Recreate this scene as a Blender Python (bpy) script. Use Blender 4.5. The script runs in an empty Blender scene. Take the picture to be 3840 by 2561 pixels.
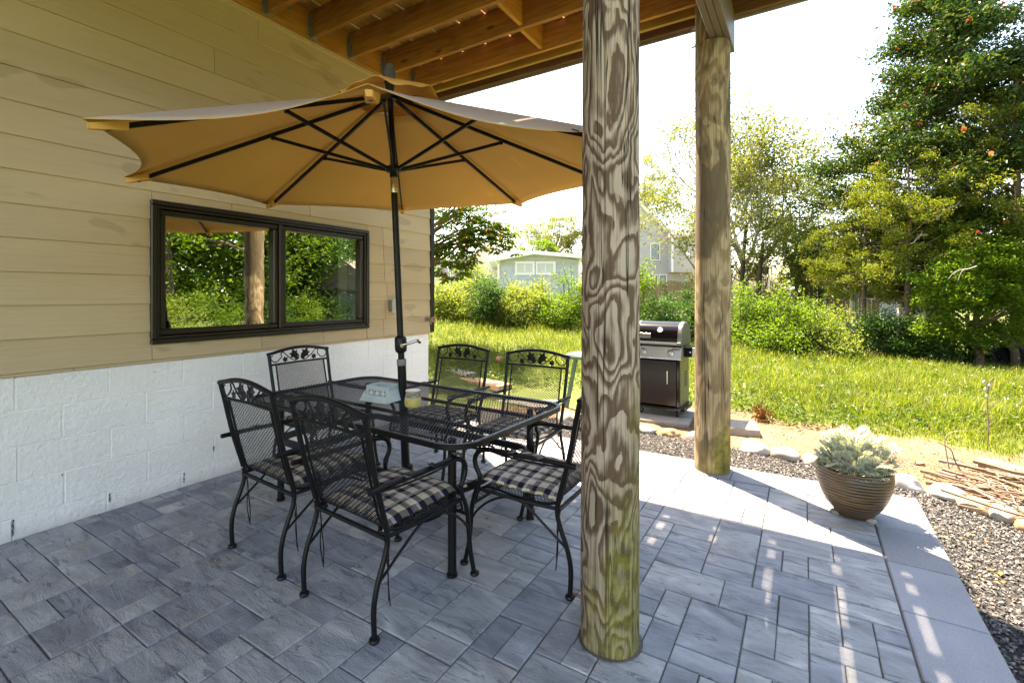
import bpy, math, random
import numpy as np
from mathutils import Vector, Matrix, noise as mnoise

R = math.radians
rnd = random.Random(11)
rng = np.random.default_rng(11)
sc = bpy.context.scene
C = sc.collection

# ------------------------------------------------------------------ camera, light, exposure
YAW, CAMH, FPX = 0.5535, 1.38, 1776.0
cam_d = bpy.data.cameras.new("camera")
cam_d.sensor_width = 36.0
cam_d.lens = FPX / 3840 * 36.0
cam_d.shift_y = -(1280.5 - 1104.0) / 3840
cam_d.clip_start, cam_d.clip_end = 0.05, 600
cam = bpy.data.objects.new("camera", cam_d)
cam.location = (0, 0, CAMH)
cam.rotation_euler = (math.pi / 2, 0, YAW)
C.objects.link(cam)
sc.camera = cam

world = bpy.data.worlds.new("World")
sc.world = world
world.use_nodes = True
wn = world.node_tree.nodes
sky = wn.new("ShaderNodeTexSky")
sky.sky_type = 'NISHITA'
sky.sun_disc = False
sky.sun_elevation = R(61.8)
sky.sun_rotation = R(-54.9)
sky.altitude = 0
sky.air_density = 1.0
sky.dust_density = 0.5
sky.ozone_density = 0.8
world.node_tree.links.new(sky.outputs[0], wn["Background"].inputs[0])
wn["Background"].inputs[1].default_value = 0.072

sun_d = bpy.data.lights.new("sun", 'SUN')
sun_d.energy = 3.0
sun_d.angle = R(0.55)
sun_d.color = (1.0, 0.955, 0.88)
sun = bpy.data.objects.new("sun", sun_d)
sun.rotation_euler = Vector((0.439, -0.309, -1.0)).to_track_quat('-Z', 'Y').to_euler()
sun.location = (-20, 14, 40)
C.objects.link(sun)

sc.view_settings.view_transform = 'Standard'
sc.view_settings.look = 'None'
sc.view_settings.gamma = 1.0
sc.view_settings.exposure = 3.65
sc.view_settings.use_curve_mapping = False
sc.view_settings.use_white_balance = True       # balanced for the shade, as in the photograph
sc.view_settings.white_balance_temperature = 8700
sc.view_settings.white_balance_tint = 16
sc.cycles.max_bounces = 10
sc.cycles.diffuse_bounces = 6
sc.cycles.transmission_bounces = 6
sc.cycles.transparent_max_bounces = 12
sc.cycles.use_denoising = True
sc.cycles.denoising_input_passes = 'RGB_ALBEDO_NORMAL'
sc.cycles.denoising_prefilter = 'ACCURATE'

FW = np.array([-math.sin(YAW), math.cos(YAW)])
RT = np.array([math.cos(YAW), math.sin(YAW)])
S = 1.63333


def at(xd, D):
    """ground position (x, y) seen at picture column xd (of 2351) at depth D"""
    l = (xd * S - 1920) / FPX * D
    p = FW * D + RT * l
    return float(p[0]), float(p[1])


def zat(yd, D):
    return CAMH + (1104 - yd * S) / FPX * D


def ground_z(x, y):
    D = x * FW[0] + y * FW[1]
    L = x * RT[0] + y * RT[1]
    t = np.clip(D - 6.5, 0, 8.5)
    s = np.clip(0.108 - 0.0138 * L, -0.055, 0.125)
    return -0.2 + t * s


# ------------------------------------------------------------------ object helpers
def link(o, parent=None):
    C.objects.link(o)
    if parent is not None:
        o.parent = parent
    return o


def tag(o, label=None, cat=None, group=None, kind=None):
    if label: o["label"] = label
    if cat: o["category"] = cat
    if group: o["group"] = group
    if kind: o["kind"] = kind
    return o


def thing(name, label, cat, loc=(0, 0, 0), rotz=0.0, group=None):
    o = bpy.data.objects.new(name, None)
    o.empty_display_size = 0.1
    o.location = loc
    o.rotation_euler = (0, 0, rotz)
    link(o)
    return tag(o, label, cat, group)


def inst(name, mesh, parent=None, loc=(0, 0, 0), rot=(0, 0, 0), scale=(1, 1, 1)):
    o = bpy.data.objects.new(name, mesh)
    o.location = loc; o.rotation_euler = rot; o.scale = scale
    return link(o, parent)


def dup(root, loc, rotz, label=None, group=None):
    r = root.copy(); C.objects.link(r)
    r.location = loc; r.rotation_euler = (0, 0, rotz)
    if label: r["label"] = label
    if group: r["group"] = group
    for ch in list(root.children):
        c = ch.copy(); C.objects.link(c); c.parent = r
        for g in list(ch.children):
            d = g.copy(); C.objects.link(d); d.parent = c
    return r


def fastmesh(name, V, F, mat=None, smooth=False):
    """mesh from numpy arrays; F is (m, k) with uniform k"""
    V = np.ascontiguousarray(V, dtype=np.float32); F = np.ascontiguousarray(F, dtype=np.int32)
    me = bpy.data.meshes.new(name)
    me.vertices.add(len(V)); me.vertices.foreach_set("co", V.ravel())
    k = F.shape[1]
    me.loops.add(F.size); me.loops.foreach_set("vertex_index", F.ravel())
    me.polygons.add(len(F))
    me.polygons.foreach_set("loop_start", np.arange(0, F.size, k, dtype=np.int32))
    me.polygons.foreach_set("use_smooth", np.full(len(F), smooth, dtype=bool))
    me.update(calc_edges=True)
    if mat: me.materials.append(mat)
    return me


class MB:
    def __init__(self):
        self.v = []; self.f = []

    def add(self, vs, fs):
        b = len(self.v)
        self.v += [tuple(p) for p in vs]
        self.f += [tuple(i + b for i in f) for f in fs]
        return self

    def box(self, lo, hi, b=0.0):
        (x0, y0, z0), (x1, y1, z1) = lo, hi
        if b <= 0:
            vs = [(x0, y0, z0), (x1, y0, z0), (x1, y1, z0), (x0, y1, z0), (x0, y0, z1), (x1, y0, z1), (x1, y1, z1), (x0, y1, z1)]
            return self.add(vs, [(0, 3, 2, 1), (4, 5, 6, 7), (0, 1, 5, 4), (1, 2, 6, 5), (2, 3, 7, 6), (3, 0, 4, 7)])
        vs = []; idx = {}
        X, Y, Z = (x0, x1), (y0, y1), (z0, z1)
        sg = (1, -1)
        for i in (0, 1):
            for j in (0, 1):
                for k in (0, 1):
                    idx[i, j, k, 0] = len(vs); vs.append((X[i], Y[j] + sg[j] * b, Z[k] + sg[k] * b))
                    idx[i, j, k, 1] = len(vs); vs.append((X[i] + sg[i] * b, Y[j], Z[k] + sg[k] * b))
                    idx[i, j, k, 2] = len(vs); vs.append((X[i] + sg[i] * b, Y[j] + sg[j] * b, Z[k]))
        fs = []
        q = lambda *a: fs.append([idx[t] for t in a])
        q((0,0,0,0),(0,0,1,0),(0,1,1,0),(0,1,0,0)); q((1,0,0,0),(1,1,0,0),(1,1,1,0),(1,0,1,0))
        q((0,0,0,1),(1,0,0,1),(1,0,1,1),(0,0,1,1)); q((0,1,0,1),(0,1,1,1),(1,1,1,1),(1,1,0,1))
        q((0,0,0,2),(0,1,0,2),(1,1,0,2),(1,0,0,2)); q((0,0,1,2),(1,0,1,2),(1,1,1,2),(0,1,1,2))
        for k in (0, 1):
            for j in (0, 1):
                q((0,j,k,1),(1,j,k,1),(1,j,k,2),(0,j,k,2))
        for k in (0, 1):
            for i in (0, 1):
                q((i,0,k,0),(i,1,k,0),(i,1,k,2),(i,0,k,2))
        for j in (0, 1):
            for i in (0, 1):
                q((i,j,0,0),(i,j,1,0),(i,j,1,1),(i,j,0,1))
        for i in (0, 1):
            for j in (0, 1):
                for k in (0, 1):
                    q((i,j,k,0),(i,j,k,1),(i,j,k,2))
        self.fix = True
        return self.add(vs, fs)

    def bar(self, a, b, w, h, up=(0, 0, 1)):
        """rectangular bar from a to b, width w (sideways), height h (along up)"""
        a, b = Vector(a), Vector(b)
        d = (b - a).normalized(); s = d.cross(Vector(up)).normalized(); u = s.cross(d)
        vs = []
        for p in (a, b):
            for (i, j) in ((-1, -1), (1, -1), (1, 1), (-1, 1)):
                vs.append(p + s * (i * w / 2) + u * (j * h / 2))
        return self.add(vs, [(0, 1, 2, 3), (7, 6, 5, 4), (0, 4, 5, 1), (1, 5, 6, 2), (2, 6, 7, 3), (3, 7, 4, 0)])

    def tube(self, pts, r, n=8, caps=True, closed=False):
        pts = [Vector(p) for p in pts]
        m = len(pts)
        rs = r if isinstance(r, (list, tuple)) else [r] * m
        rings = []
        prev = None
        for i, p in enumerate(pts):
            if closed:
                t = (pts[(i + 1) % m] - pts[i - 1]).normalized()
            else:
                t = (pts[min(i + 1, m - 1)] - pts[max(i - 1, 0)]).normalized()
            if prev is None:
                ref = Vector((0, 0, 1)) if abs(t.z) < 0.9 else Vector((1, 0, 0))
                u = (ref - t * ref.dot(t)).normalized()
            else:
                u = (prev - t * prev.dot(t))
                u = u.normalized() if u.length > 1e-6 else t.orthogonal().normalized()
            prev = u
            w = t.cross(u)
            rings.append([p + (u * math.cos(2 * math.pi * k / n) + w * math.sin(2 * math.pi * k / n)) * rs[i] for k in range(n)])
        vs = [q for ring in rings for q in ring]
        fs = []
        for i in range(m if closed else m - 1):
            a, b = i * n, ((i + 1) % m) * n
            for k in range(n):
                fs.append((a + k, a + (k + 1) % n, b + (k + 1) % n, b + k))
        if caps and not closed:
            fs.append(tuple(range(n - 1, -1, -1))); fs.append(tuple((m - 1) * n + k for k in range(n)))
        return self.add(vs, fs)

    def lathe(self, prof, n=24, c=(0, 0, 0)):
        vs = []; fs = []
        for (r, z) in prof:
            for k in range(n):
                a = 2 * math.pi * k / n
                vs.append((c[0] + r * math.cos(a), c[1] + r * math.sin(a), c[2] + z))
        for i in range(len(prof) - 1):
            for k in range(n):
                fs.append((i * n + k, i * n + (k + 1) % n, (i + 1) * n + (k + 1) % n, (i + 1) * n + k))
        if prof[0][0] > 1e-5: fs.append(tuple(range(n - 1, -1, -1)))
        if prof[-1][0] > 1e-5: fs.append(tuple((len(prof) - 1) * n + k for k in range(n)))
        return self.add(vs, fs)

    def mesh(self, name, mat, smooth=False, ang=40):
        me = bpy.data.meshes.new(name)
        me.from_pydata(self.v, [], self.f)
        if getattr(self, 'fix', False):
            import bmesh
            bm = bmesh.new(); bm.from_mesh(me)
            bmesh.ops.recalc_face_normals(bm, faces=bm.faces)
            bm.to_mesh(me); bm.free()
        if smooth:
            me.polygons.foreach_set("use_smooth", np.ones(len(me.polygons), dtype=bool))
            try: me.set_sharp_from_angle(angle=R(ang))
            except Exception: pass
        me.update()
        if mat: me.materials.append(mat)
        return me

    def build(self, name, mat, parent=None, smooth=False, loc=(0, 0, 0), rot=(0, 0, 0), ang=40):
        return inst(name, self.mesh(name, mat, smooth, ang), parent, loc, rot)


def catmull(P, n=6):
    P = [Vector(p) for p in P]
    out = []
    for i in range(len(P) - 1):
        p0 = P[max(i - 1, 0)]; p1 = P[i]; p2 = P[i + 1]; p3 = P[min(i + 2, len(P) - 1)]
        for k in range(n):
            t = k / n
            out.append(0.5 * ((2 * p1) + (p2 - p0) * t + (2 * p0 - 5 * p1 + 4 * p2 - p3) * t * t + (3 * p1 - p0 - 3 * p2 + p3) * t ** 3))
    out.append(P[-1])
    return out


# ------------------------------------------------------------------ material helpers
class MT:
    def __init__(self, name, base=(0.5, 0.5, 0.5), rough=0.6, spec=0.4, metal=0.0):
        self.m = bpy.data.materials.new(name); self.m.use_nodes = True
        self.nt = self.m.node_tree; self.b = self.nt.nodes["Principled BSDF"]
        self.set("Base Color", (*base, 1)); self.set("Roughness", rough); self.set("Specular IOR Level", spec); self.set("Metallic", metal)

    def set(self, k, v): self.b.inputs[k].default_value = v
    def L(self, a, b): self.nt.links.new(a, b)

    def node(self, t, **kw):
        n = self.nt.nodes.new(t)
        for k, v in kw.items(): setattr(n, k, v)
        return n

    def _in(self, sock, v):
        if isinstance(v, (int, float)): sock.default_value = v
        elif isinstance(v, (tuple, list)):
            sock.default_value = (*v, 1) if len(v) == 3 and sock.type == 'RGBA' else v
        else: self.L(v, sock)

    def coord(self, kind="Object"):
        if kind == "Position": return self.node("ShaderNodeNewGeometry").outputs["Position"]
        return self.node("ShaderNodeTexCoord").outputs[kind]

    def mapv(self, v, scale=(1, 1, 1), loc=(0, 0, 0), rot=(0, 0, 0)):
        n = self.node("ShaderNodeMapping"); self.L(v, n.inputs[0])
        n.inputs["Scale"].default_value = scale; n.inputs["Location"].default_value = loc; n.inputs["Rotation"].default_value = rot
        return n.outputs[0]

    def vadd(self, a, b):
        n = self.node("ShaderNodeVectorMath", operation='ADD'); self._in(n.inputs[0], a); self._in(n.inputs[1], b); return n.outputs[0]

    def noise(self, v, scale=5, detail=4, rough=0.55, dist=0.0):
        n = self.node("ShaderNodeTexNoise")
        if v is not None: self.L(v, n.inputs["Vector"])
        n.inputs["Scale"].default_value = scale; n.inputs["Detail"].default_value = detail
        n.inputs["Roughness"].default_value = rough; n.inputs["Distortion"].default_value = dist
        return n.outputs["Fac"]

    def voro(self, v, scale=5, feature='F1', out="Distance", rand=1.0):
        n = self.node("ShaderNodeTexVoronoi", feature=feature)
        if v is not None: self.L(v, n.inputs["Vector"])
        n.inputs["Scale"].default_value = scale; n.inputs["Randomness"].default_value = rand
        return n.outputs[out]

    def ramp(self, f, stops, interp='LINEAR'):
        n = self.node("ShaderNodeValToRGB"); self.L(f, n.inputs[0])
        e = n.color_ramp.elements; n.color_ramp.interpolation = interp
        while len(e) < len(stops): e.new(0.5)
        for i, (p, c) in enumerate(stops):
            e[i].position = p
            e[i].color = (c, c, c, 1) if isinstance(c, (int, float)) else (*c, 1)
        return n.outputs[0]

    def mix(self, f, a, b, mode='MIX'):
        n = self.node("ShaderNodeMixRGB", blend_type=mode)
        self._in(n.inputs[0], f); self._in(n.inputs[1], a); self._in(n.inputs[2], b)
        return n.outputs[0]

    def math(self, op, a, b=0.0, c=None):
        n = self.node("ShaderNodeMath", operation=op)
        self._in(n.inputs[0], a); self._in(n.inputs[1], b)
        if c is not None: self._in(n.inputs[2], c)
        return n.outputs[0]

    def sep(self, v):
        n = self.node("ShaderNodeSeparateXYZ"); self.L(v, n.inputs[0]); return n.outputs

    def rand(self):
        return self.node("ShaderNodeObjectInfo").outputs["Random"]

    def island(self):
        return self.node("ShaderNodeNewGeometry").outputs["Random Per Island"]

    def bump(self, h, strength=0.3, dist=0.01, normal=None):
        n = self.node("ShaderNodeBump"); self.L(h, n.inputs["Height"])
        n.inputs["Strength"].default_value = strength; n.inputs["Distance"].default_value = dist
        if normal is not None: self.L(normal, n.inputs["Normal"])
        self.L(n.outputs[0], self.b.inputs["Normal"]); return n.outputs[0]

    def col(self, c): self._in(self.b.inputs["Base Color"], c)
    def rgh(self, c): self._in(self.b.inputs["Roughness"], c)


def leaf_mat(name, cols, trans=0.45, rough=0.5, spec=0.3, tcol=1.35):
    """cols: ramp stops of leaf colour picked per leaf; part of the light passes through the blade"""
    t = MT(name, rough=rough, spec=spec)
    f = t.island()
    n = len(cols)
    c = t.ramp(f, [(i / max(n - 1, 1), k) for i, k in enumerate(cols)])
    v = t.noise(t.coord("Position"), 0.9, 2)
    c = t.mix(t.ramp(v, [(0.3, 0.0), (0.7, 1.0)]), c, t.mix(1.0, c, (0.62, 0.66, 0.5), 'MULTIPLY'))
    t.col(c)
    tr = t.node("ShaderNodeBsdfTranslucent")
    t.L(t.mix(1.0, c, (tcol * 1.05, tcol * 1.1, tcol * 0.45), 'MULTIPLY'), tr.inputs[0])
    mx = t.node("ShaderNodeMixShader"); mx.inputs[0].default_value = trans
    t.L(t.b.outputs[0], mx.inputs[1]); t.L(tr.outputs[0], mx.inputs[2])
    t.L(mx.outputs[0], t.nt.nodes["Material Output"].inputs[0])
    return t.m
# ------------------------------------------------------------------ materials
MAT = {}


def simple(name, base, rough=0.6, spec=0.4, metal=0.0, var=0.12, scale=8.0, bump=0.0, bscale=60.0):
    t = MT(name, base, rough, spec, metal)
    p = t.coord()
    f = t.noise(p, scale, 5)
    lo = tuple(c * (1 - var) for c in base); hi = tuple(min(1, c * (1 + var)) for c in base)
    t.col(t.ramp(f, [(0.3, lo), (0.7, hi)]))
    if bump: t.bump(t.noise(p, bscale, 4), bump, 0.004)
    MAT[name] = t.m
    return t.m


def m_paver():
    t = MT("paver_stone", rough=0.72, spec=0.35)
    p = t.coord("Position")
    rv = t.rand()
    off = t.node("ShaderNodeCombineXYZ")
    t.L(t.math('MULTIPLY', rv, 37.0), off.inputs[0]); t.L(t.math('MULTIPLY', rv, 91.0), off.inputs[1]); t.L(t.math('MULTIPLY', rv, 13.0), off.inputs[2])
    q = t.vadd(p, off.outputs[0])
    big = t.noise(t.mapv(q, (3.0, 7.5, 3), rot=(0, 0, 0.5)), 1.0, 5, 0.6, 0.9)
    c = t.ramp(big, [(0.30, (0.17, 0.178, 0.192)), (0.46, (0.255, 0.265, 0.278)), (0.58, (0.315, 0.323, 0.332)), (0.72, (0.43, 0.435, 0.435))])
    tone = t.ramp(rv, [(0.0, (0.76, 0.79, 0.85)), (0.5, (1.0, 1.0, 1.0)), (1.0, (1.18, 1.16, 1.10))])
    c = t.mix(1.0, c, tone, 'MULTIPLY')
    warm = t.ramp(t.noise(q, 5.0, 4), [(0.58, 0.0), (0.74, 0.55)])
    c = t.mix(warm, c, (0.33, 0.30, 0.25))
    vein = t.ramp(t.noise(t.mapv(q, (2.0, 9, 2), rot=(0, 0, 0.4)), 2.0, 7, 0.65, 1.6), [(0.58, 0.0), (0.63, 0.8), (0.68, 0.0)])
    c = t.mix(vein, c, (0.085, 0.095, 0.115))
    fine = t.noise(p, 105.0, 4)
    c = t.mix(t.ramp(fine, [(0.64, 0.0), (0.74, 0.35)]), c, (0.48, 0.48, 0.46))
    c = t.mix(t.ramp(fine, [(0.24, 0.4), (0.34, 0.0)]), c, (0.09, 0.09, 0.09))
    sp = t.sep(p)
    # rust stain below the chair foot beside the round post and brown water mark under the planter
    d1 = t.math('ADD', t.math('POWER', t.math('MULTIPLY', t.math('ADD', sp[0], 0.885), 14.0), 2.0), t.math('POWER', t.math('MULTIPLY', t.math('ADD', sp[1], -2.005), 26.0), 2.0))
    r1 = t.math('MULTIPLY', t.ramp(t.math('ADD', d1, t.math('MULTIPLY', t.noise(p, 22.0, 4), 1.2)), [(0.75, 1.0), (0.98, 0.0)]), 0.8)
    c = t.mix(r1, c, (0.26, 0.085, 0.025))
    d2 = t.math('ADD', t.math('POWER', t.math('MULTIPLY', t.math('ADD', sp[0], -0.20), 5.5), 2.0), t.math('POWER', t.math('MULTIPLY', t.math('ADD', sp[1], -3.44), 15.0), 2.0))
    r2 = t.math('MULTIPLY', t.ramp(t.math('ADD', d2, t.math('MULTIPLY', t.noise(p, 14.0, 4), 1.0)), [(0.5, 1.0), (1.0, 0.0)]), 0.5)
    c = t.mix(r2, c, (0.30, 0.19, 0.09))
    t.col(c)
    h = t.math('ADD', t.math('MULTIPLY', t.noise(t.mapv(q, (6, 16, 6), rot=(0, 0, 0.5)), 1.0, 7, 0.62, 1.0), 1.0), t.math('MULTIPLY', t.noise(p, 130, 3), 0.25))
    t.bump(h, 0.85, 0.018)
    MAT["paver"] = t.m


def m_border():
    t = MT("border_concrete", rough=0.85, spec=0.25)
    p = t.coord("Position")
    c = t.ramp(t.noise(p, 2.2, 5), [(0.3, (0.21, 0.22, 0.24)), (0.7, (0.28, 0.287, 0.305))])
    c = t.mix(1.0, c, t.ramp(t.rand(), [(0, 0.88), (1, 1.12)]), 'MULTIPLY')
    f = t.noise(p, 150, 3)
    c = t.mix(t.ramp(f, [(0.58, 0.0), (0.72, 0.55)]), c, (0.46, 0.46, 0.45))
    c = t.mix(t.ramp(f, [(0.28, 0.6), (0.40, 0.0)]), c, (0.09, 0.095, 0.11))
    t.col(c); t.bump(t.noise(p, 160, 4), 0.45, 0.006)
    MAT["border"] = t.m


def m_siding():
    t = MT("tan_siding", rough=0.55, spec=0.35)
    p = t.coord("Position")
    g = t.noise(t.mapv(p, (40, 2.2, 46)), 1.0, 6, 0.6, 0.6)
    c = t.ramp(t.noise(t.mapv(p, (2, 0.7, 2)), 1.0, 4), [(0.3, (0.46, 0.345, 0.205)), (0.7, (0.53, 0.405, 0.25))])
    c = t.mix(1.0, c, t.ramp(t.rand(), [(0, 0.93), (1, 1.06)]), 'MULTIPLY')
    # old damp patches: slightly darker rounded marks along the lower edges of some boards
    wet = t.ramp(t.noise(t.mapv(p, (1, 1.6, 5.2)), 1.0, 2, 0.4), [(0.645, 0.0), (0.66, 0.45)])
    c = t.mix(wet, c, (0.31, 0.24, 0.14))
    nail = t.ramp(t.voro(t.mapv(p, (1, 1.7, 5.2)), 1.0), [(0.022, 0.95), (0.032, 0.0)])
    c = t.mix(nail, c, (0.03, 0.025, 0.02))
    t.col(t.mix(t.ramp(g, [(0.34, 0.12), (0.46, 0.0)]), c, (0.26, 0.20, 0.12))); t.bump(g, 0.7, 0.006)
    MAT["siding"] = t.m


def m_block():
    t = MT("white_painted_block", rough=0.6, spec=0.3)
    p = t.coord("Position")
    c = t.ramp(t.noise(p, 1.6, 5), [(0.3, (0.78, 0.775, 0.76)), (0.7, (0.87, 0.865, 0.85))])
    wear = t.ramp(t.noise(t.mapv(p, (12, 12, 22)), 1.0, 8, 0.72), [(0.665, 0.0), (0.70, 0.7)])
    c = t.mix(wear, c, (0.44, 0.38, 0.30))
    pit = t.ramp(t.voro(t.mapv(p, (1, 1, 1)), 24.0), [(0.05, 0.8), (0.085, 0.0)])
    pit = t.math('MULTIPLY', pit, t.ramp(t.noise(p, 7.0, 3), [(0.52, 0.0), (0.6, 1.0)]))
    c = t.mix(pit, c, (0.16, 0.14, 0.12))
    drip = t.ramp(t.noise(t.mapv(p, (14, 14, 1.6)), 1.0, 5, 0.6), [(0.58, 0.0), (0.75, 0.35)])
    c = t.mix(drip, c, (0.62, 0.60, 0.54))
    zz = t.sep(p)[2]
    low = t.math('MULTIPLY', t.ramp(t.math('ADD', zz, t.math('MULTIPLY', t.noise(p, 18.0, 5), 0.10)), [(0.03, 1.0), (0.13, 0.0)]), 0.5)
    c = t.mix(low, c, (0.42, 0.40, 0.36))
    t.col(c)
    h = t.math('ADD', t.noise(p, 34, 6, 0.65), t.math('MULTIPLY', t.noise(t.mapv(p, (1, 5, 26)), 1.0, 4), 0.6))
    t.bump(h, 0.8, 0.012)
    MAT["block"] = t.m


def m_wood(name, dark, mid, light, axis, rings=11.0, rough=0.6, streak=True, knots=True):
    """sawn timber; grain runs along the given axis of world space"""
    t = MT(name, rough=rough, spec=0.3)
    p = t.coord("Position")
    rv = t.rand()
    off = t.node("ShaderNodeCombineXYZ")
    t.L(t.math('MULTIPLY', rv, 31.0), off.inputs[0]); t.L(t.math('MULTIPLY', rv, 57.0), off.inputs[1]); t.L(t.math('MULTIPLY', rv, 17.0), off.inputs[2])
    q = t.vadd(p, off.outputs[0])
    s = [5.5, 5.5, 5.5]; s[axis] = 0.5
    w = t.noise(t.mapv(q, s), 1.0, 3, 0.5, 0.5)
    ring = t.math('PINGPONG', t.math('MULTIPLY', w, rings), 0.5)
    s2 = [90, 90, 90]; s2[axis] = 3.0
    fib = t.noise(t.mapv(q, s2), 1.0, 4)
    f = t.math('ADD', t.math('MULTIPLY', ring, 0.55), t.math('MULTIPLY', fib, 0.85))
    c = t.ramp(f, [(0.22, dark), (0.50, mid), (0.85, light)])
    c = t.mix(1.0, c, t.ramp(rv, [(0, 0.78), (1, 1.12)]), 'MULTIPLY')
    big = t.ramp(t.noise(q, 1.7, 4), [(0.35, 0.0), (0.65, 0.5)])
    c = t.mix(big, c, t.mix(1.0, c, (0.55, 0.5, 0.45), 'MULTIPLY'))
    if knots:
        s3 = [5, 5, 5]; s3[axis] = 1.7
        k = t.ramp(t.voro(t.mapv(q, s3), 1.0), [(0.05, 0.85), (0.10, 0.0)])
        c = t.mix(k, c, tuple(x * 0.3 for x in dark))
    t.col(c); t.bump(t.math('ADD', fib, t.math('MULTIPLY', ring, 0.5)), 0.25, 0.004)
    MAT[name] = t.m
    return t


def m_post(name, lo, hi, algae_top, freq, dark_patch):
    """peeled weathered pole: the rings cut by its surface read as nested contours"""
    t = MT(name, rough=0.8, spec=0.2)
    p = t.coord("Object")
    w = t.noise(t.mapv(p, (5.2, 5.2, 2.3)), 1.0, 2.5, 0.40, 0.35)
    w = t.math('ADD', w, t.math('MULTIPLY', t.noise(t.mapv(p, (45, 45, 14)), 1.0, 3), 0.022))
    lines = t.math('MULTIPLY', t.math('FRACT', t.math('MULTIPLY', w, freq)), 0.5)
    wob = t.noise(t.mapv(p, (60, 60, 5)), 1.0, 4)
    ed = t.math('ADD', t.math('MULTIPLY', lines, 1.5), t.math('MULTIPLY', t.math('ADD', wob, -0.5), 0.75))
    c = t.ramp(ed, [(0.0, tuple(x * 0.8 for x in hi)), (0.06, lo), (0.26, lo), (0.40, tuple((a * 0.5 + b * 0.5) for a, b in zip(lo, hi))), (0.52, hi)])
    c = t.mix(1.0, c, t.ramp(t.noise(p, 2.3, 4), [(0.3, (0.82, 0.80, 0.78)), (0.7, (1.1, 1.1, 1.1))]), 'MULTIPLY')
    if dark_patch:
        dp = t.ramp(t.noise(t.mapv(p, (4.2, 4.2, 1.7), loc=(3, 1, 5)), 1.0, 4, 0.55, 0.6), [(0.51, 0.0), (0.58, 0.85)])
        c = t.mix(dp, c, (0.10, 0.075, 0.045))
    fib = t.noise(t.mapv(p, (110, 110, 2.2)), 1.0, 4)
    c = t.mix(t.ramp(fib, [(0.36, 0.55), (0.5, 0.0)]), c, tuple(x * 0.45 for x in lo))
    ck = t.noise(t.mapv(p, (26, 26, 0.42)), 1.0, 2, 0.4)
    crack = t.ramp(t.math('ABSOLUTE', t.math('ADD', ck, -0.5)), [(0.004, 0.95), (0.009, 0.0)])
    c = t.mix(crack, c, (0.02, 0.016, 0.012))
    z = t.sep(p)[2]
    hgt = t.math('SUBTRACT', 1.0, t.math('DIVIDE', z, algae_top))
    side = t.math('MULTIPLY', t.sep(p)[0], 3.2)
    al = t.math('MULTIPLY', t.ramp(t.math('ADD', t.math('ADD', hgt, side), t.math('MULTIPLY', t.math('ADD', t.noise(t.mapv(p, (9, 9, 2.5)), 1.0, 6, 0.65), -0.5), 1.9)), [(0.30, 0.0), (0.85, 1.0)]), 0.9)
    c = t.mix(al, c, t.mix(0.35, t.ramp(t.noise(p, 24, 4), [(0.35, (0.075, 0.075, 0.010)), (0.65, (0.24, 0.215, 0.022))]), c))
    t.col(c)
    h = t.math('SUBTRACT', t.math('ADD', fib, t.math('MULTIPLY', lines, 1.2)), t.math('MULTIPLY', crack, 2.0))
    t.bump(h, 0.45, 0.006)
    MAT[name] = t.m


def m_metal():
    t = MT("black_iron", (0.0042, 0.0048, 0.0062), 0.42, 0.28)
    p = t.coord()
    t.rgh(t.ramp(t.noise(p, 30, 4), [(0.3, 0.36), (0.7, 0.55)]))
    t.bump(t.noise(p, 240, 2), 0.12, 0.001)
    MAT["iron"] = t.m


def m_plaid():
    t = MT("plaid_cloth", rough=0.85, spec=0.15)
    x, y, z = t.sep(t.coord())
    P = 0.072

    def stripes(s, ph):
        f = t.math('FRACT', t.math('ADD', t.math('DIVIDE', s, P), ph))
        dark = t.ramp(f, [(0.0, 1.0), (0.40, 1.0), (0.415, 0.0), (0.985, 0.0), (1.0, 1.0)])
        f2 = t.math('FRACT', t.math('ADD', t.math('DIVIDE', s, P * 2), ph))
        line = t.ramp(f2, [(0.055, 0.0), (0.06, 1.0), (0.08, 1.0), (0.085, 0.0), (0.115, 0.0), (0.12, 1.0), (0.14, 1.0), (0.145, 0.0)])
        mid = t.ramp(f2, [(0.835, 0.0), (0.84, 1.0), (0.865, 1.0), (0.87, 0.0)])
        return dark, line, mid
    dx, lx, mx_ = stripes(x, 10.11); dy, ly, my_ = stripes(y, 10.37)
    both = t.math('MULTIPLY', dx, dy)
    one = t.math('MAXIMUM', dx, dy)
    c = t.mix(one, (0.54, 0.47, 0.34), (0.13, 0.118, 0.098))
    c = t.mix(both, c, (0.008, 0.010, 0.022))
    c = t.mix(t.math('MULTIPLY', t.math('MAXIMUM', lx, ly), 0.75), c, (0.62, 0.58, 0.60))
    c = t.mix(t.math('MULTIPLY', t.math('MAXIMUM', mx_, my_), 0.6), c, (0.30, 0.20, 0.27))
    t.col(c); t.bump(t.noise(t.coord(), 500, 2), 0.2, 0.001)
    MAT["plaid"] = t.m


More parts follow.
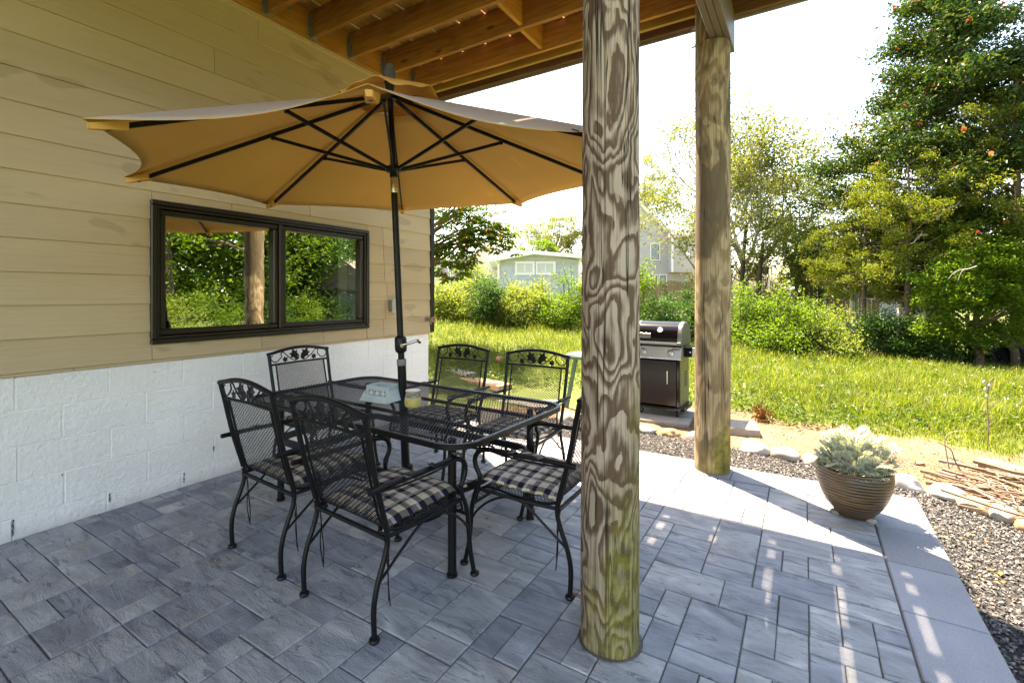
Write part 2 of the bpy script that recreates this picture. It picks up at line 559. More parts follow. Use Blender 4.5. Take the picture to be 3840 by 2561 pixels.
def m_canopy(name, base, tr, trans):
    t = MT(name, rough=0.9, spec=0.1)
    p = t.coord()
    v = t.noise(p, 2.5, 4)
    c = t.ramp(v, [(0.3, tuple(k * 0.93 for k in base)), (0.7, tuple(k * 1.05 for k in base))])
    c = t.mix(t.ramp(t.noise(p, 300, 2), [(0.35, 0.25), (0.6, 0.0)]), c, tuple(k * 0.6 for k in base))
    t.col(c)
    wr = t.noise(t.mapv(p, (3, 3, 3)), 2.0, 3, 0.5, 0.8)
    t.bump(t.math('ADD', wr, t.math('MULTIPLY', t.noise(p, 420, 2), 0.06)), 0.22, 0.02)
    b = t.node("ShaderNodeBsdfTranslucent"); b.inputs[0].default_value = (*tr, 1)
    mx = t.node("ShaderNodeMixShader"); mx.inputs[0].default_value = trans
    t.L(t.b.outputs[0], mx.inputs[1]); t.L(b.outputs[0], mx.inputs[2])
    t.L(mx.outputs[0], t.nt.nodes["Material Output"].inputs[0])
    MAT[name] = t.m


def m_glass_pane():
    t = MT("window_glass", (0.012, 0.014, 0.014), 0.02, 0.5)
    gl = t.node("ShaderNodeBsdfGlossy"); gl.inputs["Roughness"].default_value = 0.0
    gl.inputs[0].default_value = (0.93, 0.96, 0.93, 1)
    p = t.coord("Position")
    bp = t.node("ShaderNodeBump"); t.L(t.noise(p, 2.4, 2), bp.inputs["Height"]); bp.inputs["Strength"].default_value = 0.05; bp.inputs["Distance"].default_value = 0.02
    t.L(bp.outputs[0], gl.inputs["Normal"])
    tr = t.node("ShaderNodeBsdfTransparent"); tr.inputs[0].default_value = (0.8, 0.85, 0.82, 1)
    mx = t.node("ShaderNodeMixShader"); mx.inputs[0].default_value = 0.33
    t.L(tr.outputs[0], mx.inputs[1]); t.L(gl.outputs[0], mx.inputs[2])
    t.L(mx.outputs[0], t.nt.nodes["Material Output"].inputs[0])
    MAT["pane"] = t.m


def m_ground(name, stops, scale, bumpd, fine=60):
    t = MT(name, rough=0.95, spec=0.15)
    p = t.coord("Position")
    c = t.ramp(t.noise(p, scale, 6, 0.65), stops)
    c = t.mix(t.ramp(t.noise(p, fine, 4), [(0.35, 0.5), (0.55, 0.0)]), c, tuple(k * 0.5 for k in stops[0][1]))
    t.col(c); t.bump(t.noise(p, fine, 5), 0.6, bumpd)
    MAT[name] = t.m


def m_island(name, stops, rough=0.8, spec=0.25, fine=120):
    t = MT(name, rough=rough, spec=spec)
    c = t.ramp(t.island(), stops)
    p = t.coord("Position")
    c = t.mix(1.0, c, t.ramp(t.noise(p, fine, 3), [(0.3, 0.75), (0.7, 1.2)]), 'MULTIPLY')
    t.col(c); MAT[name] = t.m


m_paver(); m_border(); m_siding(); m_block(); m_metal(); m_plaid(); m_glass_pane()
m_wood("joist_wood", (0.20, 0.080, 0.022), (0.36, 0.155, 0.042), (0.48, 0.225, 0.066), 0)
m_wood("ledger_wood", (0.32, 0.125, 0.022), (0.50, 0.22, 0.042), (0.62, 0.31, 0.075), 1)
m_wood("deck_wood", (0.26, 0.13, 0.03), (0.50, 0.285, 0.08), (0.62, 0.40, 0.14), 1)
m_wood("rim_wood", (0.09, 0.042, 0.021), (0.17, 0.08, 0.038), (0.23, 0.115, 0.06), 0)
m_wood("yellow_wood", (0.33, 0.17, 0.035), (0.47, 0.265, 0.06), (0.58, 0.35, 0.10), 0)
m_wood("log_wood", (0.18, 0.105, 0.055), (0.30, 0.195, 0.115), (0.40, 0.285, 0.185), 0, rings=5, knots=False)
m_wood("timber_wood", (0.30, 0.17, 0.09), (0.42, 0.27, 0.16), (0.5, 0.36, 0.24), 0, rings=6)
m_wood("fence_wood", (0.16, 0.115, 0.065), (0.25, 0.185, 0.11), (0.33, 0.255, 0.16), 2, rings=6, knots=False)
m_post("post_grey", (0.125, 0.080, 0.054), (0.405, 0.325, 0.255), 1.05, 15.0, False)
m_post("post_tan", (0.23, 0.165, 0.09), (0.37, 0.29, 0.175), 0.50, 7.0, True)
m_canopy("canopy_cloth", (0.84, 0.50, 0.155), (0.84, 0.46, 0.12), 0.38)
m_canopy("canopy_top_sheen", (0.50, 0.40, 0.32), (0.50, 0.36, 0.22), 0.20)  # upper side greyed: sky sheen put into the cloth colour
m_ground("lawn_soil", [(0.3, (0.07, 0.10, 0.025)), (0.7, (0.14, 0.17, 0.05))], 1.2, 0.02)
m_ground("sandy_dirt", [(0.3, (0.14, 0.092, 0.052)), (0.55, (0.20, 0.136, 0.08)), (0.75, (0.26, 0.19, 0.118))], 2.2, 0.02, 90)
m_ground("gravel_bed_soil", [(0.3, (0.02, 0.02, 0.02)), (0.7, (0.05, 0.048, 0.046))], 30, 0.01, 150)
m_ground("joint_sand", [(0.3, (0.085, 0.078, 0.066)), (0.7, (0.16, 0.148, 0.125))], 60, 0.004, 200)
m_island("gravel_stone", [(0.0, (0.045, 0.046, 0.047)), (0.45, (0.095, 0.093, 0.09)), (0.8, (0.16, 0.153, 0.143)), (0.96, (0.26, 0.245, 0.22)), (1.0, (0.24, 0.15, 0.09))])
m_island("pebble_stone", [(0.0, (0.10, 0.065, 0.038)), (0.5, (0.21, 0.15, 0.092)), (0.85, (0.30, 0.24, 0.175)), (1.0, (0.10, 0.07, 0.045))])
simple("rock_pale", (0.25, 0.23, 0.20), 0.85, 0.2, var=0.22, scale=7, bump=0.5, bscale=30)
simple("rock_white", (0.34, 0.325, 0.305), 0.85, 0.2, var=0.15, scale=9, bump=0.5, bscale=30)
simple("rock_tan", (0.30, 0.20, 0.115), 0.85, 0.2, var=0.25, scale=8, bump=0.5, bscale=30)
simple("bronze_frame", (0.018, 0.0125, 0.0095), 0.36, 0.4, var=0.2, scale=4)
simple("finial_grey", (0.055, 0.055, 0.055), 0.6, 0.3, var=0.25, scale=30)
simple("dark_trim", (0.012, 0.011, 0.0105), 0.4, 0.35, var=0.15)
simple("beam_paint", (0.115, 0.090, 0.070), 0.5, 0.4, var=0.12, scale=5, bump=0.15)
simple("fascia_grey", (0.20, 0.175, 0.15), 0.6, 0.3, var=0.1)
simple("galvanised", (0.36, 0.36, 0.36), 0.45, 0.5, 0.85, var=0.2, scale=30)
simple("silver", (0.55, 0.55, 0.55), 0.25, 0.5, 1.0, var=0.08)
simple("grey_plastic", (0.19, 0.19, 0.19), 0.5, 0.4)
simple("black_plastic", (0.006, 0.006, 0.0065), 0.42, 0.3)
simple("interior_dark", (0.012, 0.012, 0.012), 0.9, 0.1)
simple("pale_strip", (0.35, 0.42, 0.33), 0.9, 0.1)
simple("outlet_grey", (0.42, 0.41, 0.38), 0.5, 0.4)
simple("tan_paint", (0.44, 0.37, 0.25), 0.5, 0.4)
simple("tap_brass", (0.30, 0.24, 0.17), 0.4, 0.5, 0.8)
simple("tap_red", (0.40, 0.19, 0.15), 0.6, 0.3, var=0.35, scale=40)
simple("cord_black", (0.012, 0.010, 0.010), 0.8, 0.2)
simple("caddy_paint", (0.46, 0.53, 0.52), 0.6, 0.3, var=0.10, scale=14, bump=0.1)
simple("caddy_lace", (0.62, 0.64, 0.61), 0.6, 0.3)
simple("caddy_dark", (0.09, 0.10, 0.10), 0.8, 0.2)
simple("wax_yellow", (0.80, 0.62, 0.10), 0.5, 0.4, var=0.05)
simple("lid_wood", (0.55, 0.38, 0.20), 0.6, 0.3)
simple("lid_white", (0.80, 0.80, 0.78), 0.6, 0.3, var=0.03)
simple("grill_black", (0.004, 0.004, 0.0045), 0.12, 0.4, var=0.05)
simple("grill_panel", (0.010, 0.0075, 0.006), 0.22, 0.4, var=0.05)
simple("grill_grey", (0.17, 0.165, 0.16), 0.35, 0.5, 0.5, var=0.08)
simple("stainless", (0.56, 0.56, 0.56), 0.28, 0.5, 1.0, var=0.05)
simple("print_dark", (0.02, 0.02, 0.02), 0.6, 0.2, var=0.0)
simple("white_paint", (0.78, 0.78, 0.77), 0.5, 0.3, var=0.03)
simple("green_plastic", (0.045, 0.115, 0.085), 0.5, 0.4, var=0.15)
simple("rubber", (0.009, 0.0095, 0.011), 0.7, 0.3, var=0.25, scale=20, bump=0.2)
simple("pot_soil", (0.035, 0.026, 0.018), 0.95, 0.1, var=0.3, scale=40, bump=0.8)
simple("flower_yellow", (0.80, 0.55, 0.01), 0.6, 0.2, var=0.1, scale=60)
simple("flower_red", (0.72, 0.11, 0.04), 0.5, 0.3, var=0.2, scale=9)
simple("bark_brown", (0.13, 0.095, 0.07), 0.9, 0.15, var=0.35, scale=16, bump=0.7, bscale=40)
simple("bark_grey", (0.24, 0.22, 0.19), 0.9, 0.15, var=0.3, scale=14, bump=0.6, bscale=40)
simple("bark_dark", (0.055, 0.042, 0.034), 0.9, 0.15, var=0.3, scale=14, bump=0.6, bscale=40)
simple("stick_bark", (0.17, 0.12, 0.085), 0.9, 0.15, var=0.4, scale=9, bump=0.4, bscale=80)
simple("stick_grey", (0.24, 0.205, 0.165), 0.9, 0.15, var=0.3, scale=9, bump=0.4, bscale=80)
simple("grey_clap", (0.44, 0.42, 0.395), 0.6, 0.3, var=0.04)
simple("grey_shingle", (0.42, 0.47, 0.53), 0.7, 0.25, var=0.10, scale=5, bump=0.2)
simple("pale_clap", (0.60, 0.57, 0.51), 0.6, 0.3, var=0.05)
simple("roof_shingle", (0.22, 0.19, 0.17), 0.9, 0.15, var=0.25, scale=20, bump=0.4, bscale=30)
simple("roof_slate", (0.10, 0.115, 0.14), 0.85, 0.2, var=0.3, scale=20, bump=0.4, bscale=30)
simple("far_glass", (0.30, 0.34, 0.36), 0.08, 0.6, var=0.1)
simple("blind_pale", (0.52, 0.56, 0.58), 0.6, 0.2, var=0.05)
simple("stone_pillar", (0.30, 0.245, 0.19), 0.85, 0.2, var=0.4, scale=9, bump=0.6, bscale=12)
simple("grey_board", (0.20, 0.225, 0.25), 0.8, 0.2, var=0.2)
simple("pale_wood_rail", (0.62, 0.54, 0.40), 0.6, 0.3, var=0.06)
simple("chrome_cloth", (0.02, 0.022, 0.028), 0.8, 0.2)
simple("pink_paint", (0.62, 0.24, 0.22), 0.6, 0.3)
simple("stone_slab", (0.27, 0.245, 0.215), 0.85, 0.2, var=0.18, scale=10, bump=0.4)
simple("terracotta", (0.45, 0.15, 0.06), 0.8, 0.2)


def m_planter():
    t = MT("planter_glaze", rough=0.38, spec=0.5)
    p = t.coord()
    z = t.sep(p)[2]
    f = t.math('ADD', z, t.math('MULTIPLY', t.noise(t.mapv(p, (5, 5, 12)), 1.0, 3), 0.03))
    w = t.math('PINGPONG', t.math('MULTIPLY', f, 52.0), 0.5)
    c = t.ramp(w, [(0.10, (0.022, 0.014, 0.008)), (0.45, (0.115, 0.07, 0.032))])
    c = t.mix(t.ramp(t.noise(t.mapv(p, (4, 4, 40)), 1.0, 4), [(0.55, 0.0), (0.75, 0.7)]), c, (0.23, 0.15, 0.07))
    t.col(c); t.bump(w, 0.6, 0.006)
    MAT["planter"] = t.m


def m_clear_jar():
    t = MT("jar_glass", (1, 1, 1), 0.03, 0.5)
    t.set("Transmission Weight", 0.9); t.set("IOR", 1.2)
    t.set("Base Color", (0.96, 0.97, 0.93, 1))
    MAT["jar_glass"] = t.m


m_planter(); m_clear_jar()
LEAF = {
    "airy": leaf_mat("leaf_airy", [(0.075, 0.095, 0.022), (0.125, 0.14, 0.033), (0.18, 0.185, 0.045)], 0.5),
    "chestnut": leaf_mat("leaf_chestnut", [(0.03, 0.085, 0.012), (0.06, 0.14, 0.018), (0.09, 0.18, 0.022), (0.24, 0.09, 0.02)], 0.55),
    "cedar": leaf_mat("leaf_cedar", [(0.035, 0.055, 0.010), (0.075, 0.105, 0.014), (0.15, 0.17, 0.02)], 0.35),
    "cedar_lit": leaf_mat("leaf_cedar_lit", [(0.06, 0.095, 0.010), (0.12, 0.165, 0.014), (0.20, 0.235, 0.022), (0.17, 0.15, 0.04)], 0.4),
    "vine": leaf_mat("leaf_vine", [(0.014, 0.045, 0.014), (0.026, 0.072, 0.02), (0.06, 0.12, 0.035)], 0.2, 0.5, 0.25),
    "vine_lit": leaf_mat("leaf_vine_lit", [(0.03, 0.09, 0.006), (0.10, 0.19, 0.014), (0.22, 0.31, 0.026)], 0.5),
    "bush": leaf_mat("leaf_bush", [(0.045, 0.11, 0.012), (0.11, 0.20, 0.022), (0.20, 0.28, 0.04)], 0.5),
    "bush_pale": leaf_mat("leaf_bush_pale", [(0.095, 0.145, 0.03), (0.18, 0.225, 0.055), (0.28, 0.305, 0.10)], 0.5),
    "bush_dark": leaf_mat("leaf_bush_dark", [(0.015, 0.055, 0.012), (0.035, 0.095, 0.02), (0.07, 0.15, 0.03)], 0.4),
    "far": leaf_mat("leaf_far", [(0.14, 0.16, 0.07), (0.21, 0.23, 0.10), (0.29, 0.29, 0.14)], 0.45),
    "grass": leaf_mat("grass_blade", [(0.068, 0.112, 0.008), (0.115, 0.165, 0.013), (0.175, 0.21, 0.027), (0.29, 0.27, 0.12)], 0.5, 0.5, 0.25),
    "silver": leaf_mat("leaf_silver", [(0.38, 0.40, 0.385), (0.50, 0.52, 0.50), (0.62, 0.63, 0.61)], 0.25, 0.8, 0.1, 1.0),
    "weed": leaf_mat("leaf_weed", [(0.045, 0.09, 0.008), (0.085, 0.14, 0.013)], 0.45),
    "reddish": leaf_mat("leaf_reddish", [(0.10, 0.03, 0.02), (0.2, 0.07, 0.03)], 0.3),
}
# ------------------------------------------------------------------ ground
def sheet(name, mat, xs, ys, zf, kind="structure"):
    nx, ny = len(xs), len(ys)
    gx, gy = np.meshgrid(xs, ys)
    V = np.stack([gx, gy, zf(gx, gy)], -1).reshape(-1, 3)
    i = np.arange(nx * ny).reshape(ny, nx)
    F = np.stack([i[:-1, :-1], i[:-1, 1:], i[1:, 1:], i[1:, :-1]], -1).reshape(-1, 4)
    o = inst(name, fastmesh(name, V, F, MAT[mat], True))
    return tag(o, kind=kind)


def steps(a, b, c, lo, hi):
    return np.unique(np.concatenate([np.linspace(lo, a, 24), np.arange(a, b, c), np.linspace(b, hi, 24)]))


def lawn_z(x, y):
    # the lawn passes just under the beds near the patio, then follows the terrain
    return ground_z(x, y) - 0.012


sheet("lawn_ground", "lawn_soil", steps(-14, 16, 0.4, -160, 160), steps(-4, 24, 0.4, -60, 240), lawn_z)


def stone_line(x):
    return np.interp(x, [-3.6, -1.3, -0.3, 0.0, 0.63, 0.90, 1.10, 1.25, 1.6, 2.1, 2.5], [5.42, 5.36, 5.26, 5.22, 4.98, 4.87, 4.71, 4.57, 4.1, 3.3, 2.3])


def grass_line(x):
    base = np.interp(x, [-9, -5.6, -5.0, -3.9, -3.4, -2.9, -2.4, -1.0, -0.4, 0.3, 1.3, 2.2, 6], [4.9, 5.2, 6.35, 6.45, 6.6, 6.95, 6.95, 6.95, 6.72, 6.62, 6.42, 6.3, 6.0])
    return base + 0.10 * np.sin(x * 7.0) + 0.07 * np.sin(x * 17.0 + 1)


def strip(name, mat, xs, lo, hi, z, n=14):
    V = []; F = []
    for x in xs:
        for k in range(n + 1):
            y = lo(x) + (hi(x) - lo(x)) * k / n
            V.append((x, y, z + 0.004 * mnoise.noise(Vector((x * 3, y * 3, 0)))))
    m = n + 1
    for i in range(len(xs) - 1):
        for k in range(n):
            F.append((i * m + k, (i + 1) * m + k, (i + 1) * m + k + 1, i * m + k + 1))
    o = inst(name, fastmesh(name, np.array(V), np.array(F), MAT[mat], True))
    return tag(o, kind="structure")


xs = np.linspace(-3.75, 3.2, 60)
strip("dirt_path", "sandy_dirt", xs, lambda x: float(stone_line(x)) - 0.25 if x < 2.4 else 1.0, lambda x: float(grass_line(x)) + 0.25, -0.198)
strip("gravel_bed", "gravel_bed_soil", np.linspace(-3.75, 2.6, 50), lambda x: 1.0 if x > 0.5 else 4.0, lambda x: float(stone_line(x)), -0.190)

# ------------------------------------------------------------------ patio
base = MB().box((-3.79, -1.2, -0.32), (0.632, 4.150, -0.0085))
patio = tag(base.build("patio", MAT["joint_sand"]), kind="structure")
IX = ([0, 13, 15, 16, 17, 18, 20, 22, 24, 25, 26, 27, 28, 29, 30, 32, 34, 35, 36],
      [0, 13.05, 15.1, 16.2, 17.24, 18.3, 20.4, 22.5, 24.65, 25.8, 26.9, 27.98, 29.05, 30.1, 31.25, 33.4, 35.65, 36.6, 37.4])


def gx(i): return 0.356 - 0.1133 * float(np.interp(i, *IX))
def gy(j): return 2.27 + 0.1125 * j * (0.985 if j < 0 else 1.0)


TR = [[27,28,-13,-11],[11,12,-7,-5],[13,15,-7,-4],[22,24,-12,-10],[3,4,4,6],[3,4,0,2],[11,13,-5,-3],[2,3,8,10],[25,27,-13,-11],[5,7,-4,-3],[0,3,10,12],[0,2,6,9],[7,8,-4,-2],[21,22,-12,-10],[17,18,-8,-6],[4,6,0,2],[20,21,-12,-10],[7,8,-2,0],[11,13,-9,-7],[0,2,9,10],[12,13,-7,-5],[28,30,-12,-11],[15,16,-6,-4],[2,5,6,8],[28,30,-13,-12],[0,2,3,4],[10,11,-6,-4],[30,32,-13,-11],[13,15,-8,-7],[4,5,4,6],[15,17,-8,-6],[26,28,-11,-10],[7,9,2,4],[5,6,8,10],[7,9,4,5],[7,9,5,6],[22,24,-10,-9],[22,24,-9,-8],[3,5,-3,-2],[13,15,-10,-8],[18,20,-11,-9],[5,7,10,11],[24,25,-13,-11],[5,7,3,4],[20,22,-10,-8],[5,7,4,7],[9,10,3,4],[4,5,-2,0],[22,24,-13,-12],[5,7,7,8],[6,9,0,2],[11,13,-3,-2],[32,33,-13,-11],[10,11,6,7],[16,18,-6,-4],[30,32,-14,-13],[5,7,2,3],[3,5,10,11],[24,26,-11,-8],[26,28,-14,-13],[5,7,-3,0],[2,5,2,4],[13,14,-4,-2],[15,16,-10,-8],[19,20,-13,-11],[18,19,-6,-4],[6,9,8,10],[5,7,11,13],[26,28,-10,-9],[8,9,-1,0],[30,32,-11,-10],[28,30,-11,-9],[33,35,-13,-11],[14,17,-4,-2],[13,15,-2,-1],[10,12,11,12],[13,15,-1,0],[0,3,12,13],[20,22,-6,-4],[10,12,10,11],[19,20,-6,-4],[7,10,6,8],[10,12,12,14],[22,24,-16,-13],[8,10,10,13],[20,22,-14,-12],[24,26,-15,-13],[9,10,-6,-5],[26,28,-15,-14],[8,10,13,14],[17,19,-4,-2],[26,28,-9,-7],[7,8,10,12],[22,24,-8,-6],[34,35,-11,-10],[30,32,-10,-9],[28,29,-9,-7],[18,21,-8,-6],[32,34,-11,-9],[29,30,-9,-7],[26,28,-7,-6],[9,10,4,6],[28,30,-7,-4],[34,35,-10,-8],[5,7,13,14],[32,34,-9,-8],[25,26,-8,-6],[10,11,7,8],[9,11,-8,-6],[2,3,0,2],[10,11,8,10],[30,32,-9,-6],
      [0,3,4,6],[10,12,13,14],[16,18,-11,-8],[0,2,2,3],[7,9,-6,-4],[8,9,-2,-1],[0,3,0,2],[3,6,-6,-3],[9,11,-4,-2],[24,26,-8,-6],[22,24,-6,-4]]
occ = set(); rects = []
for r_ in TR:
    cells = [(i, j) for i in range(r_[0], r_[1]) for j in range(r_[2], r_[3])]
    if any(c in occ for c in cells): continue
    occ.update(cells); rects.append(tuple(r_))


def cell_seen(i, j):
    x, y = gx(i), gy(j)
    D = x * FW[0] + y * FW[1]; L = x * RT[0] + y * RT[1]
    if D < 1.45: return False
    u = 1920 + FPX * L / D
    return -330 < u < 4300


SZ = [(3, 2), (2, 2), (2, 2), (2, 3), (2, 1), (1, 2), (2, 1), (1, 2), (3, 1), (2, 1)]
prnd = random.Random(5)
free = [(i, j) for j in range(-20, 14) for i in range(0, 36) if (i, j) not in occ and cell_seen(i, j)]
for (i, j) in free:
    if (i, j) in occ: continue
    opts = SZ[:]; prnd.shuffle(opts)
    for (w, h) in opts + [(1, 1)]:
        cells = [(a, b) for a in range(i, i + w) for b in range(j, j + h)]
        if any(c in occ or c[1] >= 14 or c[0] >= 36 for c in cells): continue
        occ.update(cells); rects.append((i, i + w, j, j + h)); break
pav_mesh = {}
for (i0, i1, j0, j1) in rects:
    x1, x0 = gx(i0), gx(i1); y0, y1 = gy(j0), gy(j1)
    x0 = max(x0, -3.792)
    if x1 - x0 < 0.03: continue
    w, h = round(x1 - x0 - 0.0052, 3), round(y1 - y0 - 0.0052, 3)
    if (w, h) not in pav_mesh:
        m = MB(); b = 0.0035; z0, z1 = -0.05, 0.0
        X, Y = w / 2, h / 2
        vs = [(-X, -Y, z0), (X, -Y, z0), (X, Y, z0), (-X, Y, z0), (-X, -Y, z1 - b), (X, -Y, z1 - b), (X, Y, z1 - b), (-X, Y, z1 - b),
              (-X + b, -Y + b, z1), (X - b, -Y + b, z1), (X - b, Y - b, z1), (-X + b, Y - b, z1)]
        m.add(vs, [(0, 1, 5, 4), (1, 2, 6, 5), (2, 3, 7, 6), (3, 0, 4, 7), (4, 5, 9, 8), (5, 6, 10, 9), (6, 7, 11, 10), (7, 4, 8, 11), (8, 9, 10, 11)])
        pav_mesh[w, h] = m.mesh("paver", MAT["paver"])
    inst("paver", pav_mesh[w, h], patio, ((x0 + x1) / 2 + prnd.uniform(-.0012, .0012), (y0 + y1) / 2 + prnd.uniform(-.0012, .0012), prnd.uniform(-0.0032, 0.0018)),
         (prnd.uniform(-.006, .006), prnd.uniform(-.006, .006), prnd.uniform(-.004, .004)))


def border(x0, x1, y0, y1):
    m = MB().box((x0 + .0022, y0 + .0022, -0.24), (x1 - .0022, y1 - .0022, prnd.uniform(-0.0015, 0.0015)), 0.006)
    m.build("border_stone", MAT["border"], patio)


yj = [4.165, 3.80, 3.56, 3.118, 2.66, 2.215, 1.77, 1.32, 0.88]
for a, b in zip(yj[1:], yj[:-1]): border(0.360, 0.648, a, b)
xj = [0.359, -0.085, -0.478, -0.872, -1.27, -1.67, -2.07, -2.46, -2.86, -3.26, -3.65, -3.79]
for a, b in zip(xj[1:], xj[:-1]): border(a, b, 3.862, 4.165)
# ring of joint sand packed round the near pole
MB().lathe([(0.130, -0.0060), (0.127, 0.0016), (0.10, 0.003)], 32, (-0.665, 1.826, 0)).build("joint_sand", MAT["joint_sand"], patio, True)

# ------------------------------------------------------------------ house with siding, blocks and window
WX = -3.7956
house = thing("house", "tan lap sided house wall on a white block base, running along the patio", "house", (WX, 0, 0))
hx = lambda x: x - WX
WIN = (1.445, 3.338, 1.038, 2.026)      # y0 y1 z0 z1 outer edge of the window trim
body = MB()
# main body: four walls round an opening for the window
body.box((-8.2, -7, 0.90), (-0.055, WIN[0] + .03, 7.6)); body.box((-8.2, WIN[1] - .03, 0.90), (-0.055, 4.27, 7.6))
body.box((-8.2, WIN[0] + .03, 0.90), (-0.055, WIN[1] - .03, WIN[2] + .03)); body.box((-8.2, WIN[0] + .03, WIN[3] - .03), (-0.055, WIN[1] - .03, 7.6))
body.box((-8.2, WIN[0] + .03, WIN[2] + .03), (-0.9, WIN[1] - .03, WIN[3] - .03))
body.build("wall", MAT["siding"], house)
MB().box((-8.2, -7, -0.45), (-0.0028, 4.256, 0.905)).build("foundation", MAT["block"], house)
rf = MB()
rf.add([(-8.5, -7.3, 7.60), (-0.02, -7.3, 7.60), (-4.2, -7.3, 9.3), (-8.5, 4.4, 7.60), (-0.02, 4.4, 7.60), (-4.2, 4.4, 9.3)], [(0, 1, 2), (5, 4, 3), (1, 4, 5, 2), (0, 2, 5, 3), (0, 3, 4, 1)])
rf.build("roof", MAT["roof_shingle"], house)


def lap_board(y0, y1, z0, z1, cz0, cz1):
    """one clapboard piece; depth follows where it lies inside its course (cz0..cz1)"""
    def xf(z):
        t = (z - cz0) / (cz1 - cz0)
        return 0.0125 * (1 - t) + 0.001 * t
    m = MB()
    y0 += .0022; y1 -= .0022
    x0, x1 = xf(z0), xf(z1)
    vs = [(-.055, y0, z0), (x0 - .002, y0, z0), (x0, y0, z0 + .003), (x1, y0, z1), (-.055, y0, z1),
          (-.055, y1, z0), (x0 - .002, y1, z0), (x0, y1, z0 + .003), (x1, y1, z1), (-.055, y1, z1)]
    m.add(vs, [(4, 3, 2, 1, 0), (5, 6, 7, 8, 9), (0, 1, 6, 5), (1, 2, 7, 6), (2, 3, 8, 7), (3, 4, 9, 8), (4, 0, 5, 9)])
    m.build("siding_board", MAT["siding"], house)


joints = {0: [-.4, 2.225, 2.81, 3.32, 3.55], 1: [-1.0, 3.57], 2: [.35, 3.595], 3: [-.6, 3.56], 4: [0.1, 3.55], 5: [-.9, 1.99, 3.54], 6: [0.4, 2.67], 7: [-.5, 2.9], 8: [.2, 3.5], 9: [-.8, 2.4],
          10: [.6, 3.1], 11: [-.3, 1.86], 12: [.9, 3.3], 13: [-.6, 2.2], 14: [0.3, 2.70]}
wy0, wy1, wz0, wz1 = WIN[0] + .012, WIN[1] - .012, WIN[2] + .012, WIN[3] - .012
for k in range(15):
    cz0, cz1 = 0.932 + 0.1921 * k, 0.932 + 0.1921 * (k + 1)
    ys = [-1.6] + joints[k] + [4.278]
    for a, b in zip(ys[:-1], ys[1:]):
        if b < wy0 or a > wy1 or cz1 < wz0 or cz0 > wz1:
            lap_board(a, b, cz0, cz1, cz0, cz1); continue
        if a < wy0: lap_board(a, wy0 + .0012, cz0, cz1, cz0, cz1)
        if b > wy1: lap_board(wy1 - .0012, b, cz0, cz1, cz0, cz1)
        ya, yb = max(a, wy0), min(b, wy1)
        if cz0 < wz0: lap_board(ya, yb, cz0, wz0, cz0, cz1)
        if cz1 > wz1: lap_board(ya, yb, wz1, cz1, cz0, cz1)
ss = MB()
for a, b in ((-1.6, 1.05), (1.053, 4.29)): ss.box((-.05, a, .914), (.009, b, .930), .002)
ss.build("starter_strip", MAT["siding"], house)
MB().box((-.05, 4.280, .93), (.020, 4.345, 3.93), .004).build("corner_trim", MAT["dark_trim"], house)
# painted concrete blocks, running bond, joints recessed
courses = [(.7195, .912, .80), (.5185, .7175, 1.00), (.3175, .5165, .81), (.1165, .3155, 1.01), (-.12, .1145, .79)]
for (z0, z1, ph) in courses:
    y = ph - .425 * 5
    while y < 4.2:
        a, b = max(y, -1.6), min(y + .425, 4.262)
        if b - a > .05:
            d = prnd.uniform(-.001, .0015)
            MB().box((-.05, a + .0015, z0), (d, b - .0015, z1), .0045).build("block", MAT["block"], house)
        y += .425
# crumbled open joints in the lowest course
for (yy, z0, z1) in ((.792, .018, .112), (1.228, .048, .104), (1.656, .03, .098), (1.857, .20, .235), (.998, .292, .303)):
    m = MB(); nseg = 7
    for q in range(nseg):
        za, zb_ = z0 + (z1 - z0) * q / nseg, z0 + (z1 - z0) * (q + 1) / nseg
        c_ = yy + prnd.uniform(-.002, .002); w_ = prnd.uniform(.0012, .0045)
        m.box((-.01, c_ - w_, za + prnd.uniform(-.002, .001)), (.0030 + q * .00003, c_ + w_, zb_ - .0002))
    m.build("mortar_gap", MAT["caddy_dark"], house)

# window: trim, two sashes, panes, dark room behind
win = thing("window", None, None, (0, 0, 0)); win.parent = house
def ring(m, y0, y1, z0, z1, w, xa, xb, b=.004):
    m.box((xa, y0, z0), (xb, y1, z0 + w), b); m.box((xa, y0, z1 - w), (xb, y1, z1), b)
    m.box((xa, y0, z0 + w + .0005), (xb, y0 + w, z1 - w - .0005), b); m.box((xa, y1 - w, z0 + w + .0005), (xb, y1, z1 - w - .0005), b)
m = MB(); ring(m, WIN[0], WIN[1], WIN[2], WIN[3], .034, -.05, .034, .006); m.build("window_trim", MAT["bronze_frame"], win)
m = MB(); ring(m, WIN[0] + .036, WIN[1] - .036, WIN[2] + .036, WIN[3] - .036, .018, -.06, .020, .003)
m.box((-.06, 2.372, WIN[2] + .056), (.024, 2.402, WIN[3] - .056), .004); m.build("window_frame", MAT["bronze_frame"], win)
for (a, b, c, d) in ((1.502, 2.370, 1.096, 1.968), (2.404, 3.281, 1.096, 1.968)):
    m = MB(); ring(m, a, b, c, d, .040, -.055, .006, .007); m.build("sash", MAT["bronze_frame"], win)
    MB().box((-.040, a + .034, c + .034), (-.034, b - .034, d - .034)).build("pane", MAT["pane"], win)
room = MB()
room.box((-.88, 1.48, 1.07), (-.86, 3.30, 2.0)); room.box((-.86, 1.475, 1.07), (-.06, 1.485, 2.0)); room.box((-.86, 3.295, 1.07), (-.06, 3.305, 2.0))
room.box((-.86, 1.485, 1.06), (-.06, 3.295, 1.07)); room.box((-.86, 1.485, 1.995), (-.06, 3.295, 2.005))
room.build("room_interior", MAT["interior_dark"], win)
MB().box((-.16, 3.10, 1.075), (-.13, 3.19, 1.99), .004).build("pale_strip", MAT["pale_strip"], win)  # pale upright strip behind the glass

